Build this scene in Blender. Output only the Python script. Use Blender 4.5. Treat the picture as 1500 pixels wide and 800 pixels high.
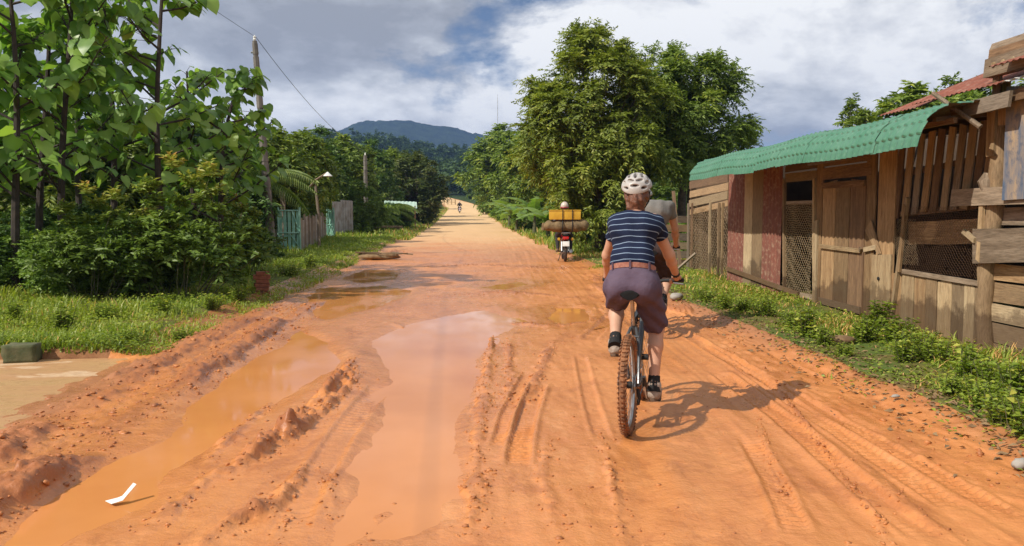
import bpy, bmesh, math, random
import numpy as np
from mathutils import Vector, Matrix, Quaternion

R = math.radians
for o in list(bpy.data.objects):
    bpy.data.objects.remove(o)
SC = bpy.context.scene
COL = SC.collection

# ------------------------------------------------------------------ camera
FPX, CU, CV, VPU, VPV, CAMH = 1167.0, 750.0, 400.0, 680.0, 308.0, 1.5
cam_d = bpy.data.cameras.new('camera')
cam = bpy.data.objects.new('camera', cam_d)
COL.objects.link(cam)
cam_d.sensor_width = 36.0
cam_d.lens = 36.0 * FPX / 1500.0
cam_d.clip_start = 0.05
cam_d.clip_end = 12000
cam.location = (0, 0, CAMH)
cam.rotation_euler = (R(90) - math.atan((CV - VPV) / FPX), 0, -math.atan((CU - VPU) / FPX))
SC.camera = cam
CAMM = cam.rotation_euler.to_matrix()

# ------------------------------------------------------------------ sun, sky, exposure
SUN_DIR = Vector((1.62, 0.88, -1.70)).normalized()          # direction the light travels
sun_d = bpy.data.lights.new('sun', 'SUN')
sun_d.energy = 5.0
sun_d.angle = R(0.55)
sun_d.color = (1.0, 0.93, 0.82)
sun = bpy.data.objects.new('sun', sun_d)
COL.objects.link(sun)
sun.location = (-20, -10, 30)
sun.rotation_euler = SUN_DIR.to_track_quat('-Z', 'Y').to_euler()
SUN_EL = math.asin(-SUN_DIR.z)
SUN_AZ = math.atan2(-SUN_DIR.x, -SUN_DIR.y)                  # clockwise from +Y

world = bpy.data.worlds.new('World')
SC.world = world
world.use_nodes = True


def build_world():
    nt = world.node_tree
    nt.nodes.clear()
    N = nt.nodes.new
    L = nt.links.new
    out = N('ShaderNodeOutputWorld')
    sky = N('ShaderNodeTexSky')
    sky.sky_type = 'NISHITA'
    sky.sun_disc = False
    sky.sun_elevation = SUN_EL
    sky.sun_rotation = SUN_AZ
    sky.dust_density = 0.2
    sky.air_density = 0.6
    bg1 = N('ShaderNodeBackground')
    bg1.inputs['Strength'].default_value = 0.085
    L(sky.outputs[0], bg1.inputs[0])
    tc = N('ShaderNodeTexCoord')
    sep = N('ShaderNodeSeparateXYZ')
    L(tc.outputs['Generated'], sep.inputs[0])

    def math_(op, a, b=None, c=None):
        m = N('ShaderNodeMath')
        m.operation = op
        for i, x in enumerate((a, b, c)):
            if x is None:
                continue
            if isinstance(x, (int, float)):
                m.inputs[i].default_value = x
            else:
                L(x, m.inputs[i])
        return m.outputs[0]
    cmb = N('ShaderNodeCombineXYZ')
    L(sep.outputs[0], cmb.inputs[0]); L(sep.outputs[1], cmb.inputs[1])
    L(math_('MULTIPLY', sep.outputs[2], 2.1), cmb.inputs[2])

    def noise(scale, detail, rough, off, dist=0.0):
        mp = N('ShaderNodeMapping')
        L(cmb.outputs[0], mp.inputs[0])
        mp.inputs['Location'].default_value = off
        n = N('ShaderNodeTexNoise')
        n.inputs['Scale'].default_value = scale
        n.inputs['Detail'].default_value = detail
        n.inputs['Roughness'].default_value = rough
        n.inputs['Distortion'].default_value = dist
        L(mp.outputs[0], n.inputs[0])
        return n.outputs[0]

    def ramp(x, stops):
        r = N('ShaderNodeValToRGB')
        e = r.color_ramp.elements
        while len(e) < len(stops):
            e.new(0.5)
        for i, (p, c) in enumerate(stops):
            e[i].position = p
            e[i].color = (*c, 1) if len(c) == 3 else c
        L(x, r.inputs[0])
        return r.outputs[0]
    ox, oy, _ = CLOUD_OFF1
    cover = noise(3.7, 10, 0.60, (ox, oy, 0.0), 0.15)
    toward = noise(3.7, 10, 0.60, (ox - 0.03, oy - 0.02, 0.085), 0.15)     # the same cloud a step towards the sun
    shade = noise(1.7, 5, 0.5, CLOUD_OFF2, 0.30)
    mask = ramp(cover, [(0.325, (0, 0, 0)), (0.425, (1, 1, 1))])
    rel = math_('MULTIPLY', math_('SUBTRACT', cover, toward), 1.7)
    lum = math_('ADD', shade, rel)
    lum = math_('SUBTRACT', lum, math_('MULTIPLY', math_('SUBTRACT', cover, 0.5), 0.55))   # thick cloud is darker below
    tone = ramp(lum, [(0.26, (0.36, 0.375, 0.41)), (0.41, (0.47, 0.49, 0.53)), (0.52, (0.64, 0.66, 0.69)), (0.62, (0.84, 0.85, 0.87)), (0.76, (1.08, 1.08, 1.07))])
    bg2 = N('ShaderNodeBackground')
    L(tone, bg2.inputs[0])
    bg2.inputs['Strength'].default_value = 0.95
    mx = N('ShaderNodeMixShader')
    L(mask, mx.inputs[0]); L(bg1.outputs[0], mx.inputs[1]); L(bg2.outputs[0], mx.inputs[2])
    L(mx.outputs[0], out.inputs[0])


CLOUD_OFF1 = (11.4, 5.2, 0.0)
CLOUD_OFF2 = (72.3, 33.2, 0.0)
build_world()
vs = SC.view_settings
vs.view_transform = 'Standard'
vs.look = 'None'
vs.exposure = 0.08
vs.gamma = 1.0
vs.use_curve_mapping = False
SC.cycles.use_denoising = True
SC.cycles.max_bounces = 6
SC.cycles.diffuse_bounces = 3
SC.cycles.glossy_bounces = 3
SC.cycles.transmission_bounces = 4
SC.cycles.volume_bounces = 0
SC.cycles.caustics_reflective = False
SC.cycles.caustics_refractive = False


# ------------------------------------------------------------------ pixel -> place
def ray(u, v):
    d = CAMM @ Vector(((u - CU) / FPX, -(v - CV) / FPX, -1.0))
    return d


def ground(u, v, z=0.0):
    d = ray(u, v)
    t = (z - CAMH) / d.z
    return Vector((d.x * t, d.y * t, z))


def at_y(u, v, Y):
    d = ray(u, v)
    t = Y / d.y
    return Vector((d.x * t, Y, CAMH + d.z * t))


def at_x(u, v, X):
    d = ray(u, v)
    t = X / d.x
    return Vector((X, d.y * t, CAMH + d.z * t))


# ------------------------------------------------------------------ numpy noise
def _hash(ix, iy, seed):
    h = (ix * 374761393 + iy * 668265263 + seed * 974634777) & 0xFFFFFFFF
    h = ((h ^ (h >> 13)) * 1274126177) & 0xFFFFFFFF
    h = h ^ (h >> 16)
    return (h & 0xFFFFFF) / float(0xFFFFFF)


def vnoise(x, y, seed=0):
    x = np.asarray(x, float); y = np.asarray(y, float)
    ix = np.floor(x).astype(np.int64); iy = np.floor(y).astype(np.int64)
    fx = x - ix; fy = y - iy
    fx = fx * fx * fx * (fx * (fx * 6 - 15) + 10)
    fy = fy * fy * fy * (fy * (fy * 6 - 15) + 10)
    a = _hash(ix, iy, seed); b = _hash(ix + 1, iy, seed)
    c = _hash(ix, iy + 1, seed); d = _hash(ix + 1, iy + 1, seed)
    return (a * (1 - fx) + b * fx) * (1 - fy) + (c * (1 - fx) + d * fx) * fy * 1.0


def fbm(x, y, octaves=4, seed=0, gain=0.5):
    s = 0.0; amp = 1.0; tot = 0.0
    for k in range(octaves):
        s = s + amp * (vnoise(np.asarray(x) * 2 ** k + 17.3 * k, np.asarray(y) * 2 ** k - 9.1 * k, seed + k) - 0.5) * 2
        tot += amp
        amp *= gain
    return s / tot


def nrm(a):
    return a / (np.linalg.norm(a, axis=-1, keepdims=True) + 1e-9)


def sstep(a, b, x):
    t = np.clip((np.asarray(x, float) - a) / (b - a), 0, 1)
    return t * t * (3 - 2 * t)


# ------------------------------------------------------------------ objects
def world_of(o):
    m = o.matrix_basis.copy()
    if o.parent:
        m = world_of(o.parent) @ o.matrix_parent_inverse @ m
    return m


def setparent(o, p):
    o.parent = p
    o.matrix_parent_inverse = world_of(p).inverted()


def tag(o, label, cat, group=None, kind=None):
    if label:
        o['label'] = label
    if cat:
        o['category'] = cat
    if group:
        o['group'] = group
    if kind:
        o['kind'] = kind
    return o


def empty(name, loc=(0, 0, 0), rz=0.0, label=None, cat=None, group=None):
    o = bpy.data.objects.new(name, None)
    COL.objects.link(o)
    o.empty_display_size = 0.2
    o.location = loc
    o.rotation_euler = (0, 0, rz)
    return tag(o, label, cat, group)


def link(name, me, parent=None, mat=None, loc=None, M=None, kind=None):
    if mat is not None:
        mats = mat if isinstance(mat, (list, tuple)) else [mat]
        if len(me.materials) == 0:
            for m in mats:
                me.materials.append(m)
    o = bpy.data.objects.new(name, me)
    COL.objects.link(o)
    if M is not None:
        o.matrix_basis = M
    elif loc is not None:
        o.location = loc
    if parent is not None:
        setparent(o, parent)
    if kind:
        o['kind'] = kind
    return o


def copy_tree(o, parent=None):
    c = o.copy()
    COL.objects.link(c)
    if parent is not None:
        c.parent = parent
    for ch in list(o.children):
        copy_tree(ch, c)
    return c


def place(o, loc, rz=0.0, sc=1.0, label=None, group=None):
    o.location = loc
    o.rotation_euler = (0, 0, rz)
    o.scale = (sc, sc, sc) if isinstance(sc, (int, float)) else sc
    if label:
        o['label'] = label
    if group:
        o['group'] = group
    return o


def np_mesh(name, V, F, smooth=False, attrs=None):
    """V (n,3); F (m,3) or (m,4) int"""
    V = np.ascontiguousarray(V, np.float32)
    F = np.ascontiguousarray(F, np.int32)
    k = F.shape[1]
    me = bpy.data.meshes.new(name)
    me.vertices.add(len(V))
    me.vertices.foreach_set('co', V.ravel())
    me.loops.add(F.size)
    me.loops.foreach_set('vertex_index', F.ravel())
    me.polygons.add(len(F))
    me.polygons.foreach_set('loop_start', np.arange(0, F.size, k, dtype=np.int32))
    me.polygons.foreach_set('loop_total', np.full(len(F), k, np.int32))
    if smooth:
        me.polygons.foreach_set('use_smooth', np.ones(len(F), bool))
    for an, av in (attrs or {}).items():
        a = me.attributes.new(an, 'FLOAT', 'POINT')
        a.data.foreach_set('value', np.ascontiguousarray(av, np.float32))
    me.update(calc_edges=True)
    return me


class MB:
    """collects boxes, tubes, lathes into one mesh (part)"""
    def __init__(self):
        self.v = []; self.f = []; self.m = []; self.cm = 0

    def add(self, vs_, fs):
        b = len(self.v)
        self.v += [tuple(x) for x in vs_]
        self.f += [tuple(i + b for i in f) for f in fs]
        self.m += [self.cm] * len(fs)
        return self

    def box(self, c, s, rot=None, bev=0.0):
        c = Vector(c)
        hx, hy, hz = s[0] / 2, s[1] / 2, s[2] / 2
        if bev > 0:
            bm = bmesh.new()
            bmesh.ops.create_cube(bm, size=1.0)
            for v in bm.verts:
                v.co = Vector((v.co.x * s[0], v.co.y * s[1], v.co.z * s[2]))
            bmesh.ops.bevel(bm, geom=bm.edges[:], offset=bev, segments=2, profile=0.7, affect='EDGES')
            bm.verts.ensure_lookup_table()
            vs_ = [v.co.copy() for v in bm.verts]
            fs = [[v.index for v in f.verts] for f in bm.faces]
            bm.free()
        else:
            vs_ = [Vector((x, y, z)) for x in (-hx, hx) for y in (-hy, hy) for z in (-hz, hz)]
            fs = [(0, 1, 3, 2), (4, 6, 7, 5), (0, 4, 5, 1), (2, 3, 7, 6), (0, 2, 6, 4), (1, 5, 7, 3)]
        if rot is not None:
            vs_ = [rot @ v for v in vs_]
        return self.add([v + c for v in vs_], fs)

    def tube(self, pts, radii, n=8, cap=True, closed=False):
        pts = [Vector(p) for p in pts]
        if isinstance(radii, (int, float)):
            radii = [radii] * len(pts)
        m = len(pts)
        vs_ = []
        prev = None
        for i, p in enumerate(pts):
            if closed:
                t = pts[(i + 1) % m] - pts[i - 1]
            else:
                t = pts[min(i + 1, m - 1)] - pts[max(i - 1, 0)]
            if t.length < 1e-9:
                t = Vector((0, 0, 1))
            t.normalize()
            if prev is None:
                ref = Vector((0, 0, 1)) if abs(t.z) < 0.9 else Vector((1, 0, 0))
                x = t.cross(ref).normalized()
            else:
                x = prev - t * prev.dot(t)
                if x.length < 1e-6:
                    x = t.orthogonal()
                x.normalize()
            prev = x
            y = t.cross(x)
            for k in range(n):
                a = 2 * math.pi * k / n
                vs_.append(p + (x * math.cos(a) + y * math.sin(a)) * radii[i])
        fs = []
        for i in range(m if closed else m - 1):
            j = (i + 1) % m
            for k in range(n):
                k2 = (k + 1) % n
                fs.append((i * n + k, i * n + k2, j * n + k2, j * n + k))
        if cap and not closed:
            fs.append(tuple(range(n - 1, -1, -1)))
            fs.append(tuple((m - 1) * n + k for k in range(n)))
        return self.add(vs_, fs)

    def lathe(self, prof, n=16, axis='z', c=(0, 0, 0), sy=1.0):
        """prof [(r,h)...]"""
        vs_ = []
        for r, h in prof:
            for k in range(n):
                a = 2 * math.pi * k / n
                p = (r * math.cos(a), r * math.sin(a) * sy, h)
                if axis == 'x':
                    p = (p[2], p[0], p[1])
                elif axis == 'y':
                    p = (p[0], p[2], p[1])
                vs_.append(Vector(p) + Vector(c))
        fs = []
        for i in range(len(prof) - 1):
            for k in range(n):
                k2 = (k + 1) % n
                fs.append((i * n + k, i * n + k2, (i + 1) * n + k2, (i + 1) * n + k))
        fs.append(tuple(range(n - 1, -1, -1)))
        fs.append(tuple((len(prof) - 1) * n + k for k in range(n)))
        return self.add(vs_, fs)

    def build(self, name, mat, parent=None, smooth=True, M=None, kind=None):
        me = bpy.data.meshes.new(name)
        me.from_pydata(self.v, [], self.f)
        mats = mat if isinstance(mat, (list, tuple)) else [mat]
        for x in mats:
            me.materials.append(x)
        if len(mats) > 1:
            me.polygons.foreach_set('material_index', self.m)
        if smooth:
            me.polygons.foreach_set('use_smooth', [True] * len(me.polygons))
            try:
                me.set_sharp_from_angle(angle=R(42))
            except Exception:
                pass
        me.update()
        return link(name, me, parent, None, M=M, kind=kind)


# ------------------------------------------------------------------ materials
class NT:
    def __init__(self, name):
        self.m = bpy.data.materials.new(name)
        self.m.use_nodes = True
        self.t = self.m.node_tree
        self.t.nodes.clear()
        self.out = self.n('ShaderNodeOutputMaterial')
        self.b = self.n('ShaderNodeBsdfPrincipled')
        self.l(self.b.outputs[0], self.out.inputs[0])

    def n(self, t):
        return self.t.nodes.new(t)

    def l(self, a, b):
        self.t.links.new(a, b)

    def set(self, key, val):
        s = self.b.inputs[key]
        if hasattr(val, 'is_linked') or hasattr(val, 'links'):
            self.l(val, s)
        else:
            s.default_value = (*val, 1) if isinstance(val, tuple) and len(val) == 3 else val

    def coord(self, kind='Object', scale=(1, 1, 1), loc=(0, 0, 0), rot=(0, 0, 0)):
        if kind == 'Position':
            src = self.n('ShaderNodeNewGeometry').outputs['Position']
        else:
            src = self.n('ShaderNodeTexCoord').outputs[kind]
        mp = self.n('ShaderNodeMapping')
        mp.inputs['Scale'].default_value = scale
        mp.inputs['Location'].default_value = loc
        mp.inputs['Rotation'].default_value = rot
        self.l(src, mp.inputs[0])
        return mp.outputs[0]

    def noise(self, vec, scale, detail=5, rough=0.55, dist=0.0):
        n = self.n('ShaderNodeTexNoise')
        n.inputs['Scale'].default_value = scale
        n.inputs['Detail'].default_value = detail
        n.inputs['Roughness'].default_value = rough
        n.inputs['Distortion'].default_value = dist
        self.l(vec, n.inputs[0])
        return n.outputs[0]

    def ramp(self, x, stops, interp='LINEAR'):
        r = self.n('ShaderNodeValToRGB')
        r.color_ramp.interpolation = interp
        e = r.color_ramp.elements
        while len(e) < len(stops):
            e.new(0.5)
        for i, (p, c) in enumerate(stops):
            if isinstance(c, (int, float)):
                c = (c, c, c)
            e[i].position = p
            e[i].color = (*c, 1)
        self.l(x, r.inputs[0])
        return r.outputs[0]

    def mix(self, f, a, b, mode='MIX'):
        m = self.n('ShaderNodeMix')
        m.data_type = 'RGBA'
        m.blend_type = mode
        for key, val in ((0, f), (6, a), (7, b)):
            if hasattr(val, 'links'):
                self.l(val, m.inputs[key])
            elif isinstance(val, tuple):
                m.inputs[key].default_value = (*val, 1)
            else:
                m.inputs[key].default_value = val
        return m.outputs[2]

    def math(self, op, a, b=None):
        m = self.n('ShaderNodeMath')
        m.operation = op
        for i, x in enumerate((a, b)):
            if x is None:
                continue
            if hasattr(x, 'links'):
                self.l(x, m.inputs[i])
            else:
                m.inputs[i].default_value = x
        return m.outputs[0]

    def attr(self, name):
        a = self.n('ShaderNodeAttribute')
        a.attribute_name = name
        return a.outputs['Fac']

    def rand(self):
        return self.n('ShaderNodeObjectInfo').outputs['Random']

    def bump(self, h, strength=0.3, dist=0.01):
        b = self.n('ShaderNodeBump')
        b.inputs['Strength'].default_value = strength
        b.inputs['Distance'].default_value = dist
        self.l(h, b.inputs['Height'])
        self.l(b.outputs[0], self.b.inputs['Normal'])
        return b


def simple(name, c1, c2=None, scale=8.0, rough=0.6, metal=0.0, bump=0.0, detail=4, spec=0.5):
    m = NT(name)
    v = m.coord('Object')
    c2 = c2 or tuple(x * 0.75 for x in c1)
    nz = m.noise(v, scale, detail)
    m.set('Base Color', m.mix(m.ramp(nz, [(0.35, 0), (0.65, 1)]), c1, c2))
    m.set('Roughness', rough)
    m.set('Metallic', metal)
    m.set('Specular IOR Level', spec)
    if bump > 0:
        m.bump(m.noise(v, scale * 3, 4), bump, 0.01)
    return m.m


def leaf_mat(name, stops, trans=0.35, rough=0.45, tcol=None, hue=0.12):
    m = NT(name)
    col = m.ramp(m.attr('var'), stops)
    rnd = m.rand()
    col = m.mix(m.math('MULTIPLY', rnd, hue), col, (0.09, 0.10, 0.012))
    m.set('Base Color', col)
    m.set('Roughness', rough)
    m.set('Specular IOR Level', 0.35)
    tr = m.n('ShaderNodeBsdfTranslucent')
    tc = m.mix(1.0, col, tcol or (1.25, 1.35, 0.55), 'MULTIPLY')
    m.l(tc, tr.inputs[0])
    mx = m.n('ShaderNodeMixShader')
    mx.inputs[0].default_value = trans
    m.l(m.b.outputs[0], mx.inputs[1]); m.l(tr.outputs[0], mx.inputs[2])
    m.l(mx.outputs[0], m.out.inputs[0])
    return m.m


def wood_mat(name, light, dark, grey, stain=0.0):
    m = NT(name)
    v = m.coord('Object', scale=(9, 9, 0.9))
    rnd = m.rand()
    add = m.n('ShaderNodeVectorMath')
    add.operation = 'ADD'
    cmb = m.n('ShaderNodeCombineXYZ')
    m.l(m.math('MULTIPLY', rnd, 37.0), cmb.inputs[0])
    m.l(m.math('MULTIPLY', rnd, 91.0), cmb.inputs[2])
    m.l(v, add.inputs[0]); m.l(cmb.outputs[0], add.inputs[1])
    vv = add.outputs[0]
    g1 = m.noise(vv, 2.2, 8, 0.65, 0.6)
    g2 = m.noise(vv, 9.0, 6, 0.7, 0.2)
    c = m.mix(m.ramp(g1, [(0.36, 0), (0.60, 1)]), light, dark)
    c = m.mix(m.ramp(rnd, [(0.2, 0), (0.9, 0.75)]), c, grey)
    c = m.mix(m.math('MULTIPLY', m.ramp(g2, [(0.45, 0), (0.75, 1)]), 0.75), c, tuple(x * 0.30 for x in dark))
    pos = m.coord('Position')
    n3 = m.noise(pos, 3.2, 6, 0.65)
    if stain > 0:                                             # damp and dirt creeping up from the soil
        sp = m.n('ShaderNodeSeparateXYZ')
        m.l(pos, sp.inputs[0])
        lvl = m.math('ADD', sp.outputs[2], m.math('MULTIPLY', n3, -0.9))
        f = m.ramp(lvl, [(0.0, stain), (0.10, 0)])
        c = m.mix(f, c, (0.075, 0.040, 0.022))
    c = m.mix(m.ramp(n3, [(0.54, 0), (0.75, 0.45)]), c, tuple(x * 0.5 for x in grey))
    wn = m.n('ShaderNodeTexWhiteNoise')
    wn.noise_dimensions = '1D'
    m.l(m.math('MULTIPLY', rnd, 517.0), wn.inputs['W'])
    c = m.mix(1.0, c, m.ramp(wn.outputs['Value'], [(0.0, 0.62), (1.0, 1.12)]), 'MULTIPLY')
    m.set('Base Color', c)
    m.set('Roughness', 0.82)
    m.set('Specular IOR Level', 0.2)
    m.bump(g2, 0.5, 0.006)
    return m.m


MAT = {}
MAT['leaf_big'] = leaf_mat('big_leaf', [(0.0, (0.068, 0.139, 0.024)), (0.5, (0.143, 0.281, 0.050)), (1.0, (0.323, 0.485, 0.112))], 0.40, 0.38)
MAT['leaf_tree'] = leaf_mat('tree_leaf', [(0.0, (0.103, 0.148, 0.023)), (0.5, (0.242, 0.298, 0.043)), (1.0, (0.502, 0.476, 0.084))], 0.34)
MAT['leaf_dark'] = leaf_mat('dark_leaf', [(0.0, (0.040, 0.087, 0.021)), (0.5, (0.089, 0.175, 0.034)), (1.0, (0.213, 0.305, 0.059))], 0.26)
MAT['leaf_mid'] = leaf_mat('mid_leaf', [(0.0, (0.091, 0.143, 0.026)), (0.5, (0.192, 0.271, 0.044)), (1.0, (0.420, 0.443, 0.073))], 0.32)
MAT['leaf_pale'] = leaf_mat('pale_leaf', [(0.0, (0.070, 0.122, 0.020)), (0.5, (0.157, 0.237, 0.043)), (1.0, (0.299, 0.372, 0.079))], 0.34)
MAT['leaf_brown'] = leaf_mat('brownish_leaf', [(0.0, (0.042, 0.077, 0.017)), (0.5, (0.112, 0.144, 0.035)), (1.0, (0.250, 0.211, 0.067))], 0.25)
MAT['leaf_bush'] = leaf_mat('bush_leaf', [(0.0, (0.087, 0.166, 0.031)), (0.55, (0.218, 0.338, 0.055)), (1.0, (0.500, 0.578, 0.114))], 0.34)
MAT['leaf_young'] = leaf_mat('young_leaf', [(0.0, (0.073, 0.138, 0.023)), (0.55, (0.212, 0.308, 0.048)), (0.80, (0.390, 0.390, 0.073)), (1.0, (0.617, 0.260, 0.114))], 0.36, tcol=(1.1, 1.1, 0.7))
MAT['grass'] = leaf_mat('grass_blade', [(0.0, (0.146, 0.220, 0.031)), (0.55, (0.284, 0.363, 0.050)), (0.9, (0.490, 0.483, 0.085)), (1.0, (0.784, 0.468, 0.184))], 0.36)
MAT['banana'] = leaf_mat('banana_leaf', [(0.0, (0.078, 0.156, 0.026)), (1.0, (0.208, 0.325, 0.065))], 0.42, 0.35)
MAT['forest'] = leaf_mat('forest_leaf', [(0.0, (0.025, 0.061, 0.018)), (0.5, (0.057, 0.114, 0.029)), (1.0, (0.114, 0.179, 0.043))], 0.2, 0.7)
MAT['bark'] = simple('bark', (0.10, 0.075, 0.055), (0.045, 0.035, 0.026), 9, 0.9, bump=0.6)
MAT['dark_bark'] = simple('dark_bark', (0.055, 0.04, 0.03), (0.025, 0.02, 0.016), 9, 0.9, bump=0.6)
MAT['stem'] = simple('green_stem', (0.12, 0.11, 0.055), (0.06, 0.065, 0.03), 9, 0.8, bump=0.3)
MAT['wood'] = wood_mat('weathered_plank', (0.455, 0.300, 0.157), (0.302, 0.183, 0.092), (0.362, 0.278, 0.181), stain=0.7)
MAT['wood_dark'] = wood_mat('dark_plank', (0.302, 0.184, 0.099), (0.174, 0.102, 0.059), (0.214, 0.148, 0.099))
MAT['wood_grey'] = wood_mat('grey_plank', (0.377, 0.289, 0.205), (0.228, 0.166, 0.112), (0.330, 0.272, 0.209))
MAT['wood_pale'] = wood_mat('pale_plank', (0.549, 0.405, 0.233), (0.390, 0.262, 0.142), (0.459, 0.364, 0.233), stain=0.6)
MAT['pole'] = simple('dark_concrete', (0.20, 0.18, 0.155), (0.12, 0.105, 0.09), 4, 0.9, bump=0.3)
MAT['concrete'] = simple('concrete', (0.36, 0.33, 0.29), (0.24, 0.21, 0.18), 4, 0.9, bump=0.3)
MAT['brick'] = simple('brick', (0.36, 0.14, 0.085), (0.20, 0.07, 0.04), 12, 0.9, bump=0.5)
MAT['moss'] = simple('mossy_concrete', (0.11, 0.105, 0.05), (0.06, 0.075, 0.03), 9, 0.95, bump=0.6)
MAT['wire'] = simple('rusty_wire', (0.48, 0.37, 0.24), (0.36, 0.25, 0.14), 20, 0.6, 0.1)
MAT['black'] = simple('black_plastic', (0.02, 0.02, 0.022), (0.03, 0.03, 0.03), 12, 0.7, spec=0.25)
MAT['cable'] = simple('cable', (0.03, 0.03, 0.033), (0.05, 0.05, 0.05), 4, 0.6)
MAT['steel'] = simple('steel', (0.45, 0.45, 0.46), (0.33, 0.32, 0.31), 14, 0.35, 0.9)
MAT['tin'] = simple('galvanised_tin', (0.36, 0.36, 0.37), (0.24, 0.21, 0.19), 3, 0.55, 0.35, 0.1)
MAT['green_paint'] = simple('green_paint', (0.17, 0.40, 0.31), (0.27, 0.47, 0.38), 5, 0.55, 0.0, 0.1)
MAT['awning'] = simple('pale_green_sheet', (0.42, 0.56, 0.46), (0.34, 0.45, 0.37), 4, 0.5)
MAT['white'] = simple('white_plastic', (0.80, 0.80, 0.76), (0.70, 0.70, 0.66), 5, 0.4)
MAT['plaster'] = simple('whitewash', (0.62, 0.60, 0.54), (0.48, 0.45, 0.39), 2, 0.9)
MAT['skin'] = simple('skin', (0.56, 0.33, 0.225), (0.50, 0.27, 0.18), 6, 0.5)
MAT['skin_tan'] = simple('tanned_skin', (0.36, 0.19, 0.12), (0.30, 0.15, 0.09), 6, 0.5)
MAT['hair'] = simple('brown_hair', (0.19, 0.07, 0.032), (0.08, 0.03, 0.017), 60, 0.45, bump=0.6)
MAT['hair_black'] = simple('black_hair', (0.02, 0.016, 0.014), (0.035, 0.026, 0.02), 40, 0.4)
MAT['soil'] = simple('dry_leaf_litter', (0.26, 0.17, 0.085), (0.15, 0.085, 0.04), 6, 0.95, bump=0.5)
# ================================================================== terrain
def cxr(Y):
    Y = np.asarray(Y, float)
    return -3.2 * (np.clip(Y - 135, 0, None) / 60.0) ** 2


def zbase(Y):
    Y = np.asarray(Y, float)
    t = np.clip((Y - 45) / 155.0, 0, 1.25)
    return 3.6 * t ** 1.6


def hill(X, Y):
    h = 27 * np.exp(-(((X + 55) / 150) ** 2 + ((Y - 520) / 130) ** 2))
    h = h + 20 * np.exp(-(((X + 230) / 120) ** 2 + ((Y - 420) / 160) ** 2))
    h = h + 16 * np.exp(-(((X - 170) / 160) ** 2 + ((Y - 640) / 150) ** 2))
    h = h + 5.0 * sstep(14, 60, -np.asarray(X)) * sstep(40, 120, Y)
    return h


def pline(pix, z=0.0):
    return [tuple(ground(u, v, z)[:2]) for u, v in pix]


def pdist(x, y, pts):
    best = np.full(x.shape, 1e9); lat = np.zeros(x.shape); al = np.zeros(x.shape)
    acc = 0.0
    for (x0, y0), (x1, y1) in zip(pts[:-1], pts[1:]):
        dx, dy = x1 - x0, y1 - y0
        ln = math.hypot(dx, dy)
        t = np.clip(((x - x0) * dx + (y - y0) * dy) / (ln * ln), 0, 1)
        qx, qy = x - (x0 + t * dx), y - (y0 + t * dy)
        d = np.hypot(qx, qy)
        s = np.sign(dx * qy - dy * qx)
        m = d < best
        best = np.where(m, d, best); lat = np.where(m, s * d, lat); al = np.where(m, acc + t * ln, al)
        acc += ln
    return best, lat, al, acc


# ridges of squeezed-up mud: (pixels, height, half width, clods)
RIDGES = [
    ([(522, 530), (470, 590), (410, 640), (345, 690), (300, 705)], 0.080, 0.075, 1.0),
    ([(528, 548), (480, 600), (430, 640), (385, 668)], 0.060, 0.06, 1.0),
    ([(392, 588), (350, 632), (302, 680)], 0.025, 0.05, 0.6),
    ([(452, 680), (430, 715), (395, 745), (330, 772), (300, 800)], 0.045, 0.06, 0.9),
    ([(428, 748), (410, 775), (400, 800)], 0.019, 0.035, 0.6),
    ([(300, 705), (260, 745), (220, 780)], 0.025, 0.06, 1.0),
    ([(722, 488), (712, 560), (700, 660), (694, 725), (688, 790)], 0.022, 0.05, 0.7),
    ([(812, 500), (790, 545), (768, 600)], 0.019, 0.06, 0.8),
    ([(745, 500), (748, 560), (740, 600)], 0.019, 0.05, 0.8),
    ([(718, 690), (706, 730), (700, 750)], 0.028, 0.04, 0.9),
    ([(800, 640), (795, 700), (812, 760), (825, 800)], 0.012, 0.05, 0.5),
    ([(880, 640), (895, 690), (905, 760), (915, 800)], 0.020, 0.035, 0.5),
    ([(1135, 560), (1190, 640), (1270, 740), (1310, 800)], 0.019, 0.022, 0.9),
    ([(1110, 610), (1128, 680), (1160, 740)], 0.011, 0.02, 0.6),
    ([(1240, 660), (1330, 740), (1410, 800)], 0.012, 0.03, 0.5),
    ([(640, 680), (560, 760), (520, 800)], 0.007, 0.05, 0.2),
    ([(480, 690), (488, 740), (478, 775)], 0.009, 0.03, 0.6),
    ([(560, 470), (600, 480), (640, 470)], 0.012, 0.08, 0.3),
    ([(540, 372), (560, 376), (585, 368)], 0.062, 0.35, 1.0),
    ([(620, 392), (700, 388), (800, 394), (870, 392)], 0.022, 0.30, 1.0),
    ([(640, 436), (740, 428), (860, 440)], 0.019, 0.22, 0.9),
    ([(870, 400), (890, 430), (905, 470)], 0.031, 0.22, 0.8),
    ([(985, 452), (1005, 462), (1035, 472)], 0.068, 0.22, 1.0),
    ([(740, 470), (800, 478), (880, 470)], 0.019, 0.10, 0.7),
]
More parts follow.
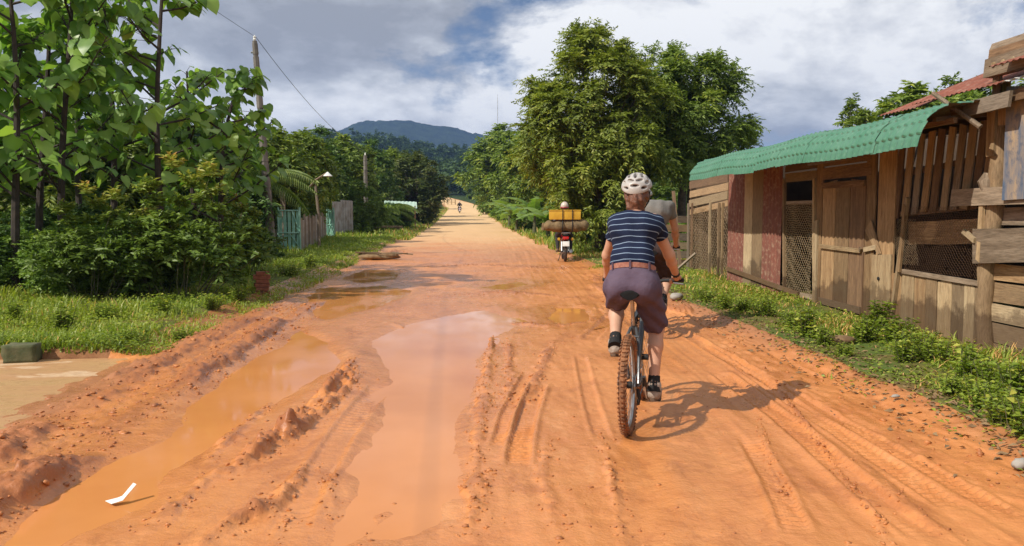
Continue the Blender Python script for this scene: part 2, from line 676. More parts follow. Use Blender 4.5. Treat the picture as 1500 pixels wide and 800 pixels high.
# tyre tracks: (pixels, half width, depth, lug period, lug height)
TRACKS = [
    ([(790, 560), (772, 610), (762, 650), (758, 690)], 0.075, 0.022, 0.055, 0.014),
    ([(775, 545), (742, 610), (728, 660)], 0.05, 0.018, 0.06, 0.012),
    ([(1050, 545), (1150, 620), (1290, 740), (1370, 800)], 0.085, 0.020, 0.060, 0.012),
    ([(1020, 500), (1130, 570), (1280, 670), (1420, 760)], 0.075, 0.016, 0.065, 0.010),
    ([(1060, 520), (1200, 600), (1360, 690), (1500, 770)], 0.070, 0.014, 0.060, 0.010),
    ([(1095, 640), (1140, 720), (1175, 800)], 0.07, 0.016, 0.055, 0.009),
    ([(850, 520), (868, 600), (885, 650)], 0.06, 0.012, 0.06, 0.006),
    ([(985, 480), (1060, 520), (1140, 575)], 0.09, 0.018, 0.08, 0.006),
    ([(860, 500), (900, 460), (930, 430)], 0.10, 0.018, 0.08, 0.006),
    ([(560, 560), (500, 640), (450, 720), (420, 780)], 0.09, 0.010, 0.07, 0.004),
]
# hollows that hold water: (polygon in pixels, depth)
HOLLOWS = [
    ([(445, 478), (495, 505), (505, 540), (395, 600), (300, 668), (250, 720), (110, 800), (-60, 860), (60, 735), (210, 640), (330, 545)], 0.040, 0.22),
    ([(530, 500), (600, 470), (720, 450), (780, 470), (735, 490), (712, 560), (700, 640), (690, 720), (560, 720), (470, 690), (540, 600)], 0.034, 0.30),
    ([(428, 452), (470, 420), (560, 416), (610, 424), (560, 446), (470, 468)], 0.045, 0.25),
    ([(500, 408), (530, 394), (588, 395), (580, 408), (530, 414)], 0.045, 0.25),
    ([(795, 465), (815, 450), (870, 450), (872, 468), (830, 480)], 0.04, 0.16),
    ([(905, 655), (965, 650), (975, 720), (985, 830), (900, 830), (908, 720)], 0.016, 0.16),
    ([(520, 690), (690, 700), (670, 760), (560, 800), (480, 820), (430, 830)], 0.020, 0.20),
    ([(690, 420), (760, 410), (790, 416), (740, 424)], 0.03, 0.3),
    ([(990, 650), (1060, 640), (1120, 740), (1150, 830), (1010, 830)], 0.010, 0.12),
]


def worley(x, y, seed=0):
    ix = np.floor(x).astype(np.int64); iy = np.floor(y).astype(np.int64)
    d = np.full(x.shape, 9.0)
    for a in (-1, 0, 1):
        for b in (-1, 0, 1):
            cx_, cy_ = ix + a, iy + b
            px_ = cx_ + _hash(cx_, cy_, seed); py_ = cy_ + _hash(cx_, cy_, seed + 7)
            d = np.minimum(d, np.hypot(x - px_, y - py_))
    return d


def poly_sd(x, y, pts):
    """signed distance to polygon (negative inside)"""
    n = len(pts)
    d = np.full(x.shape, 1e9); ins = np.zeros(x.shape, bool)
    for i in range(n):
        x0, y0 = pts[i]; x1, y1 = pts[(i + 1) % n]
        dx, dy = x1 - x0, y1 - y0
        t = np.clip(((x - x0) * dx + (y - y0) * dy) / (dx * dx + dy * dy + 1e-12), 0, 1)
        d = np.minimum(d, np.hypot(x - x0 - t * dx, y - y0 - t * dy))
        c = ((y0 > y) != (y1 > y)) & (x < (x1 - x0) * (y - y0) / (y1 - y0 + 1e-12) + x0)
        ins ^= c
    return np.where(ins, -d, d)


def mud(x, y):
    """height, clod, wet of the near road surface"""
    h = 0.008 + 0.018 * fbm(x * 0.55, y * 0.30, 3, 5) + 0.010 * fbm(x * 2.2, y * 0.9, 3, 11)
    clod = np.zeros_like(h); wet = np.zeros_like(h)
    # general squeezed texture that follows the traffic
    h = h + 0.006 * fbm(x * 9, y * 1.6, 3, 21) * sstep(-1.2, 0.4, x)
    h = h + 0.0035 * fbm(x * 16, y * 12, 3, 31)
    # wider streaks on the right
    h = h + 0.016 * fbm((x - 0.06 * y) * 7.5, y * 0.35, 3, 41) * sstep(1.2, 1.9, x)
    rr = 0.0
    # left berm: two crests with a churned trough
    wob = 0.10 * fbm(y * 0.8, y * 0 + 3.3, 3, 51)
    env = sstep(2.2, 3.0, y) * (1 - sstep(12.0, 15.5, y))
    n1 = fbm(x * 5, y * 4, 4, 61); n2 = fbm(x * 13, y * 11, 3, 71)
    big = fbm(x * 1.3, y * 1.1, 2, 77)
    hf = 0.05 * fbm(x * 7, y * 6, 3, 66)
    b1 = (1 - sstep(0.08, 0.24, np.abs(x + 2.95 - wob + hf))) * 0.075
    b2 = (1 - sstep(0.05, 0.15, np.abs(x + 2.38 - wob * 1.3 + hf))) * 0.065
    pl = sstep(-3.15, -2.85, x - wob) * (1 - sstep(-2.35, -2.12, x - wob)) * 0.035
    berm = (b1 * (1 + 0.8 * big) + b2 * (1 + 0.9 * big) + pl)
    cl = np.clip(berm / 0.07, 0, 1)
    w1 = worley(x * 8, y * 7, 3); w2 = worley(x * 19, y * 16, 5)
    lumps = 0.040 * (0.55 - w1) + 0.030 * (0.5 - w2) + 0.012 * n2
    brk = np.clip(0.75 + 1.1 * fbm(x * 0.9, y * 0.8, 2, 79), 0.15, 1.2)
    h = h + env * brk * (0.72 * berm + cl * (0.024 * n1 + 0.9 * lumps))
    clod = np.maximum(clod, env * cl * np.clip(0.35 + 0.6 * brk, 0, 1))
    for pix, hh, w, cd in RIDGES:
        pts = pline(pix)
        px = [p[0] for p in pts]; py = [p[1] for p in pts]
        m = np.where((x > min(px) - 4 * w) & (x < max(px) + 4 * w) & (y > min(py) - 4 * w) & (y < max(py) + 4 * w))[0]
        if len(m) == 0:
            continue
        xx, yy = x[m], y[m]
        d, lat, al, tot = pdist(xx + 0.3 * w * fbm(xx * 4, yy * 3, 2, 81), yy, pts)
        rag = (0.5 if hh > 0.04 else 0.9) * w * fbm(xx * 6, yy * 4.5, 3, 83) + 0.6 * w * fbm(xx * 21, yy * 17, 2, 84)
        ends = sstep(0, 0.5, al) * (1 - sstep(tot - 0.5, tot, al))
        e = (1 - sstep(0.15 * w, 1.15 * w, d + rag)) * (0.25 + 0.75 * ends)
        # one flank is a cut face
        e = e * (1 - 0.35 * sstep(0, w, lat))
        amp = np.clip(0.72 + 0.85 * fbm(al * 2.2, al * 0 + hh * 99 + pts[0][0] * 7, 3, 91), 0.15, 1.1)
        nn = fbm(xx * 14, yy * 9, 3, 101)
        h[m] += hh * e * amp * (1 + 0.5 * cd * nn) + cd * e * min(1.0, hh / 0.05) * lumps[m] * 1.1
        clod[m] = np.maximum(clod[m], cd * np.clip(e * 1.3, 0, 1) * np.clip(amp, 0, 1))
    for pix, w, dep, per, lug in TRACKS:
        pts = pline(pix)
        px = [p[0] for p in pts]; py = [p[1] for p in pts]
        m = np.where((x > min(px) - 3 * w) & (x < max(px) + 3 * w) & (y > min(py) - 3 * w) & (y < max(py) + 3 * w))[0]
        if len(m) == 0:
            continue
        xx, yy = x[m], y[m]
        d, lat, al, tot = pdist(xx, yy, pts)
        endf = sstep(0, 0.3, al) * (1 - sstep(tot - 0.3, tot, al))
        g = (1 - sstep(w * 0.75, w * 1.05, d)) * endf
        rim = np.exp(-((d - w * 1.2) / (w * 0.25)) ** 2) * endf
        lg = sstep(-0.2, 0.3, np.sin(2 * math.pi * (al / per + np.abs(lat) * 5)))
        patch = sstep(-0.35, 0.15, fbm(xx * 1.5, yy * 1.2, 2, 111))
        h[m] += g * (-dep + 1.5 * lug * lg * patch) + rim * dep * 0.7
    for pix, dep, soft in HOLLOWS:
        pts = pline(pix)
        px = [p[0] for p in pts]; py = [p[1] for p in pts]
        m = np.where((x > min(px) - 1) & (x < max(px) + 1) & (y > min(py) - 2) & (y < max(py) + 2))[0]
        xx, yy = x[m], y[m]
        sd = poly_sd(xx + 0.12 * fbm(xx * 1.5, yy * 1.1, 3, 121), yy + 0.2 * fbm(xx * 1.2, yy * 0.9, 3, 122), pts)
        f = 1 - sstep(-soft, soft * 0.5, sd)
        h[m] = h[m] * (1 - 0.30 * f * (1 - clod[m])) - dep * f * (1 - 0.85 * np.clip(clod[m] * 1.4, 0, 1))
        wet[m] = np.maximum(wet[m], 1 - sstep(-0.05, 0.75, sd + 0.25 * fbm(xx * 2.2, yy * 1.2, 3, 125)))
    sheet = (1 - sstep(0.0, 0.7, x + 0.35 * fbm(x * 0.8, y * 0.5, 3, 141))) * sstep(-2.6, -2.1, x) * (1 - sstep(11, 17, y))
    wet = np.maximum(wet, 0.85 * sheet * np.clip(0.75 + 0.9 * fbm(x * 1.6, y * 0.7, 3, 143), 0, 1))
    return h, clod, wet


WATER_Z = -0.017


def terrain_z(x, y):
    """coarse height away from the mud detail (for placing things)"""
    x = np.asarray(x, float); y = np.asarray(y, float)
    s = x - cxr(y)
    z = zbase(y) + hill(x, y)
    terr = 0.10 * sstep(8.15, 8.32, y + 0.05 * fbm(x * 2, y * 0, 2, 5)) - 0.045 * (1 - sstep(8.15, 8.3, y))
    left = sstep(3.25, 3.75, -s)
    z = z + left * terr + 0.20 * sstep(4.5, 9, -s) * sstep(8.3, 11, y)
    right = sstep(3.15, 3.5, s + 0.12 * fbm(y * 0.9, y * 0, 3, 8))
    z = z + right * 0.075 + 0.05 * sstep(4.0, 5.5, s)
    return z


def tz(x, y):
    return float(terrain_z(np.array([x]), np.array([y]))[0])


def build_terrain():
    # lateral columns
    fine = np.arange(-3.6, 3.5001, 0.0155)
    mid_l = -3.6 - np.cumsum(np.geomspace(0.03, 420, 78))
    mid_r = 3.5 + np.cumsum(np.geomspace(0.03, 420, 78))
    S = np.concatenate([mid_l[::-1], fine, mid_r])
    i0 = len(mid_l); i1 = i0 + len(fine) - 1
    ys = [2.0]
    while ys[-1] < 300:
        ys.append(ys[-1] + max(0.0145, ys[-1] ** 2 / (CAMH * FPX) * 1.15 if ys[-1] < 40 else ys[-1] * 0.028))
    while ys[-1] < 4500:
        ys.append(ys[-1] * 1.06)
    back = [-40, -20, -10, -5, -2, 0, 1.0, 1.5]
    Y = np.array(back + ys)
    SS, YY = np.meshgrid(S, Y)
    XX = SS + cxr(YY) * np.clip(1 - np.abs(SS) / 400, 0, 1)
    Z = terrain_z(XX, YY)
    Z = Z + 0.02 * fbm(XX * 0.8, YY * 0.8, 3, 3) * (np.abs(SS) > 3.2)
    n = XX.size
    x = XX.ravel(); y = YY.ravel(); s = SS.ravel()
    clod = np.zeros(n); wet = np.zeros(n)
    near = np.where((np.abs(s) < 4.6) & (y > 1.4) & (y < 45))[0]
    h, c, w = mud(x[near], y[near])
    fade = 1 - sstep(3.1, 3.7, np.abs(s[near] - 0.05))
    fade = np.where(s[near] < 0, 1 - sstep(3.25, 3.6, -s[near]), fade)
    z = Z.ravel().copy()
    z[near] += h * fade
    far = np.where((np.abs(s) < 3.6) & (y >= 45) & (y < 400))[0]
    z[far] += 0.03 * fbm(x[far] * 0.8, y[far] * 0.15, 2, 7)
    # crumbled soil along the right-hand and left-hand road edge
    edge = np.where((((s > 2.7) & (s < 4.2)) | ((s < -2.6) & (s > -4.0))) & (y > 2) & (y < 40))[0]
    ed = fbm(x[edge] * 12, y[edge] * 9, 3, 131)
    z[edge] += 0.014 * ed
    clod[near] = c * fade; wet[near] = w * fade
    # uneven right edge
    mudm = sstep(3.1, 3.45, s + 0.25 * fbm(x * 1.1, y * 0.7, 3, 9)) 
    mudl = sstep(2.85, 3.25, -s + 0.16 * fbm(x * 1.3, y * 0.8, 3, 19))
    soil = np.maximum(mudm, mudl)
    soil = soil * (1 - (s < -2.9) * (y > 7.9) * (y < 8.42 + 0.08 * fbm(x * 3, y, 2, 2)))
    V = np.stack([x, y, z], 1)
    nx, ny = len(S), len(Y)
    ii, jj = np.meshgrid(np.arange(nx - 1), np.arange(ny - 1))
    a = (jj * nx + ii)
    F = np.stack([a, a + 1, a + nx + 1, a + nx], -1)
    road_m = (ii >= i0) & (ii < i1)
    out = {}
    for nm, msk in (('road', road_m), ('ground', ~road_m)):
        f = F[msk]
        u, inv = np.unique(f, return_inverse=True)
        me = np_mesh(nm, V[u], inv.reshape(-1, 4), True, {'clod': clod[u], 'wet': wet[u], 'soil': soil[u]})
        out[nm] = me
    return out


def mud_mat():
    m = NT('orange_mud')
    p = m.coord('Position')
    sp = m.n('ShaderNodeSeparateXYZ')
    m.l(p, sp.inputs[0])
    n1 = m.noise(p, 0.55, 6, 0.6)
    n2 = m.noise(p, 5.0, 8, 0.7)
    n3 = m.noise(p, 45.0, 4, 0.6)
    c = m.mix(m.ramp(n1, [(0.36, 0), (0.64, 1)]), (0.62, 0.253, 0.082), (0.54, 0.200, 0.060))
    c = m.mix(m.ramp(n2, [(0.42, 0), (0.70, 0.55)]), c, (0.43, 0.140, 0.038))
    pt = m.noise(m.coord('Position', scale=(1.5, 0.8, 1)), 1.7, 11, 0.72, 0.4)
    c = m.mix(m.ramp(pt, [(0.53, 0), (0.60, 0.55)]), c, (0.36, 0.118, 0.034))
    c = m.mix(m.ramp(pt, [(0.32, 0.5), (0.42, 0)]), c, (0.68, 0.32, 0.13))
    # long streaks dragged by traffic
    st = m.noise(m.coord('Position', scale=(7, 0.5, 1)), 1.0, 5, 0.6)
    c = m.mix(m.ramp(st, [(0.5, 0), (0.75, 0.45)]), c, (0.64, 0.27, 0.095))
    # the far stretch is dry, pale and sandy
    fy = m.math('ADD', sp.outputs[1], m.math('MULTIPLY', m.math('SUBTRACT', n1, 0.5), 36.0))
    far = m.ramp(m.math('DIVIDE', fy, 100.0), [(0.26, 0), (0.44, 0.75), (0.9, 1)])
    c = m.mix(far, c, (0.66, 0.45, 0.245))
    # churned clods are darker, redder earth from below
    cl = m.attr('clod')
    cf = m.math('MULTIPLY', m.ramp(m.math('MULTIPLY', cl, m.math('ADD', n2, 0.45)), [(0.25, 0), (0.75, 1)]), 0.62)
    c = m.mix(cf, c, (0.26, 0.085, 0.032))
    edge = m.attr('soil')
    c = m.mix(m.math('MULTIPLY', edge, 0.8), c, (0.34, 0.145, 0.065))
    m.set('Base Color', c)
    wet = m.attr('wet')
    m.set('IOR', 1.45)
    r = m.mix(wet, m.mix(m.ramp(n1, [(0.40, 0), (0.58, 1)]), m.ramp(n2, [(0.35, 0.36), (0.65, 0.55)]), m.ramp(n2, [(0.35, 0.20), (0.65, 0.38)])), m.ramp(n2, [(0.35, 0.07), (0.65, 0.22)]))
    r = m.mix(cf, r, (0.5, 0.5, 0.5))
    r = m.mix(far, r, (0.85, 0.85, 0.85))
    m.set('Roughness', r)
    m.set('Specular IOR Level', m.math('SUBTRACT', 0.5, m.math('MULTIPLY', far, 0.4)))
    hh = m.math('ADD', m.math('MULTIPLY', n2, 1.0), m.math('MULTIPLY', n3, 0.28))
    hh = m.math('ADD', hh, m.math('MULTIPLY', m.noise(p, 17.0, 6, 0.7, 0.3), 0.55))
    m.bump(hh, 0.55, 0.02)
    return m.m


def ground_mat():
    m = NT('verge_soil')
    p = m.coord('Position')
    n1 = m.noise(p, 0.9, 6, 0.6)
    n2 = m.noise(p, 7.0, 7, 0.7)
    earth = m.mix(m.ramp(n2, [(0.4, 0), (0.65, 1)]), (0.27, 0.13, 0.06), (0.17, 0.075, 0.035))
    turf = m.mix(m.ramp(n2, [(0.35, 0), (0.65, 1)]), (0.07, 0.115, 0.022), (0.12, 0.14, 0.035))
    c = m.mix(m.math('MULTIPLY', m.attr('soil'), m.ramp(n1, [(0.35, 0.45), (0.55, 1.0)])), earth, turf)
    sp = m.n('ShaderNodeSeparateXYZ')
    m.l(p, sp.inputs[0])
    c = m.mix(m.ramp(m.math('DIVIDE', sp.outputs[1], 400.0), [(0.25, 0), (0.5, 1)]), c, (0.035, 0.060, 0.018))
    m.bump(n2, 0.6, 0.03)
    m.set('Base Color', c)
    m.set('Roughness', 0.95)
    m.set('Specular IOR Level', 0.15)
    return m.m


def water_mat():
    m = NT('muddy_water')
    p = m.coord('Position')
    n1 = m.noise(p, 1.1, 5, 0.55)
    c = m.mix(m.ramp(n1, [(0.35, 0), (0.65, 1)]), (0.62, 0.250, 0.080), (0.55, 0.215, 0.066))
    m.set('Base Color', c)
    m.set('Roughness', m.ramp(m.noise(m.coord('Position', scale=(1.6, 0.7, 1)), 1.4, 5), [(0.42, 0.05), (0.62, 0.17)]))
    m.set('IOR', 1.36)
    m.bump(m.noise(m.coord('Position', scale=(1.0, 0.6, 1.0)), 5.0, 3, 0.5), 0.05, 0.01)
    return m.m


TER = build_terrain()
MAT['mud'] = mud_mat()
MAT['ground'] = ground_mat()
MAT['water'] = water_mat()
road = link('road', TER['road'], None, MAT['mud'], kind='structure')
gnd = link('ground', TER['ground'], None, MAT['ground'], kind='structure')


def puddle(pix, z=WATER_Z, grow=0.35):
    pts = pline(pix)
    cx = sum(p[0] for p in pts) / len(pts); cy = sum(p[1] for p in pts) / len(pts)
    vs_ = []
    for x, y in pts:
        d = math.hypot(x - cx, y - cy)
        vs_.append((x + (x - cx) / d * grow, y + (y - cy) / d * grow, z))
    me = bpy.data.meshes.new('puddle')
    me.from_pydata(vs_, [], [tuple(range(len(vs_)))])
    # upward facing
    me.update()
    if me.polygons[0].normal.z < 0:
        me.flip_normals()
    return link('puddle', me, None, MAT['water'], kind='structure')


for k, (pix, dep, soft) in enumerate(HOLLOWS[:5] + HOLLOWS[6:8]):
    # neighbouring sheets sit a millimetre apart so that none share a plane
    puddle(pix, WATER_Z + 0.0011 * k, 0.5)


# crumbs of mud thrown out along ridges, tracks and berm
def build_clods():
    rng = np.random.default_rng(3)
    P = []
    for pix, hh, w_, cd in RIDGES:
        pts = pline(pix)
        for (x0, y0), (x1, y1) in zip(pts[:-1], pts[1:]):
            k = int(math.hypot(x1 - x0, y1 - y0) * 110 * cd) + 1
            t = rng.uniform(0, 1, k)
            P.append(np.stack([x0 + (x1 - x0) * t + rng.normal(size=k) * w_ * 1.1, y0 + (y1 - y0) * t + rng.normal(size=k) * 0.05, np.clip(rng.gamma(1.4, 0.0036, k), 0.0015, 0.014)], 1))
    k = 3600
    y = 2.4 + 10.5 * rng.uniform(0, 1, k) ** 1.3
    P.append(np.stack([np.where(rng.random(k) < 0.5, -2.95, -2.36) + rng.normal(size=k) * 0.20, y, np.clip(rng.gamma(1.3, 0.0052, k), 0.002, 0.022)], 1))
    k = 900
    y = 2.4 + 14 * rng.uniform(0, 1, k) ** 1.4
    P.append(np.stack([rng.uniform(0.1, 3.3, k), y, np.clip(rng.gamma(1.6, 0.0028, k), 0.002, 0.012)], 1))
    k = 700
    y = 3.0 + 16 * rng.uniform(0, 1, k) ** 1.4
    P.append(np.stack([rng.normal(3.2, 0.22, k), y, np.clip(rng.gamma(1.6, 0.0055, k), 0.003, 0.022)], 1))
    P = np.concatenate(P)
    h, c, w_ = mud(P[:, 0], P[:, 1])
    z = h * (1 - sstep(3.1, 3.7, np.abs(P[:, 0]))) + terrain_z(P[:, 0], P[:, 1])
    ok = z > WATER_Z - 0.004
    P, z = P[ok], z[ok]
    n = len(P)
    # irregular little polyhedra, 14 corners pushed at random
    base = nrm(np.array([(1, 0, 0), (-1, 0, 0), (0, 1, 0), (0, -1, 0), (0, 0, 1), (0, 0, -1)], float))
    F0 = np.array([(0, 2, 4), (2, 1, 4), (1, 3, 4), (3, 0, 4), (2, 0, 5), (1, 2, 5), (3, 1, 5), (0, 3, 5)])
    # one subdivision
    vs_ = [tuple(b) for b in base]; mid = {}; F1 = []
    def mp(a, b):
        key = (min(a, b), max(a, b))
        if key not in mid:
            v = (np.array(vs_[a]) + np.array(vs_[b])); v /= np.linalg.norm(v)
            mid[key] = len(vs_); vs_.append(tuple(v))
        return mid[key]
    for a, b, c_ in F0:
        ab, bc, ca = mp(a, b), mp(b, c_), mp(c_, a)
        F1 += [(a, ab, ca), (ab, b, bc), (ca, bc, c_), (ab, bc, ca)]
    B = np.array(vs_); F1 = np.array(F1); m = len(B)
    S = P[:, 2][:, None, None] * rng.uniform(0.7, 1.35, (n, 1, 3)) * rng.uniform(0.45, 1.45, (n, m, 1))
    V = B[None] * S * np.array([1, 1, 0.6])
    V = V + np.stack([P[:, 0], P[:, 1], z + P[:, 2] * 0.05], 1)[:, None]
    F = (np.arange(n)[:, None, None] * m + F1[None]).reshape(-1, 3)
    o = link('mud_clods', np_mesh('mud_clods', V.reshape(-1, 3), F, False, {'clod': np.repeat(rng.uniform(0.35, 0.95, n), m)}), None, MAT['mud'], kind='stuff')
    tag(o, 'small crumbs of wet orange mud strewn over ridges and tracks', 'mud')


build_clods()


# driveway slab on the left, wet and silted over
def build_driveway():
    xs = np.linspace(-14, -2.95, 120); ys_ = np.linspace(1.0, 8.24, 90)
    X, Y = np.meshgrid(xs, ys_)
    edge = 8.19 + 0.05 * fbm(xs * 1.5, xs * 0, 3, 4)
    Y = Y / 8.24 * edge[None, :]
    Z = 0.004 + 0.006 * fbm(X * 0.9, Y * 0.9, 3, 14)
    V = np.stack([X.ravel(), Y.ravel(), Z.ravel()], 1)
    nx, ny = len(xs), len(ys_)
    ii, jj = np.meshgrid(np.arange(nx - 1), np.arange(ny - 1))
    a = (jj * nx + ii).ravel()
    me = np_mesh('driveway', V, np.stack([a, a + 1, a + nx + 1, a + nx], 1), True)
    m = NT('silted_concrete')
    p = m.coord('Position')
    n1 = m.noise(m.coord('Position', scale=(0.5, 1.6, 1)), 1.3, 6, 0.6)
    n2 = m.noise(p, 12, 5, 0.6)
    c = m.mix(m.ramp(n1, [(0.35, 0), (0.62, 1)]), (0.54, 0.335, 0.165), (0.40, 0.20, 0.085))
    c = m.mix(m.ramp(n1, [(0.55, 0), (0.58, 0.7), (0.63, 0)]), c, (0.66, 0.50, 0.32))
    c = m.mix(m.ramp(n2, [(0.5, 0), (0.8, 0.5)]), c, (0.26, 0.13, 0.06))
    m.set('Base Color', c)
    m.set('Roughness', m.ramp(n1, [(0.4, 0.25), (0.6, 0.6)]))
    m.bump(n2, 0.15, 0.01)
    return link('driveway', me, None, m.m, kind='structure')


build_driveway()


# ------------------------------------------------------------------ far mountain
def build_mountain():
    nx, ny = 520, 60
    D = 1750.0
    us = np.linspace(-200, 1700, nx)
    prof_u = [-200, 100, 400, 500, 530, 560, 590, 620, 650, 690, 740, 800, 900, 1100, 1400, 1700]
    prof_v = [262, 250, 225, 202, 191, 188, 187, 189, 194, 203, 207, 222, 245, 262, 272, 285]
    crest = np.interp(us, prof_u, prof_v)
    X = (us - VPU) / FPX * D
    H = (VPV - crest) / FPX * D + CAMH
    H = H + 3.5 * fbm(X / 60, X * 0, 4, 3)
    T = np.linspace(0, 1, ny)
    V = np.zeros((ny, nx, 3))
    for j, t in enumerate(T):
        yy = D - 420 + 560 * t
        hh = H * np.where(t < 0.75, sstep(0, 0.75, t), 1 - 0.6 * sstep(0.75, 1, t))
        V[j, :, 0] = X * (yy / D); V[j, :, 1] = yy
        V[j, :, 2] = hh * (1 + 0.10 * fbm(X / 120, X * 0 + t * 4, 3, 8) * (1 - abs(t - 0.75))) - 8 * (1 - t) + 2
    V[:, :, 2] += 4.5 * np.abs(fbm(V[:, :, 0] / 14, V[:, :, 1] / 14, 2, 6)) * (V[:, :, 2] > 4)
    a = (np.arange(ny - 1)[:, None] * nx + np.arange(nx - 1)[None, :]).ravel()
    me = np_mesh('mountain', V.reshape(-1, 3), np.stack([a, a + 1, a + nx + 1, a + nx], 1), True)
    m = NT('mountain_forest')
    p = m.coord('Position')
    n = m.noise(p, 0.05, 8, 0.7)
    m.set('Base Color', m.mix(m.ramp(n, [(0.35, 0), (0.65, 1)]), (0.008, 0.016, 0.010), (0.036, 0.058, 0.024)))
    m.set('Roughness', 1.0)
    m.set('Specular IOR Level', 0.0)
    m.bump(m.noise(p, 0.12, 5, 0.7), 1.0, 6.0)
    return link('mountain', me, None, m.m, kind='structure')


build_mountain()
# ================================================================== vegetation
def leaf_arrays(C, D, N, L, W, fold=0.18, droop=0.15):
    """diamond leaves folded along the rib; 4 verts and 2 triangles each"""
    C = np.asarray(C); n = len(C)
    L = np.broadcast_to(L, (n,))[:, None]; W = np.broadcast_to(W, (n,))[:, None]
    D = nrm(D)
    S = nrm(np.cross(D, N)); N = np.cross(S, D)
    a = C
    b = C + D * L * 0.45 + S * W * 0.5 + N * W * fold
    c = C + D * L - N * L * droop
    d = C + D * L * 0.45 - S * W * 0.5 + N * W * fold
    V = np.stack([a, b, c, d], 1).reshape(-1, 3)
    k = np.arange(n)[:, None] * 4
    F = np.concatenate([k + np.array([[0, 1, 2]]), k + np.array([[0, 2, 3]])], 1).reshape(-1, 3)
    return V, F


def sphere_dirs(rng, n):
    return nrm(rng.normal(size=(n, 3)))


def crown_arrays(rng, centers, radii, twigs, leaflets, leafL, leafW, up=0.35, droop=0.45, outc=None, shade=None):
    """sprays of leaflets along twigs that radiate from each clump centre"""
    K = len(centers)
    cen = np.repeat(centers, twigs, 0)
    rad = np.repeat(radii, twigs)
    out = nrm(cen - (outc if outc is not None else centers.mean(0)))
    td = nrm(sphere_dirs(rng, K * twigs) + out * 0.55 + np.array([0, 0, up]))
    tl = rad * rng.uniform(0.55, 1.15, K * twigs)
    n = K * twigs * leaflets
    t = np.tile(np.linspace(0.22, 1.0, leaflets), K * twigs) + rng.uniform(-0.04, 0.04, n)
    TD = np.repeat(td, leaflets, 0); TL = np.repeat(tl, leaflets)
    base = np.repeat(cen, leaflets, 0) + TD * (TL * t)[:, None]
    base[:, 2] -= droop * (TL * t * t) * 0.6
    side = nrm(np.cross(TD, np.array([0, 0, 1.0])) + 1e-4)
    sg = np.where(np.arange(n) % 2 == 0, 1.0, -1.0)[:, None]
    LD = nrm(TD * 0.6 + side * sg * 0.8 + rng.normal(size=(n, 3)) * 0.28 + np.array([0, 0, -droop * 0.5]))
    N = nrm(np.array([0, 0, 0.75]) + TD * 0.75 + rng.normal(size=(n, 3)) * 0.36)
    V, F = leaf_arrays(base, LD, N, leafL * rng.uniform(0.7, 1.25, n), leafW * rng.uniform(0.7, 1.2, n))
    clump = np.repeat(rng.uniform(0.0, 1.0, K), twigs * leaflets)
    var = np.clip(0.30 + 0.30 * (clump - 0.3) + rng.normal(size=n) * 0.16 + 0.18 * (t - 0.5), 0, 1)
    return V, F, np.repeat(var, 4)


def lobes_sample(rng, lobes, n):
    w = np.array([l[1][0] * l[1][1] * l[1][2] for l in lobes]) ** 0.72
    idx = rng.choice(len(lobes), n, p=w / w.sum())
    d = sphere_dirs(rng, n)
    r = rng.uniform(0.35, 1.0, n) ** 0.45
    C = np.array([lobes[i][0] for i in idx]); Rr = np.array([lobes[i][1] for i in idx])
    return C + d * r[:, None] * Rr


def limb(mb, a, b, r0, r1, rng, bend=0.15, seg=5, n=6):
    a = np.array(a, float); b = np.array(b, float)
    ln = np.linalg.norm(b - a)
    mid = rng.normal(size=3) * ln * bend * 0.5 + np.array([0, 0, -0.08 * ln])
    pts = []; rad = []
    for i in range(seg + 1):
        t = i / seg
        pts.append(tuple(a + (b - a) * t + mid * math.sin(math.pi * t)))
        rad.append(r0 + (r1 - r0) * t)
    mb.tube(pts, rad, n)


def make_tree(name, lobes, nclump, clump_r, twigs, leaflets, leafL, leafW, mat, seed, trunk_r=0.14, trunks=((0, 0),), up=0.3, droop=0.45, bark=None, nlimb=26):
    """a tree standing at the origin: trunk with limbs, crown of leaf sprays"""
    rng = np.random.default_rng(seed)
    root = empty(name)
    C = lobes_sample(rng, lobes, nclump)
    cm = np.mean([l[0] for l in lobes], 0)
    V, F, var = crown_arrays(rng, C, rng.uniform(0.7, 1.25, nclump) * clump_r, twigs, leaflets, leafL, leafW, up, droop, outc=cm)
    me = np_mesh('crown', V, F, False, {'var': var})
    link('crown', me, root, MAT[mat])
    mb = MB()
    order = rng.permutation(nclump)[:nlimb]
    zmin = min(l[0][2] - l[1][2] for l in lobes)
    for ti, (tx, ty) in enumerate(trunks):
        top = np.array([cm[0] * 0.7 + tx * 0.4, cm[1] * 0.7 + ty * 0.4, cm[2] + 0.2])
        fork = np.array([tx, ty, 0]) * 0.7 + top * 0.3
        fork[2] = max(zmin + 0.25 * (cm[2] - zmin), 0.3 * cm[2])
        mb.tube([(tx * 1.05, ty * 1.05, -0.3), (tx, ty, 0.15), tuple((np.array([tx, ty, 0]) + fork) / 2 + rng.normal(size=3) * 0.05), tuple(fork), tuple((fork + top) / 2 + rng.normal(size=3) * 0.12), tuple(top)],
                [trunk_r * 1.5, trunk_r * 1.1, trunk_r, trunk_r * 0.85, trunk_r * 0.6, trunk_r * 0.25], 9)
        for k in order[ti::len(trunks)]:
            t = rng.uniform(0.0, 0.8)
            a = fork + (top - fork) * t
            limb(mb, a, C[k], trunk_r * 0.42 * (1 - 0.5 * t), 0.012, rng)
    mb.build('trunk', MAT[bark or 'bark'], root)
    return root


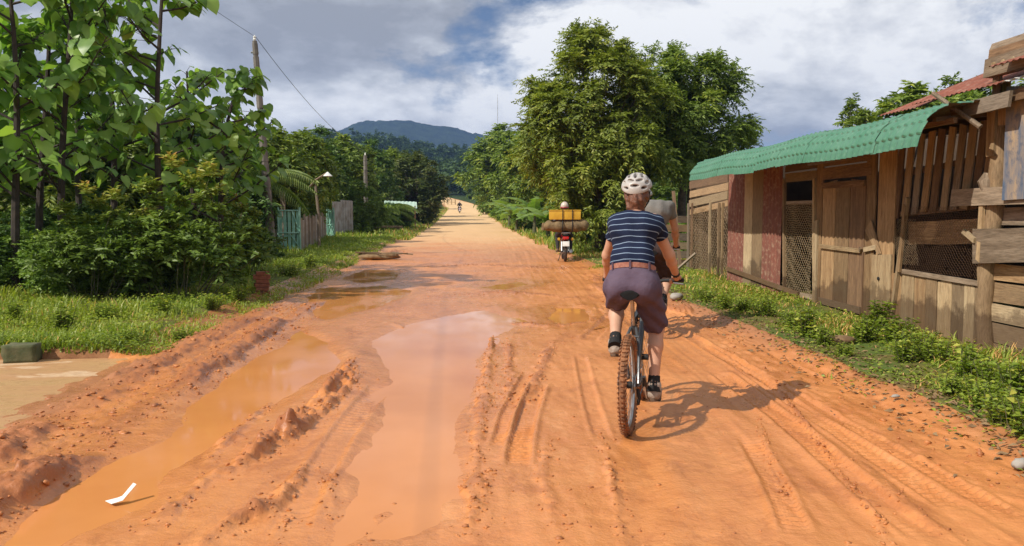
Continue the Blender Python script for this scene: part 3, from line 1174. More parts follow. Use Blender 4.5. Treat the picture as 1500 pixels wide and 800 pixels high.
def make_bush(name, lobes, nclump, clump_r, twigs, leaflets, leafL, leafW, mat, seed, up=0.5, droop=0.25, nstem=14):
    rng = np.random.default_rng(seed)
    root = empty(name)
    C = lobes_sample(rng, lobes, nclump)
    C[:, 2] = np.maximum(C[:, 2], 0.05)
    V, F, var = crown_arrays(rng, C, rng.uniform(0.7, 1.25, nclump) * clump_r, twigs, leaflets, leafL, leafW, up, droop)
    if mat == 'leaf_young':
        top = np.array([c for c in V[:, 2]])
        zz = (top - top.min()) / (np.ptp(top) + 1e-6)
        var = np.clip(var * 0.5 + 1.15 * np.clip(zz - 0.42, 0, 1), 0, 1)
    link('foliage', np_mesh('foliage', V, F, False, {'var': var}), root, MAT[mat])
    mb = MB()
    for k in rng.permutation(nclump)[:nstem]:
        c = C[k]
        limb(mb, (c[0] * 0.3, c[1] * 0.3, -0.1), c, 0.013, 0.004, rng, 0.2, 4, 5)
    mb.build('stem', MAT['stem'], root)
    return root


# ------------------------------------------------------------------ big-leaved saplings, every leaf its own piece
def big_leaf_mesh(seed):
    rng = random.Random(seed)
    # heart outline (x across, y along), tip at y=1
    prof = [(0.0, 0.0), (0.20, -0.10), (0.40, -0.02), (0.50, 0.20), (0.45, 0.45), (0.30, 0.70), (0.12, 0.90), (0.0, 1.04)]
    vs_ = []; fs = []
    rib = [(0.0, 0.0), (0.0, 0.06), (0.0, 0.13), (0.0, 0.25), (0.0, 0.45), (0.0, 0.68), (0.0, 0.88), (0.0, 1.04)]

    def zz(x, y):
        return -0.28 * y * y + 0.22 * abs(x) - 0.42 * x * x + 0.035 * math.sin(y * 17 + seed) * abs(x) * 2 + 0.02 * rng.uniform(-1, 1)
    for x, y in rib:
        vs_.append((x, y, zz(x, y)))
    for s in (1, -1):
        b = len(vs_)
        j = 1 + 0.12 * rng.uniform(-1, 1)
        for x, y in prof[1:7]:
            vs_.append((x * s * j, y, zz(x * j, y)))
        seq = [0] + [b + i for i in range(6)] + [7]
        for i in range(7):
            a, c = seq[i], seq[i + 1]
            r0, r1 = i, i + 1
            f = [a, c, r1, r0] if r0 != a and c != r1 else ([a, c, r1] if r0 == a else [a, c, r0])
            f = list(dict.fromkeys(f))
            fs.append(f if s == 1 else f[::-1])
    me = bpy.data.meshes.new('leaf')
    me.from_pydata(vs_, [], fs)
    at = me.attributes.new('var', 'FLOAT', 'POINT')
    base = [0.25, 0.42, 0.55, 0.75, 0.95][seed % 5]
    at.data.foreach_set('value', [min(1, base + (0.16 if i < 8 else 0)) for i in range(len(vs_))])
    me.polygons.foreach_set('use_smooth', [True] * len(me.polygons))
    me.materials.append(MAT['leaf_big'])
    me.update()
    return me


BIGLEAF = [big_leaf_mesh(i) for i in range(5)]


def big_leaf_tree(base, height, lean, label, seed, leafsize=0.42, nbranch=7, spread=1.3, nper=7, group='big-leaved trees on the left'):
    rng = np.random.default_rng(seed)
    root = empty('broadleaf_tree', base, 0, label, 'tree', group)
    mb = MB()
    B = np.array(base, float)

    def axis(t):
        return B + np.array([lean[0] * t * t, lean[1] * t * t, height * t]) + np.array([0.06 * math.sin(5 * t + seed), 0.06 * math.cos(4 * t + seed), 0])
    mb.tube([tuple(axis(t) - (np.array([0, 0, 0.2]) if t == 0 else 0)) for t in np.linspace(0, 1, 9)], [0.065 * (1 - 0.8 * t) + 0.008 for t in np.linspace(0, 1, 9)], 7)
    leaves = []

    def put(p, d, size):
        # petiole then blade that hangs over
        d = d / np.linalg.norm(d)
        q = p + d * rng.uniform(0.10, 0.24) + np.array([0, 0, 0.04])
        mb.tube([tuple(p), tuple((p + q) / 2 + np.array([0, 0, 0.015])), tuple(q)], [0.007, 0.005, 0.004], 4, cap=False)
        h = nrm(np.array([d[0], d[1], 0.0]) + rng.normal(size=3) * 0.25)
        tilt = rng.uniform(-1.05, -0.15)
        D = Vector((h[0] * math.cos(tilt), h[1] * math.cos(tilt), math.sin(tilt))).normalized()
        up = Vector((0, 0, 1)) + Vector(rng.normal(size=3) * 0.25)
        X = D.cross(up).normalized(); Z = X.cross(D)
        M = Matrix((X, D, Z)).transposed().to_4x4() @ Matrix.Scale(size, 4)
        M.translation = Vector(q)
        leaves.append(M)
    for k in range(nbranch):
        t = 0.26 + 0.70 * (k + rng.uniform(0, 0.6)) / nbranch
        a = rng.uniform(0, 2 * math.pi)
        ln = spread * (1.15 - 0.75 * t) * rng.uniform(0.75, 1.2)
        p0 = axis(t)
        d = np.array([math.cos(a), math.sin(a), rng.uniform(0.35, 0.8)])
        p1 = p0 + d * ln
        pm = (p0 + p1) / 2 - np.array([0, 0, 0.06 * ln])
        mb.tube([tuple(p0), tuple(pm), tuple(p1)], [0.022, 0.016, 0.008], 5)
        for j in range(nper):
            s = 0.25 + 0.75 * (j + 0.5) / nper
            p = p0 + (p1 - p0) * s - np.array([0, 0, 0.06 * ln * 4 * s * (1 - s)])
            sd = np.array([-d[1], d[0], 0.1]) * (1 if j % 2 else -1)
            put(p, d * 0.45 + sd * 0.8 + rng.normal(size=3) * 0.3, leafsize * rng.uniform(0.65, 1.15))
    for j in range(6):
        p = axis(0.9 + 0.1 * j / 5)
        a = j * 2.4
        put(p, np.array([math.cos(a), math.sin(a), 0.5]), leafsize * (0.9 - 0.08 * j))
    mb.build('trunk', MAT['dark_bark'], root)
    pin = world_of(root).inverted()
    for i, M in enumerate(leaves):
        o = bpy.data.objects.new('leaf', BIGLEAF[int(rng.integers(0, 5))])
        COL.objects.link(o)
        o.parent = root
        o.matrix_parent_inverse = pin
        o.matrix_basis = M
    return root


def pos_at(u, Y, z=None):
    p = at_y(u, VPV, Y)
    return (p.x, Y, tz(p.x, Y) if z is None else z)


big = [
    (238, 14.6, 5.9, (0.1, 0), 'slender big-leaved tree rising above the orange-tipped shrub', 0.46, 9, 1.7, 7),
    (95, 13.6, 5.6, (0.2, 0.1), 'leafy big-leaved tree between the two dark stems beyond the grass', 0.48, 9, 1.6, 8),
    (25, 13.0, 5.4, (-0.1, 0.2), 'big-leaved tree with a bare dark lower stem beside the driveway grass', 0.48, 9, 1.6, 8),
    (165, 15.8, 6.4, (0.0, 0.0), 'tall big-leaved tree standing behind the dense green bushes', 0.46, 10, 1.7, 8),
    (-30, 15.5, 6.6, (0.3, 0), 'big-leaved tree at the far end of the driveway grass', 0.48, 10, 1.8, 8),
    (318, 16.5, 4.1, (0.55, 0), 'leaning big-leaved sapling reaching towards the concrete pole', 0.42, 7, 1.3, 7),
    (290, 17.5, 4.3, (-0.2, 0), 'low big-leaved sapling set back among the dark trees', 0.42, 7, 1.3, 7),
    (120, 17.8, 7.2, (0.2, 0), 'tallest big-leaved tree, set back behind its neighbours', 0.46, 10, 1.8, 8),
    (60, 14.6, 5.3, (0.25, 0.1), 'big-leaved tree closest to the grass edge by the mossy block', 0.45, 8, 1.4, 8),
]
for i, (u, Y, h, lean, lab, ls, nb, sp, npb) in enumerate(big):
    big_leaf_tree(pos_at(u, Y), h, lean, lab, 40 + i, ls * 0.56, nb + 10, sp, npb + 7)

# ------------------------------------------------------------------ the large feathery trees on the right
GR = 'feathery roadside trees right of the road'
t = make_tree('feathery_tree', [((0.0, 0, 5.2), (2.0, 1.9, 1.7)), ((-0.7, 0.2, 3.4), (1.9, 1.7, 1.5)), ((0.2, -0.1, 6.7), (1.15, 1.1, 0.9)), ((0.9, -0.5, 4.4), (1.7, 1.5, 1.7)), ((-0.3, -0.6, 2.0), (1.3, 1.0, 1.1)), ((-1.1, 0, 5.0), (1.1, 1.1, 1.0)), ((0.6, 0, 2.4), (1.3, 1.1, 0.9))],
              170, 0.72, 27, 18, 0.155, 0.054, 'leaf_tree', 1, 0.17, ((0.1, 0), (0.5, 0.3)), up=0.25, droop=0.6, nlimb=50)
place(t, pos_at(873, 26.5), 0.0, 1.0)
tag(t, 'tall feathery tree with the highest crown, overhanging the loaded motorbike', 'tree', GR)
t = make_tree('feathery_tree', [((0.0, 0, 5.5), (2.3, 2.0, 1.5)), ((1.2, 0, 4.3), (1.9, 1.7, 1.1)), ((-1.2, 0.2, 4.4), (1.6, 1.6, 1.4)), ((-0.5, 0.0, 6.4), (1.4, 1.2, 0.9)), ((0.9, -0.3, 6.1), (1.2, 1.1, 0.8)), ((0.4, 0, 3.5), (2.2, 1.7, 0.6))],
              160, 0.72, 27, 18, 0.155, 0.054, 'leaf_mid', 2, 0.16, ((0.3, 0), (-1.2, 0.4), (1.1, 0.6)), up=0.25, droop=0.55, nlimb=50)
place(t, pos_at(990, 28.0), 0.3, 0.97)
tag(t, 'broad feathery tree with bare trunks behind the far end of the green roof', 'tree', GR)

# background tree kinds, standing at the origin, then copied
K = {}
K['round'] = make_tree('leafy_tree', [((0, 0, 3.6), (1.8, 1.7, 1.5)), ((0.9, 0.3, 2.6), (1.3, 1.3, 1.2)), ((-1.0, -0.2, 2.7), (1.3, 1.3, 1.2)), ((0.1, 0.2, 4.8), (1.0, 1.0, 0.8)), ((0, -0.3, 1.5), (1.3, 1.2, 0.9))], 110, 0.60, 14, 9, 0.26, 0.10, 'leaf_mid', 11, 0.13, up=0.3, droop=0.6, nlimb=20)
K['dark'] = make_tree('leafy_tree', [((0, 0, 3.9), (1.7, 1.7, 1.7)), ((0.8, 0, 2.4), (1.4, 1.4, 1.3)), ((-0.9, 0.2, 2.3), (1.4, 1.4, 1.3)), ((0.1, 0, 5.3), (1.0, 1.0, 1.0)), ((0, 0, 1.1), (1.5, 1.4, 0.9))], 110, 0.58, 14, 9, 0.24, 0.095, 'leaf_dark', 12, 0.13, up=0.3, droop=0.5, nlimb=20)
K['pale'] = make_tree('leafy_tree', [((0, 0, 2.9), (1.7, 1.6, 1.3)), ((0.9, 0, 2.0), (1.2, 1.2, 1.0)), ((-0.9, 0, 1.9), (1.2, 1.2, 1.0)), ((0, 0, 1.0), (1.6, 1.4, 0.8)), ((0.2, 0, 4.0), (0.9, 0.9, 0.7))], 100, 0.58, 14, 9, 0.24, 0.10, 'leaf_pale', 13, 0.11, up=0.35, droop=0.55, nlimb=18)
K['brown'] = make_tree('leafy_tree', [((0, 0, 3.2), (1.9, 1.8, 1.6)), ((0.9, 0, 2.2), (1.4, 1.4, 1.2)), ((-1.0, 0, 2.1), (1.4, 1.4, 1.2)), ((0, 0, 4.5), (1.2, 1.2, 0.8)), ((0.2, 0, 1.2), (1.6, 1.4, 0.9))], 110, 0.58, 15, 9, 0.24, 0.09, 'leaf_brown', 14, 0.14, up=0.3, droop=0.5, nlimb=18)
K['sparse'] = make_tree('leafy_tree', [((0, 0, 5.2), (1.2, 1.2, 0.9)), ((0.7, 0, 4.3), (1.0, 1.0, 0.7)), ((-0.7, 0, 4.2), (0.9, 0.9, 0.7)), ((0.1, 0, 6.2), (0.7, 0.7, 0.5))], 46, 0.50, 13, 10, 0.22, 0.085, 'leaf_mid', 15, 0.10, up=0.3, droop=0.5, nlimb=22)
used = set()


def stand(kind, u, Y, top_v, label, group, rz=None, wide=1.0, cat='tree', x=None):
    src = K[kind]
    o = src if kind not in used else copy_tree(src)
    used.add(kind)
    hgt = {'round': 5.9, 'dark': 6.6, 'pale': 5.0, 'brown': 5.6, 'sparse': 6.9, 'bush': 1.75, 'bushd': 1.75}[kind]
    loc = pos_at(u, Y)
    top = at_y(u, top_v, Y).z
    s = (top - loc[2]) / hgt
    place(o, loc, rz if rz is not None else (u * 0.37 + Y) % 6.28, (s * wide, s * wide, s))
    tag(o, label, cat, group)
    return o


GL = 'trees behind the left verge'
# left wall of trees behind the bushes
for u, Y, tv, kind, lab in [
    (-60, 20, 95, 'dark', 'dark tree at the back of the driveway side, behind the big-leaved trees'),
    (40, 19, 130, 'round', 'mid green tree closing the gap behind the bare dark stem'),
    (120, 21, 120, 'dark', 'dense dark tree behind the slender dark stems'),
    (200, 22, 140, 'round', 'mid green tree half hidden behind the slender big-leaved tree'),
    (285, 23, 160, 'dark', 'dark tree in shade behind the orange-tipped shrub'),
    (345, 26, 178, 'dark', 'dark tree just left of the concrete pole'),
    (400, 31, 178, 'round', 'mid green tree directly behind the concrete pole'),
    (440, 36, 182, 'round', 'leafy tree rising behind the nearer green gate'),
    (470, 44, 186, 'dark', 'dark tree behind the street lamp'),
    (508, 52, 190, 'round', 'leafy tree behind the corrugated tin sheets'),
    (545, 66, 204, 'dark', 'dark tree behind the pale concrete post'),
    (572, 74, 212, 'round', 'green tree beyond the pale concrete post'),
    (420, 33, 250, 'dark', 'low dark tree shading the nearer green gate'),
    (485, 56, 250, 'pale', 'pale green tree tucked behind the tin sheets'),
    (532, 45.5, 262, 'pale', 'pale green tree at the foot of the shorter concrete pole'),
    (330, 30, 200, 'round', 'mid green tree showing through the leaning sapling'),
    (240, 28, 170, 'dark', 'dark tree far back behind the slender big-leaved tree'),
]:
    stand(kind, u, Y, tv, lab, GL)
for u, Y, tv, kind, lab, w in [
    (612, 72, 222, 'brown', 'olive brown tree spreading over the stall roof', 1.15),
    (592, 84, 214, 'brown', 'olive brown tree behind the stall', 1.1),
    (618, 100, 240, 'brown', 'olive brown tree at the road bend', 1.15),
    (630, 140, 252, 'dark', 'dark tree on the inside of the road bend', 1.2),
]:
    stand(kind, u, Y, tv, lab, 'trees along the left side near the bend', wide=w)
GB = 'trees on the far right side of the road'
for u, Y, tv, kind, lab, w in [
    (742, 96, 174, 'round', 'rounded tree with drooping foliage under the thin mast', 1.2),
    (778, 70, 172, 'round', 'rounded tree left of the feathery tree, over the banana plants', 1.0),
    (818, 52, 180, 'round', 'rounded tree against the feathery tree and the banana plants', 0.95),
    (735, 112, 250, 'pale', 'pale bushy tree on the outer side of the road bend', 1.2),
    (762, 78, 258, 'pale', 'pale bushy tree below the drooping rounded tree', 1.1),
    (716, 165, 258, 'pale', 'small pale tree where the road disappears', 1.2),
    (697, 215, 262, 'pale', 'small pale tree beyond the bend in the road', 1.5),
    (850, 31, 262, 'dark', 'low dark tree filling the shade under the feathery tree', 1.3),
    (905, 33, 255, 'dark', 'low dark tree behind the striped cyclist', 1.3),
    (960, 40, 262, 'pale', 'pale green tree in the yard behind the cyclists', 1.3),
    (1015, 42, 258, 'pale', 'pale green tree in the yard behind the plank fence', 1.3),
    (1070, 45, 250, 'round', 'mid green tree just behind the far roof end', 1.2),
    (1255, 27, 140, 'sparse', 'small sparse tree alone above the green roof', 0.8),
    (1340, 26, 108, 'round', 'tree with clumped foliage behind the rusty roof', 1.0),
    (1395, 27, 112, 'sparse', 'sparse tree behind the rusty roof', 1.0),
    (1440, 25, 96, 'round', 'tree behind the wooden roof box', 0.9),
    (1530, 24, 110, 'sparse', 'sparse tree behind the blue-stained panel', 1.1),
]:
    stand(kind, u, Y, tv, lab, GB, wide=w)

# ------------------------------------------------------------------ bushes on the left verge
K['bush'] = make_bush('bush', [((0, 0, 0.75), (1.25, 1.0, 0.75)), ((0.6, 0.2, 0.5), (0.9, 0.8, 0.5)), ((-0.7, 0, 0.55), (0.9, 0.8, 0.55)), ((0.1, 0, 1.25), (0.6, 0.6, 0.4)), ((0, -0.2, 0.2), (1.4, 1.0, 0.25))], 165, 0.30, 17, 10, 0.075, 0.045, 'leaf_bush', 21, droop=0.45)
K['bushd'] = make_bush('bush', [((0, 0, 0.8), (1.2, 1.0, 0.8)), ((0.6, -0.2, 0.5), (0.9, 0.9, 0.5)), ((-0.6, 0, 0.6), (0.9, 0.8, 0.6)), ((-0.2, 0, 1.3), (0.6, 0.6, 0.4)), ((0, -0.2, 0.2), (1.4, 1.0, 0.25))], 165, 0.30, 17, 10, 0.08, 0.045, 'leaf_dark', 22, droop=0.45)
GS = 'bushes along the left verge'
for u, Y, tv, kind, lab, w in [
    (30, 13.4, 335, 'bush', 'rounded green bush behind the mossy block', 1.1),
    (120, 13.6, 318, 'bush', 'large mounded bush with glossy leaves at the grass edge', 1.15),
    (205, 14.2, 330, 'bushd', 'dark green bush at the foot of the slender big-leaved tree', 1.0),
    (272, 15.8, 340, 'bush', 'green bush between the orange-tipped shrubs', 1.0),
    (338, 18.8, 345, 'bush', 'leafy bush behind the brick stump', 1.0),
    (385, 23.0, 338, 'bushd', 'dark bush at the foot of the concrete pole', 0.9),
    (330, 21.5, 310, 'bushd', 'tall dark bush behind the leafy one by the brick stump', 1.0),
    (-40, 13.0, 330, 'bushd', 'dark bush at the outer end of the grass', 1.2),
    (160, 16.0, 300, 'bushd', 'tall dark bush behind the mounded bush', 1.2),
    (70, 16.5, 300, 'bushd', 'tall dark bush under the leafy big-leaved tree', 1.2),
    (430, 27.5, 350, 'bush', 'small bush beside the nearer green gate', 0.8),
    (250, 18.5, 300, 'bushd', 'shaded bush behind the taller orange-tipped shrub', 1.2),
    (548, 56, 300, 'bush', 'bush beside the tin sheets', 1.1),
    (570, 60, 296, 'bushd', 'dark bush in front of the stall', 1.2),
    (605, 74, 296, 'bushd', 'dark bush beyond the stall', 1.2),
    (800, 56, 292, 'bush', 'green bush right of the road near the banana plants', 1.3),
    (850, 38, 300, 'bush', 'green bush below the banana plants', 1.1),
    (895, 31, 315, 'bushd', 'dark bush beside the loaded motorbike', 1.1),
    (758, 80, 290, 'bush', 'green bush at the outer road edge before the bend', 1.5),
    (738, 110, 287, 'bush', 'green bush further along the outer road edge', 1.6),
    (1000, 24, 318, 'bush', 'green bush behind the plank fence', 1.1),
    (950, 26, 315, 'bush', 'green bush behind the grey-shirted cyclist', 1.1),
]:
    stand(kind, u, Y, tv, lab, GS if u < 640 else 'bushes right of the road', wide=w, cat='bush')
b = make_bush('young_shrub', [((0, 0, 1.9), (0.62, 0.55, 0.45)), ((0.1, 0, 1.2), (0.8, 0.7, 0.5)), ((-0.5, 0, 0.9), (0.8, 0.7, 0.5)), ((0.6, 0, 0.8), (0.8, 0.7, 0.5))], 60, 0.30, 13, 8, 0.13, 0.06, 'leaf_young', 23, up=0.7)
place(b, pos_at(262, 13.0), 0.2, 0.92)
tag(b, 'tall shrub with orange-tipped young leaves under the slender big-leaved tree', 'shrub', 'orange-tipped shrubs')
for u, Y, s, lab in [(352, 17.2, 0.70, 'small orange-tipped shrub near the brick stump'), (130, 12.6, 0.72, 'orange-tipped shrub growing out of the mounded bush'), (228, 13.2, 0.60, 'lowest orange-tipped shrub at the grass edge')]:
    c = copy_tree(b)
    place(c, pos_at(u, Y), u * 0.1, s, lab)


# ------------------------------------------------------------------ banana plants and a palm
def banana_leaf(seed):
    rng = random.Random(seed)
    n = 14
    vs_ = []; fs = []
    for i in range(n + 1):
        t = i / n
        w = 0.19 * math.sin(math.pi * min(1, t * 0.93 + 0.07)) ** 0.6
        y = t; z = 0.55 * t - 0.85 * t * t
        for s in (-1, 0, 1):
            cut = (0.55 if rng.random() < 0.3 else 1.0) if s else 1
            vs_.append((s * w * cut, y + (0.03 * rng.uniform(-1, 1) if s else 0), z - (0.35 * w * cut if s else 0)))
    for i in range(n):
        a = i * 3
        fs += [(a, a + 1, a + 4, a + 3), (a + 1, a + 2, a + 5, a + 4)]
    me = bpy.data.meshes.new('leaf')
    me.from_pydata(vs_, [], fs)
    at = me.attributes.new('var', 'FLOAT', 'POINT')
    at.data.foreach_set('value', [min(1, 0.2 + 0.6 * rng.random()) for _ in vs_])
    me.materials.append(MAT['banana'])
    me.update()
    return me


BL = [banana_leaf(i) for i in range(3)]


def banana(base, h, label, seed, n=8):
    rng = random.Random(seed)
    root = empty('banana_plant', base, 0, label, 'plant', 'banana plants under the roadside trees')
    MB().tube([(base[0], base[1], base[2] - 0.1), (base[0], base[1], base[2] + h * 0.5), (base[0] + 0.05, base[1], base[2] + h)], [0.13, 0.10, 0.05], 8).build('stem', MAT['stem'], root)
    for k in range(n):
        a = k * 2.4 + rng.random()
        M = Matrix.Translation((base[0], base[1], base[2] + h * rng.uniform(0.9, 1.0))) @ Matrix.Rotation(a, 4, 'Z') @ Matrix.Rotation(rng.uniform(0.1, 0.7), 4, 'X') @ Matrix.Scale(rng.uniform(1.9, 2.7), 4)
        link('leaf', BL[k % 3], root, None, M=M)
    return root


for u, Y, h, lab in [(757, 53, 1.0, 'banana plant with torn pale leaves at the road edge'), (803, 40, 0.9, 'banana plant beside the loaded motorbike'), (783, 46, 1.3, 'taller banana plant under the rounded trees'), (746, 62, 1.1, 'banana plant furthest along the road')]:
    banana(pos_at(u, Y), h, lab, int(u))


def palm(base, h, label, seed, n=13, size=2.3):
    rng = np.random.default_rng(seed)
    root = empty('palm_tree', base, 0, label, 'tree')
    B = np.array(base, float)
    MB().tube([tuple(B - [0, 0, 0.2]), tuple(B + [0.05, 0, h * 0.5]), tuple(B + [0.1, 0, h])], [0.13, 0.10, 0.08], 8).build('trunk', MAT['bark'], root)
    for k in range(n):
        a = k * 2.399; el = rng.uniform(0.2, 1.0)
        ts = np.linspace(0.05, 1, 30)
        dirh = np.array([math.cos(a), math.sin(a), 0])
        P = B + [0.1, 0, h] + dirh * (ts * size * math.cos(el * 0.6))[:, None] + np.array([0, 0, 1.0]) * (ts * size * math.sin(el) - 0.75 * size * ts ** 2)[:, None]
        T = nrm(np.gradient(P, axis=0))
        side = nrm(np.cross(T, [0, 0, 1.0]))
        C = np.concatenate([P, P]); D = np.concatenate([T * 0.5 + side * 0.8, T * 0.5 - side * 0.8]) + np.array([0, 0, -0.35])
        N = np.tile(np.array([[0, 0, 1.0]]), (60, 1))
        ll = 0.5 * size / 2.3 * np.concatenate([np.sin(np.pi * np.clip(ts, 0.1, 0.95))] * 2) + 0.08
        V, F = leaf_arrays(C, D, N, ll, 0.05, 0.1, 0.3)
        link('frond', np_mesh('frond', V, F, False, {'var': np.repeat(rng.uniform(0.3, 0.9, 60), 4)}), root, MAT['leaf_pale'])
    return root


palm(pos_at(566, 58), 1.3, 'short palm with arching feathery fronds beside the stall', 3, 14, 2.6)
palm(pos_at(545, 54), 1.0, 'low palm with arching fronds between tin sheets and stall', 4, 12, 2.2)
palm(pos_at(370, 28), 2.2, 'dark palm with narrow fronds behind the concrete pole', 5, 14, 2.4)


# ------------------------------------------------------------------ grass and weeds
def scatter_grass(name, n, xr, yr, accept, hgt, seed, width=0.009, lean=0.45, dry=0.06, ypow=0.5):
    rng = np.random.default_rng(seed)
    t = rng.uniform(0, 1, n)
    # denser near, thinner far
    y = yr[0] + (yr[1] - yr[0]) * t ** (1 / ypow)
    x = rng.uniform(xr[0], xr[1], n)
    k = accept(x, y)
    x, y = x[k], y[k]
    x = x + cxr(y)
    n = len(x)
    z = terrain_z(x, y)
    sc = np.clip(y / 14.0, 0.9, 4.0) ** 0.6
    h = hgt(x, y) * rng.uniform(0.45, 1.25, n) * (0.35 + 1.3 * vnoise(x * 1.3, y * 1.3, seed) ** 1.5)
    a = rng.uniform(0, 2 * math.pi, n)
    ln = lean * rng.uniform(0.3, 1.6, n)
    d = np.stack([np.cos(a), np.sin(a), np.zeros(n)], 1)
    s = np.stack([-np.sin(a), np.cos(a), np.zeros(n)], 1)
    w = (width * sc * rng.uniform(0.7, 1.4, n))[:, None]
    B = np.stack([x, y, z - 0.01], 1)
    M = B + d * (h * ln * 0.35)[:, None] + np.array([0, 0, 1.0]) * (h * 0.62)[:, None]
    T = B + d * (h * ln * 1.0)[:, None] + np.array([0, 0, 1.0]) * (h * 0.92)[:, None]
    V = np.stack([B - s * w, B + s * w, M + s * w * 0.8, M - s * w * 0.8, T], 1).reshape(-1, 3)
    kk = np.arange(n)[:, None] * 5
    F = np.concatenate([kk + [[0, 1, 2]], kk + [[0, 2, 3]], kk + [[3, 2, 4]]], 1).reshape(-1, 3)
    patch = vnoise(x * 0.7, y * 0.5, seed + 3)
    var = np.clip(0.2 + 0.45 * patch + rng.normal(size=n) * 0.15, 0, 0.9)
    var = np.where(rng.random(n) < dry, 1.0, var)
    return V, F, np.repeat(var, 5)


def grass_obj(name, label, V, F, var):
    o = link(name, np_mesh(name, V, F, False, {'var': var}), None, MAT['grass'], kind='stuff')
    tag(o, label, 'grass')
    return o


def small_leaves(n, xr, yr, accept, hmax, seed, L=0.045, W=0.030, ypow=0.5):
    rng = np.random.default_rng(seed)
    y = yr[0] + (yr[1] - yr[0]) * rng.uniform(0, 1, n) ** (1 / ypow)
    x = rng.uniform(xr[0], xr[1], n)
    k = accept(x, y)
    x, y = x[k], y[k]
    n = len(x)
    z = terrain_z(x, y) + hmax * rng.uniform(0.1, 1, n) * (0.4 + vnoise(x * 1.6, y * 1.6, seed))
    a = rng.uniform(0, 6.28, n)
    D = np.stack([np.cos(a), np.sin(a), rng.uniform(-0.2, 0.5, n)], 1)
    N = nrm(np.array([0, 0, 1.0]) + rng.normal(size=(n, 3)) * 0.35)
    sc = np.clip(y / 12, 0.9, 3) ** 0.6
    V, F = leaf_arrays(np.stack([x, y, z], 1), D, N, L * sc * rng.uniform(0.6, 1.3, n), W * sc * rng.uniform(0.6, 1.3, n))
    var = np.clip(0.25 + 0.4 * vnoise(x * 0.8, y * 0.8, seed + 1) + rng.normal(size=n) * 0.13, 0, 0.88)
    return V, F, np.repeat(var, 4)


def join_arrays(parts):
    Vs, Fs, As = [], [], []
    b = 0
    for V, F, A in parts:
        Vs.append(V); Fs.append(F + b); As.append(A); b += len(V)
    return np.concatenate(Vs), np.concatenate(Fs), np.concatenate(As)


def acc_left(x, y):
    e = -3.05 + 0.28 * fbm(x * 0 + 1, y * 0.7, 3, 19)
    wid = np.where(y < 12, 15, 13)
    ok = (x < e) & (x > -wid)
    gap = vnoise(x * 1.7, y * 1.3, 71) * 0.6 + vnoise(x * 4.1, y * 3.3, 72) * 0.4
    ok &= (gap > 0.36) | (np.random.default_rng(5).random(x.shape) < 0.25)
    far = x < e - 0.35 * sstep(26, 34, y) * vnoise(x * 0.8, y * 0.3, 3)
    return ok & far & (y > 8.25)


hl = lambda x, y: 0.085 + 0.10 * sstep(3.2, 5.5, -x) + 0.05 * sstep(30, 50, y)
P1 = scatter_grass('g', 115000, (-13, -2.7), (8.2, 46), acc_left, hl, 5, 0.0075, 0.6, 0.03, 0.55)
P2_ = small_leaves(60000, (-13, -2.7), (8.2, 40), acc_left, 0.13, 6, ypow=0.5)
P3_ = scatter_grass('g', 26000, (-16, -2.6), (40, 150), lambda x, y: (x < -2.7) & (x > -16), lambda x, y: 0.22 + 0 * x, 7, 0.012, 0.5, 0.08, 0.6)
grass_obj('grass', 'lush green grass on the left verge', *join_arrays([P1, P2_, P3_]))


def acc_right(x, y):
    e = 3.30 + 0.30 * fbm(x * 0 + 2, y * 0.8, 3, 9) - 0.15 * sstep(12, 20, y)
    dens = vnoise(x * 1.5, y * 1.2, 44)
    thin = sstep(e, e + 0.7, x) * 0.85 + 0.12
    rng = np.random.default_rng(99)
    inside_shed = (x > 5.15) & (y < 16.3)
    return (x > e) & (~inside_shed) & (rng.random(x.shape) < thin * np.clip(dens * 1.9 - 0.30, 0.08, 1)) & (x < 12)


hr = lambda x, y: 0.055 + 0.07 * sstep(3.6, 4.8, x) + 0.06 * sstep(14, 24, y)
Q1 = scatter_grass('g', 100000, (3.0, 9.5), (2.0, 30), acc_right, hr, 15, 0.0065, 0.8, 0.30, 0.55)
Q2 = small_leaves(36000, (3.1, 5.2), (2.0, 20), acc_right, 0.07, 16, 0.045, 0.03, 0.55)
Q3 = scatter_grass('g', 30000, (3.0, 11), (26, 150), lambda x, y: x > 3.1 + 0.3 * vnoise(x, y * 0.4, 5), lambda x, y: 0.26 + 0 * x, 17, 0.012, 0.5, 0.10, 0.6)
grass_obj('grass', 'patchy grass with dry blades along the right verge', *join_arrays([Q1, Q2, Q3]))
# dry litter on the bare edge
rng = np.random.default_rng(77)
n = 2600
y = 4.2 + 14 * rng.uniform(0, 1, n) ** 1.6; x = rng.normal(3.65, 0.28, n)
a = rng.uniform(0, 6.28, n)
V, F = leaf_arrays(np.stack([x, y, terrain_z(x, y) + 0.02], 1), np.stack([np.cos(a), np.sin(a), 0.15 * rng.normal(size=n)], 1), nrm(np.array([0, 0, 1.0]) + rng.normal(size=(n, 3)) * 0.4), rng.uniform(0.03, 0.075, n), rng.uniform(0.015, 0.035, n))
o = link('leaf_litter', np_mesh('leaf_litter', V, F, False), None, MAT['soil'], kind='stuff')
tag(o, 'dry fallen leaves scattered along the right road edge', 'leaves')


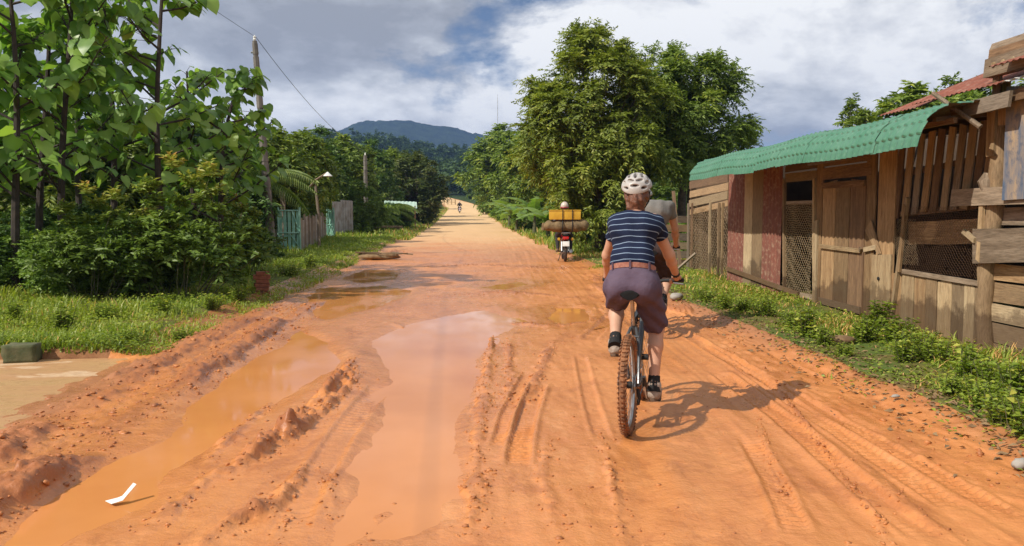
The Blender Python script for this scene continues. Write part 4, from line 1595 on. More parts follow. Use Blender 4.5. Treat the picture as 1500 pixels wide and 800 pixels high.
# leafy weeds against the shed
def make_weed(seed, nst, h, spread, L):
    rng = np.random.default_rng(seed)
    root = empty('weed')
    mb = MB()
    Cs, Ds = [], []
    for k in range(nst):
        a = rng.uniform(0, 6.28); r = spread * rng.uniform(0.05, 1)
        hh = h * rng.uniform(0.55, 1.1)
        p0 = np.array([math.cos(a) * r * 0.45, math.sin(a) * r * 0.45, -0.03]); p1 = np.array([math.cos(a) * r, math.sin(a) * r, hh])
        mb.tube([tuple(p0), tuple((p0 + p1) / 2 + rng.normal(size=3) * 0.02), tuple(p1)], [0.005, 0.004, 0.002], 4, cap=False)
        m = int(11 + 8 * rng.random())
        for j in range(m):
            t = 0.15 + 0.85 * j / m
            b = a + j * 2.4
            Cs.append(p0 + (p1 - p0) * t); Ds.append([math.cos(b), math.sin(b), rng.uniform(0.0, 0.6)])
    n = len(Cs)
    N = nrm(np.array([0, 0, 1.0]) + rng.normal(size=(n, 3)) * 0.3)
    V, F = leaf_arrays(np.array(Cs), np.array(Ds), N, L * rng.uniform(0.6, 1.25, n), L * 0.55 * rng.uniform(0.7, 1.2, n), 0.15, 0.25)
    link('foliage', np_mesh('foliage', V, F, False, {'var': np.repeat(np.clip(0.35 + 0.25 * rng.normal(size=n), 0, 0.9), 4)}), root, MAT['grass'])
    mb.build('stem', MAT['stem'], root)
    return root


W = [make_weed(31, 30, 0.34, 0.24, 0.075), make_weed(32, 34, 0.26, 0.28, 0.06), make_weed(33, 24, 0.42, 0.20, 0.085)]
wused = set()
weeds = [(1285, 488, 2, 1.35, 'tall leafy weed in front of the door post'), (1265, 500, 0, 1.2, 'leafy weed on the door step edge'), (1310, 505, 0, 1.3, 'leafy weed below the wire window planks'),
         (1345, 520, 1, 1.4, 'spreading weed below the pale lower planks'), (1375, 532, 1, 1.3, 'spreading weed in front of the lower planks'), (1325, 530, 0, 1.0, 'low weed between the spreading weeds and the road'),
         (1420, 555, 0, 1.25, 'leafy weed at the foot of the log post'), (1460, 570, 1, 1.4, 'broad weed by the log post and stacked boards'), (1495, 585, 0, 1.4, 'leafy weed below the stacked boards'),
         (1440, 592, 1, 1.1, 'low weed on the road side of the log post'), (1480, 620, 1, 1.2, 'low weed beside the pale stone'), (1395, 575, 1, 0.9, 'small weed on the bare edge'),
         (1180, 492, 2, 1.2, 'tufted weed before the wire doorway'), (1165, 480, 1, 1.3, 'low weed before the rust-red tin panels'), (1120, 462, 0, 1.1, 'leafy weed at the foot of the pale board panel'),
         (1090, 455, 1, 1.2, 'low weed at the foot of the rust-red tin'), (1060, 452, 0, 1.1, 'leafy weed below the caged porch'), (1030, 440, 1, 1.2, 'low weed at the foot of the leaning poles'),
         (1205, 505, 0, 0.9, 'small weed near the wide door board'), (1520, 640, 0, 1.3, 'leafy weed at the near end of the verge'), (1235, 520, 1, 0.8, 'small weed on the bare soil before the door'),
         (150, 470, 1, 1.3, 'low weed in the left grass before the mounded bush'), (235, 462, 0, 1.2, 'leafy weed in the left grass below the tall orange-tipped shrub'), (310, 452, 1, 1.3, 'spreading weed in the left grass short of the brick stump'),
         (90, 485, 0, 1.2, 'leafy weed in the left grass behind the mossy block'), (20, 478, 2, 1.0, 'upright weed in the grass beyond the mossy block'), (265, 490, 1, 1.0, 'small weed in the left grass near the mud bank'),
         (350, 440, 0, 1.2, 'leafy weed beside the brick stump'), (425, 405, 1, 1.5, 'low weed on the road side of the brick stump'), (190, 500, 1, 0.9, 'small weed in the grass along the driveway edge'), (455, 392, 0, 1.4, 'leafy weed on the verge short of the debris heap')]
for u, v, k, s, lab in weeds:
    g = ground(u, v, 0.09)
    o = W[k] if k not in wused else copy_tree(W[k])
    wused.add(k)
    gx = min(g.x, 4.98) if g.x > 0 else g.x
    gy = g.y * gx / g.x
    place(o, (gx, gy, tz(gx, gy)), u * 0.7, s * 0.66)
    tag(o, lab, 'weed', 'weeds along the shed' if u > 600 else 'weeds in the left grass')


# ------------------------------------------------------------------ far forest on the slopes
def build_forest():
    rng = np.random.default_rng(5)
    n = 2400
    y = rng.uniform(150, 640, n); x = rng.uniform(-0.5, 0.42, n) * y
    keep = np.abs(x - cxr(y) * 1.0) > 9
    keep &= ~((y < 230) & (x > -14 - (y - 150) * 0.3) & (x < 10))
    x, y = x[keep], y[keep]
    n = len(x)
    z = zbase(y) + hill(x, y)
    hgt = rng.uniform(7, 13, n)
    Cs, rs = [], []
    for i in range(n):
        k = 9
        d = sphere_dirs(rng, k) * np.array([hgt[i] * 0.33, hgt[i] * 0.33, hgt[i] * 0.36]) * rng.uniform(0.5, 1, (k, 1))
        Cs.append(np.array([x[i], y[i], z[i] + hgt[i] * 0.58]) + d)
        rs.append(np.full(k, hgt[i] * 0.16))
    C = np.concatenate(Cs); r = np.concatenate(rs)
    V, F, var = crown_arrays(rng, C, r, 6, 5, 1.5, 0.75, 0.4, 0.4)
    o = link('forest', np_mesh('forest', V, F, False, {'var': var}), None, MAT['forest'], kind='stuff')
    tag(o, 'dense green forest covering the far slopes below the mountain', 'forest')


build_forest()
# ================================================================== planks, sheets, wire
_prng = random.Random(12)


def plank(parent, p0, p1, w, th, normal=(-1, 0, 0), mat='wood', name='plank', jag=0.02, taper=0.0, seg=5, w1=None):
    """one board from p0 to p1 (centres of its ends), width w across, thickness th along normal"""
    p0 = Vector(p0); p1 = Vector(p1)
    Z = p1 - p0
    ln = Z.length
    Z.normalize()
    Nn = Vector(normal)
    Nn = (Nn - Z * Nn.dot(Z)).normalized()
    X = Nn.cross(Z).normalized()
    vs_ = []; fs = []
    w1 = w if w1 is None else w1
    ph = _prng.random() * 9
    sl0 = _prng.uniform(-1, 1) * jag; sl1 = _prng.uniform(-1, 1) * jag
    bow = _prng.uniform(-0.004, 0.004)
    for i in range(seg + 1):
        t = i / seg
        ww = w + (w1 - w) * t
        z = -ln / 2 + ln * t
        e0 = _prng.uniform(-0.018, 0.018) * ww; e1 = _prng.uniform(-0.018, 0.018) * ww
        sl = sl0 if i == 0 else (sl1 if i == seg else 0)
        b = bow * math.sin(math.pi * t)
        vs_ += [(-ww / 2 + e0, -th / 2 + b, z - sl), (ww / 2 + e1, -th / 2 + b, z + sl), (ww / 2 + e1, th / 2 + b, z + sl), (-ww / 2 + e0, th / 2 + b, z - sl)]
    for i in range(seg):
        a = i * 4
        for k in range(4):
            k2 = (k + 1) % 4
            fs.append((a + k, a + k2, a + 4 + k2, a + 4 + k))
    fs.append((3, 2, 1, 0)); e = seg * 4
    fs.append((e, e + 1, e + 2, e + 3))
    me = bpy.data.meshes.new(name)
    me.from_pydata(vs_, [], fs)
    me.update()
    me.materials.append(MAT[mat])
    M = Matrix((X, Nn, Z)).transposed().to_4x4()
    M.translation = (p0 + p1) / 2
    return link(name, me, parent, None, M=M)


def tin_sheet(parent, origin, du, dv, nu, nv, waves, amp, mat, name='sheet', th=0.004, curve=None, flip=False):
    """corrugated sheet spanning origin + a*du + b*dv, ripples across du"""
    O = Vector(origin); U = Vector(du); Vv = Vector(dv)
    Nn = U.cross(Vv).normalized() * (-1 if flip else 1)
    vs_ = []
    for j in range(nv + 1):
        for i in range(nu + 1):
            a = i / nu; b = j / nv
            p = O + U * a + Vv * b + Nn * (amp * math.sin(2 * math.pi * waves * a))
            if curve:
                p = p + Vector(curve(a, b))
            vs_.append(p)
    n0 = len(vs_)
    vs_ += [v - Nn * th for v in vs_]
    fs = []
    for j in range(nv):
        for i in range(nu):
            a = j * (nu + 1) + i
            fs.append((a, a + 1, a + nu + 2, a + nu + 1))
            fs.append((n0 + a, n0 + a + nu + 1, n0 + a + nu + 2, n0 + a + 1))
    c = sum(vs_, Vector()) / len(vs_)
    me = bpy.data.meshes.new(name)
    me.from_pydata([tuple(v - c) for v in vs_], [], fs)
    me.polygons.foreach_set('use_smooth', [True] * len(fs))
    me.materials.append(MAT[mat])
    me.update()
    return link(name, me, parent, None, M=Matrix.Translation(c))


def wire_mesh(parent, O, du, dv, cell, r=0.0017, warp=0.012, seed=1, hole=0.0, name='wire_mesh', wmat='wire'):
    """hexagonal chicken wire over the rectangle O, du, dv"""
    rng = random.Random(seed)
    O = Vector(O); U = Vector(du); Vv = Vector(dv)
    lu, lv = U.length, Vv.length
    U.normalize(); Vv.normalize()
    Nn = U.cross(Vv)
    a = cell / 2; hgt = cell * 1.15
    mb = MB()
    segs = []
    rows = int(lv / (hgt * 0.5)) + 1; cols = int(lu / cell) + 1
    for j in range(rows):
        for i in range(cols + 1):
            off = (j % 2) * a
            x = i * cell + off; y = j * hgt * 0.5
            # Y-shaped wire: stem up then two arms
            segs.append(((x, y), (x, y + hgt * 0.2)))
            segs.append(((x, y + hgt * 0.2), (x - a, y + hgt * 0.5)))
            segs.append(((x, y + hgt * 0.2), (x + a, y + hgt * 0.5)))
    for (x0, y0), (x1, y1) in segs:
        if min(x0, x1) < 0 or max(x0, x1) > lu or max(y0, y1) > lv:
            continue
        if rng.random() < hole:
            continue
        def P(x, y):
            w = warp * (math.sin(x * 9 + seed) + math.cos(y * 7 + x * 3))
            return O + U * (x + 0.12 * cell * math.sin(y * 31 + x * 17)) + Vv * (y + 0.1 * cell * math.sin(x * 23)) + Nn * w
        mb.tube([P(x0, y0), P(x1, y1)], r, 3, cap=False)
    return mb.build(name, MAT[wmat], parent, smooth=False)


# ------------------------------------------------------------------ shed materials
def green_roof_mat():
    m = NT('green_roof_sheet')
    p = m.coord('Position')
    n = m.noise(p, 2.5, 6, 0.6)
    n2 = m.noise(p, 22, 5, 0.65)
    c = m.mix(m.ramp(n, [(0.35, 0), (0.65, 1)]), (0.052, 0.170, 0.100), (0.078, 0.20, 0.128))
    c = m.mix(m.ramp(n2, [(0.55, 0), (0.8, 0.6)]), c, (0.23, 0.36, 0.26))
    m.set('Base Color', c)
    m.set('Roughness', 0.42)
    return m.m


def rust_mat(name, a, b, c3, rough=0.75):
    m = NT(name)
    p = m.coord('Position')
    n = m.noise(m.coord('Position', scale=(1, 3, 0.8)), 2.2, 7, 0.65)
    n2 = m.noise(p, 14, 6, 0.7)
    c = m.mix(m.ramp(n, [(0.35, 0), (0.62, 1)]), a, b)
    c = m.mix(m.ramp(n2, [(0.5, 0), (0.72, 0.8)]), c, c3)
    m.set('Base Color', c)
    m.set('Roughness', rough)
    m.set('Specular IOR Level', 0.25)
    m.bump(n2, 0.2, 0.005)
    return m.m


MAT['green_roof'] = green_roof_mat()
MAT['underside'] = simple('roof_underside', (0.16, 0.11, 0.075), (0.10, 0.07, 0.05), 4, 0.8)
MAT['wire_dark'] = simple('rusted_wire', (0.20, 0.11, 0.06), (0.13, 0.07, 0.04), 20, 0.8)
MAT['rust_red'] = rust_mat('rust_red_tin', (0.23, 0.085, 0.06), (0.17, 0.068, 0.05), (0.40, 0.29, 0.20))
MAT['rust_roof'] = rust_mat('rusty_roof', (0.25, 0.075, 0.045), (0.17, 0.06, 0.04), (0.38, 0.25, 0.19))
MAT['tarp'] = rust_mat('blue_stained_board', (0.40, 0.29, 0.18), (0.09, 0.13, 0.20), (0.05, 0.08, 0.14))
MAT['interior'] = simple('shade_toned_board', (0.09, 0.06, 0.04), (0.06, 0.04, 0.028), 5, 0.9)  # inner boards coloured extra dark, the shed's inside shade put into the colour

# ================================================================== the wooden shed
WX = 5.20                                     # front wall plane


def w(u, v, dx=0.0):
    return at_x(u, v, WX + dx)


shed = empty('wooden_shed', (WX + 1.5, 11.0, 0.08), 0, 'weathered plank shed with green curved roof and wire-mesh windows', 'shed')
# sills, plates and posts carry the boards
GZ = 0.06


def post(u, v0, v1, wd, th, dx=0.0, mat='wood', name='post', **k):
    a = w(u, v1, dx); b = w(u, v0, dx)
    a.z = min(a.z, GZ)
    return plank(shed, a, b, wd, th, mat=mat, name=name, **k)


def yz(Y, z, dx=0.0):
    return Vector((WX + dx, Y, z))


def yu(u):
    return w(u, 300).y


# -- corrugated rust-red and pale boards panel (far end)
def panel_board(u0, u1, vtop, mat, name='plank', dx=0.0, zb=0.03, corr=False, ztop=2.25):
    y0, y1 = yu(u0), yu(u1)
    if corr:
        tin_sheet(shed, (WX + dx, y0, zb), (0, y1 - y0, 0), (0, 0, ztop - zb), 28, 6, 6, 0.009, mat, name, flip=False)
    else:
        plank(shed, ((WX + dx), (y0 + y1) / 2, zb), (WX + dx, (y0 + y1) / 2, ztop), abs(y1 - y0) - 0.012, 0.022, mat=mat, name=name)


panel_board(1067, 1091, 260, 'rust_red', 'tin_sheet', 0.0, 0.05, True)
panel_board(1091, 1103, 260, 'wood_pale')
panel_board(1103, 1118, 260, 'wood', dx=0.006)
panel_board(1118, 1146, 260, 'rust_red', 'tin_sheet', -0.006, 0.02, True)
plank(shed, w(1064, 393, -0.035), w(1169, 431, -0.035), 0.075, 0.03, mat='wood', name='rail', jag=0.005)
# -- wire doorway
post(1149, 262, 446, 0.05, 0.05, -0.02)
plank(shed, yz(yu(1150), 2.02), yz(yu(1196), 2.02), 0.14, 0.024, mat='wood', name='plank')
plank(shed, yz(yu(1150), 2.18), yz(yu(1196), 2.19), 0.14, 0.024, mat='wood_dark', name='plank')
plank(shed, yz(yu(1151), 1.62, 0.01), yz(yu(1194), 1.62, 0.01), 0.05, 0.03, mat='wood_grey', name='rail')
plank(shed, yz(yu(1151), 0.18, 0.01), yz(yu(1194), 0.20, 0.01), 0.07, 0.03, mat='wood_grey', name='rail')
wire_mesh(shed, (WX - 0.015, yu(1150), 0.10), (0, yu(1193) - yu(1150), 0), (0, 0, 1.52), 0.062, 0.0038, 0.012, 3)
post(1194, 262, 455, 0.06, 0.055, -0.02, 'wood_pale')
# wide board between wire doorway and door
plank(shed, yz(yu(1201), GZ - 0.02, 0.0), yz(yu(1201), 2.22, 0.0), 0.20, 0.025, mat='wood', name='plank')
plank(shed, yz(yu(1200), 0.02, -0.03), yz(yu(1200), 1.35, -0.03), 0.10, 0.03, mat='wood_pale', name='post')

# -- door: three boards, rails
yd0, yd1 = yu(1207), yu(1270)
dw = (yd1 - yd0)
dleaf = plank(shed, yz(yd0 + dw / 6, 0.14, -0.012), yz(yd0 + dw / 6, 1.90, -0.012), abs(dw) / 3 - 0.016, 0.022, mat='wood', name='door')
dleaf['label'] = 'plank door leaf with a cross rail'
for k in (1, 2):
    plank(dleaf, yz(yd0 + dw * (2 * k + 1) / 6, 0.14 + 0.01 * k, -0.012), yz(yd0 + dw * (2 * k + 1) / 6, 1.90, -0.012), abs(dw) / 3 - 0.016, 0.022, mat='wood' if k == 1 else 'wood_dark', name='plank')
plank(dleaf, yz(yd0 - 0.02, 0.98, -0.042), yz(yd1 + 0.03, 0.97, -0.042), 0.055, 0.03, mat='wood_pale', name='rail')
plank(dleaf, yz(yd0 - 0.01, 0.19, -0.036), yz(yd1 + 0.01, 0.19, -0.036), 0.09, 0.024, mat='wood', name='rail')
plank(dleaf, yz(yd0 - 0.01, 1.85, -0.036), yz(yd1 + 0.01, 1.85, -0.036), 0.08, 0.024, mat='wood_dark', name='rail')
MB().tube([yz(yd1 + 0.02, 0.96, -0.07), yz(yd1 + 0.02, 1.02, -0.075), yz(yd1 - 0.03, 1.02, -0.07)], 0.006, 5).build('latch', MAT['steel'], dleaf)
plank(shed, yz(yd0 + 0.12, 2.02), yz(yd1 - 0.10, 2.03), 0.17, 0.024, mat='wood_dark', name='plank')
plank(shed, yz(yd0 + 0.12, 2.20), yz(yd1 - 0.10, 2.21), 0.15, 0.024, mat='wood_dark', name='plank')
# door step and dark sill
plank(shed, yz(yd0, 0.07, 0.05), yz(yd1, 0.07, 0.05), 0.08, 0.06, mat='wood_dark', name='sill')

# -- plywood panel right of the door
ya, yb = yu(1276), yu(1316)
plank(shed, yz(ya, GZ - 0.03, 0.0), yz(ya, 2.28, 0.0), 0.24, 0.02, mat='wood', name='plank')
plank(shed, yz((ya + yb) / 2 - 0.06, GZ - 0.03, 0.004), yz((ya + yb) / 2 - 0.06, 2.30, 0.004), abs(yb - ya) * 0.62, 0.02, mat='wood', name='plank')
plank(shed, yz((ya + yb) / 2 - 0.02, 0.30, -0.02), yz((ya + yb) / 2 - 0.02, 0.95, -0.02), abs(yb - ya) * 0.72, 0.016, mat='wood_pale', name='panel')
plank(shed, w(1272, 330, -0.03), w(1288, 372, -0.03), 0.20, 0.016, mat='wood', name='panel', w1=0.06)
plank(shed, w(1266, 366, -0.03), w(1284, 362, -0.03), 0.06, 0.03, mat='wood_pale', name='rail')
MB().lathe([(0.0, -0.012), (0.022, -0.012), (0.022, 0.0), (0.0, 0.0)], 10, 'x', w(1287, 408, -0.035)).build('knob', MAT['black'], shed)
plank(shed, w(1306, 466, -0.035), w(1330, 290, -0.035), 0.045, 0.04, mat='wood_pale', name='batten')
plank(shed, w(1317, 398, -0.050), w(1326, 300, -0.050), 0.05, 0.03, mat='wood', name='batten')

# -- slats above the window, fanned
us = [1299, 1312, 1325, 1339, 1353, 1367, 1382, 1397, 1412, 1427, 1442]
for i, u in enumerate(us):
    top = w(u + 11 + 0.6 * i, 205 - 3.2 * i, 0.012 + 0.003 * (i % 2))
    bot = w(u, 322 - 2.6 * i if i < 4 else 314 - 1.0 * i, 0.012 + 0.003 * (i % 2))
    if i == 10:
        bot = w(u, 298, 0.012)
    plank(shed, bot, top, 0.108 + 0.010 * (i % 3), 0.018, mat=['wood', 'wood_dark', 'wood', 'wood_grey'][i % 4], name='slat', jag=0.012)
# rails behind the slats
plank(shed, w(1296, 262, 0.055), w(1462, 226, 0.055), 0.06, 0.04, mat='wood_dark', name='rail')
plank(shed, w(1300, 316, 0.055), w(1450, 300, 0.055), 0.06, 0.04, mat='wood_dark', name='rail')

# -- window with wire and a broad board across it
plank(shed, w(1332, 342, 0.02), w(1452, 338, 0.02), 0.26, 0.022, mat='wood', name='plank', jag=0.01)
wy0, wy1 = yu(1328), yu(1450)
wire_mesh(shed, (WX - 0.005, wy1, 0.80), (0, wy0 - wy1, 0), (0, 0, 0.75), 0.044, 0.0017, 0.010, 5, 0.03, wmat='wire_dark')
wire_mesh(shed, (WX - 0.028, yu(1345), 0.86), (0, yu(1322) - yu(1345), 0), (0, 0, 0.55), 0.030, 0.0014, 0.03, 8, 0.1)
plank(shed, yz(wy0 + 0.02, 0.78, -0.012), yz(wy1, 0.76, -0.012), 0.05, 0.04, mat='wood_grey', name='sill')

# -- lower planks under the window
lows = [1308, 1326, 1345, 1362, 1380, 1401, 1420, 1436, 1449]
for i in range(len(lows) - 1):
    y0, y1 = yu(lows[i]), yu(lows[i + 1])
    plank(shed, yz((y0 + y1) / 2, 0.01 - 0.03 * (i % 2), 0.003 * (i % 3)), yz((y0 + y1) / 2 + 0.01, 0.745 + 0.01 * (i % 2), 0.003 * (i % 3)), abs(y1 - y0) - (0.022 if i == 3 else 0.006), 0.022,
          mat=['wood', 'wood_pale', 'wood', 'wood', 'wood_pale', 'wood', 'wood_pale', 'wood'][i], name='plank', jag=0.03)

# -- rough log post
lp = MB()
pts = []; rad = []
pr = random.Random(4)
for i in range(15):
    t = i / 14
    a = w(1461, 545, -0.04)
    z = 0.0 + 2.55 * t
    pts.append((WX - 0.03 + pr.uniform(-0.012, 0.012), yu(1459) + pr.uniform(-0.025, 0.025) + 0.05 * math.sin(6 * t), z))
    rad.append(0.085 + pr.uniform(-0.012, 0.014))
lp.tube(pts, rad, 10)
lp.build('log_post', MAT['wood'], shed)

# -- boards beside and beyond the log post
ye0, ye1 = yu(1462), 5.3
for i, (z, hh, mt, dx) in enumerate([(0.11, 0.17, 'wood', 0), (0.30, 0.19, 'wood', 0.01), (0.50, 0.17, 'wood_pale', 0.0), (0.70, 0.19, 'wood', 0.012), (0.90, 0.16, 'wood', 0.0), (1.44, 0.17, 'wood_grey', 0.012), (1.62, 0.13, 'wood_grey', 0.0)]):
    plank(shed, yz(ye0 + 0.02, z, dx), yz(ye1, z + 0.015 * math.sin(i * 3), dx), hh, 0.025, mat=mt, name='plank', jag=0.02)
plank(shed, yz(yu(1447), 1.14, -0.125), yz(5.3, 1.28, -0.125), 0.34, 0.03, mat='wood_grey', name='plank', w1=0.26)
plank(shed, yz(yu(1412), 1.625, -0.13), yz(5.3, 1.66, -0.13), 0.17, 0.035, mat='wood_grey', name='plank', jag=0.012)
plank(shed, yz(yu(1434), 1.29, -0.15), yz(yu(1452), 1.20, -0.15), 0.05, 0.03, mat='wood_pale', name='plank')
plank(shed, yz(yu(1456), 1.0, -0.13), yz(yu(1456), 1.66, -0.12), 0.06, 0.03, mat='wood_pale', name='post')
# blue stained panel and upright boards above
plank(shed, yz(yu(1487) - 0.32, 1.60, -0.17), yz(yu(1487) - 0.24, 2.62, -0.17), 0.50, 0.02, mat='tarp', name='panel', w1=0.36, jag=0.06)
plank(shed, yz(yu(1462), 2.02, -0.10), yz(yu(1462), 2.52, -0.10), 0.12, 0.03, mat='wood_pale', name='plank')
plank(shed, yz(yu(1482), 2.3, -0.12), yz(yu(1482), 2.72, -0.12), 0.12, 0.03, mat='wood', name='plank')
for z in (1.80, 1.98, 2.16, 2.32):
    plank(shed, yz(yu(1450), z, 0.03), yz(5.3, z, 0.03), 0.07, 0.024, mat='wood_grey', name='slat')
MB().tube([yz(yu(1459), 1.66, -0.08), yz(yu(1458), 1.78, -0.09), yz(yu(1459), 1.86, -0.08)], [0.06, 0.09, 0.05], 8).build('post', MAT['wood_grey'], shed)
MB().tube([yz(yu(1437) , 2.66, -0.55), yz(yu(1478) - 0.05, 2.28, -0.35)], [0.022, 0.025], 6).build('brace', MAT['wood_grey'], shed)

# -- porch cage at the far end
yp0, yp1 = yu(1066), 18.2
for k, (z, hh) in enumerate([(2.12, 0.16), (1.95, 0.15), (1.78, 0.16), (1.62, 0.12)]):
    plank(shed, yz(yp0, z + 0.02, 0.01 * (k % 2)), yz(yp1, z - 0.05 - 0.04 * k, 0.01 * (k % 2)), hh, 0.024, mat=['wood_dark', 'wood', 'wood_pale', 'wood'][k], name='plank')
wire_mesh(shed, (WX, yp0, 0.05), (0, yp1 - yp0, 0), (0, 0, 1.5), 0.10, 0.004, 0.012, 9)
for k, (yy, mt) in enumerate([(yp0 + 0.18, 'wood_pale'), (yp0 + 0.42, 'wood'), (yp0 + 1.0, 'wood_pale'), (yp1 - 0.05, 'wood_grey'), (yp1 - 0.35, 'wood_dark')]):
    plank(shed, yz(yy, 0.0, -0.03), yz(yy + 0.03, 1.65, -0.03), 0.05, 0.04, mat=mt, name='post')
plank(shed, (WX - 0.15, yp1 + 0.1, 0.0), (WX - 0.25, yp1 + 0.5, 1.95), 0.08, 0.06, mat='wood_dark', name='post')
plank(shed, (WX - 0.55, yp1 - 0.4, 0.0), (WX - 0.1, yp1 - 0.9, 0.55), 0.05, 0.04, mat='wood_grey', name='brace')

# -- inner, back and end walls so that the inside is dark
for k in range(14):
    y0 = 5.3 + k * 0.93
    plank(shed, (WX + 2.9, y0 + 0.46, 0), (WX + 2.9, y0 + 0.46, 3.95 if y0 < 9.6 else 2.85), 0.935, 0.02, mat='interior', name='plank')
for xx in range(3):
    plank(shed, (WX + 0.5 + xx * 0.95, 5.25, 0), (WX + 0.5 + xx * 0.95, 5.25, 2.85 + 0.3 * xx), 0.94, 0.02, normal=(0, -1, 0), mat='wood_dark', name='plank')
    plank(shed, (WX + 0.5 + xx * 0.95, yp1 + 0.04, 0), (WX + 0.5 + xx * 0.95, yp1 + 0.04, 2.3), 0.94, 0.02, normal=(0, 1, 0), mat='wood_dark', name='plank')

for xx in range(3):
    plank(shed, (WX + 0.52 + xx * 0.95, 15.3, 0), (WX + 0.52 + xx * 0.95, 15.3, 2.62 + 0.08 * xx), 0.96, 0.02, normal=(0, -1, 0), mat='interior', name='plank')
# -- green roof of pressed tile sheets with a rolled front edge
EX = 4.28
roof_prof = []
for k in range(9):                                       # bullnose
    a = math.pi * 0.5 * k / 8
    roof_prof.append((EX + 0.36 * (1 - math.cos(a)), 2.10 + 0.385 * math.sin(a)))
for k in range(1, 26):
    roof_prof.append((EX + 0.36 + 2.95 * k / 25, 2.485 + 0.34 * k / 25))
# arc length along the profile
al = [0.0]
for (x0, z0), (x1, z1) in zip(roof_prof[:-1], roof_prof[1:]):
    al.append(al[-1] + math.hypot(x1 - x0, z1 - z0))
roof = None
RY0, RY1 = 7.32, 15.0
ns = 9
_px = np.array([p[0] for p in roof_prof]); _pz = np.array([p[1] for p in roof_prof]); _al = np.array(al)
sheet_w = (RY1 - RY0) / ns
for k in range(ns):
    y0 = RY0 + k * sheet_w - 0.02; y1 = RY0 + (k + 1) * sheet_w + 0.02
    ny_, ns_ = 44, 110
    yy = np.linspace(y0, y1, ny_); ss = np.concatenate([np.linspace(0, 0.85, 85), np.linspace(0.88, _al[-1], 25)])
    YY, SS = np.meshgrid(yy, ss)
    bx = np.interp(SS, _al, _px); bz = np.interp(SS, _al, _pz)
    tx = np.gradient(np.interp(ss, _al, _px), ss); tz_ = np.gradient(np.interp(ss, _al, _pz), ss)
    nx_ = -tz_[:, None]; nz_ = tx[:, None]
    step = (SS / 0.15) % 1.0
    row = np.floor(SS / 0.12); step = (SS / 0.12) % 1.0
    wav = 0.5 + 0.5 * np.cos(2 * math.pi * (YY / 0.13 + 0.5 * row))
    hgt = 0.012 * wav + 0.020 * (1 - step) * (0.4 + 0.6 * wav) + 0.004 * (k % 2) + 0.010 * np.sin(YY * 1.9 + 1) * (SS < 0.5)
    Vx = bx + nx_ * hgt; Vz = bz + nz_ * hgt - 0.012 * np.sin(YY * 2.3) - 0.006 * (YY - 7)
    if k in (0, 4, 5, 8):
        Vz = Vz + {0: -0.012, 4: 0.016, 5: -0.010, 8: 0.012}[k] * np.exp(-SS / 0.5)
    V = np.stack([Vx.ravel(), YY.ravel(), Vz.ravel()], 1)
    c = V.mean(0)
    a = (np.arange(ns_ - 1)[:, None] * ny_ + np.arange(ny_ - 1)[None, :]).ravel()
    F = np.stack([a, a + 1, a + ny_ + 1, a + ny_], 1)
    V2 = V + np.stack([(0.004 * tz_[:, None] + 0 * YY).ravel(), 0 * YY.ravel(), (-0.004 * tx[:, None] + 0 * YY).ravel()], 1)
    # underside is the same skin a little lower
    Va = np.concatenate([V, V2]) - c
    Fa = np.concatenate([F, F[:, ::-1] + len(V)])
    me = np_mesh('roof_sheet', Va, Fa, True)
    me.materials.append(MAT['green_roof'])
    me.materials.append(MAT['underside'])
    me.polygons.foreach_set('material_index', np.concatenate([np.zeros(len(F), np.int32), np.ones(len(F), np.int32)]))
    link('roof_sheet', me, shed, None, M=Matrix.Translation(Vector(c)))
# rafters and front plate under the sheets
for k in range(8):
    yy = 7.6 + k * 1.04
    plank(shed, (EX + 0.30, yy, 2.38), (WX + 2.9, yy, 2.74), 0.06, 0.04, normal=(0, 0, 1), mat='wood_dark', name='rafter')
plank(shed, (EX + 0.42, 7.45, 2.36), (EX + 0.42, 14.9, 2.315), 0.05, 0.05, normal=(0, 0, 1), mat='wood_dark', name='rafter')
plank(shed, (EX + 0.06, 8.75, 2.10), (EX + 0.06, 9.9, 2.08), 0.05, 0.02, normal=(-1, 0, 0), mat='wood_grey', name='batten')
# -- rusty red sheets over the near end
for k, (y0, yw, x0, z0, ln, dz, mt) in enumerate([(8.55, 0.86, 4.98, 2.63, 3.2, 1.28, 'rust_roof'), (7.74, 0.86, 4.92, 2.66, 3.25, 1.32, 'rust_roof'), (6.94, 0.86, 4.86, 2.65, 3.3, 1.30, 'rust_roof'), (6.14, 0.86, 4.70, 2.78, 3.45, 1.20, 'rust_roof'), (5.3, 0.88, 4.72, 2.76, 3.45, 1.20, 'rust_roof')]):
    tin_sheet(shed, (x0, y0 + yw, z0), (0, -yw, 0), (ln, 0, dz), 60, 8, 11, 0.006, mt, 'roof_sheet')
plank(shed, (4.85, 7.55, 2.47), (4.85, 6.9, 2.49), 0.14, 0.03, mat='wood_grey', name='plank')
plank(shed, (4.95, 7.9, 2.50), (4.90, 5.3, 2.56), 0.10, 0.05, mat='wood_dark', name='rafter')
# white sheet glimpsed under the rusty roof
tin_sheet(shed, (4.80, 6.95, 2.64), (0, -0.75, 0.02), (0.9, 0, 0.25), 24, 4, 6, 0.008, 'white', 'roof_sheet')

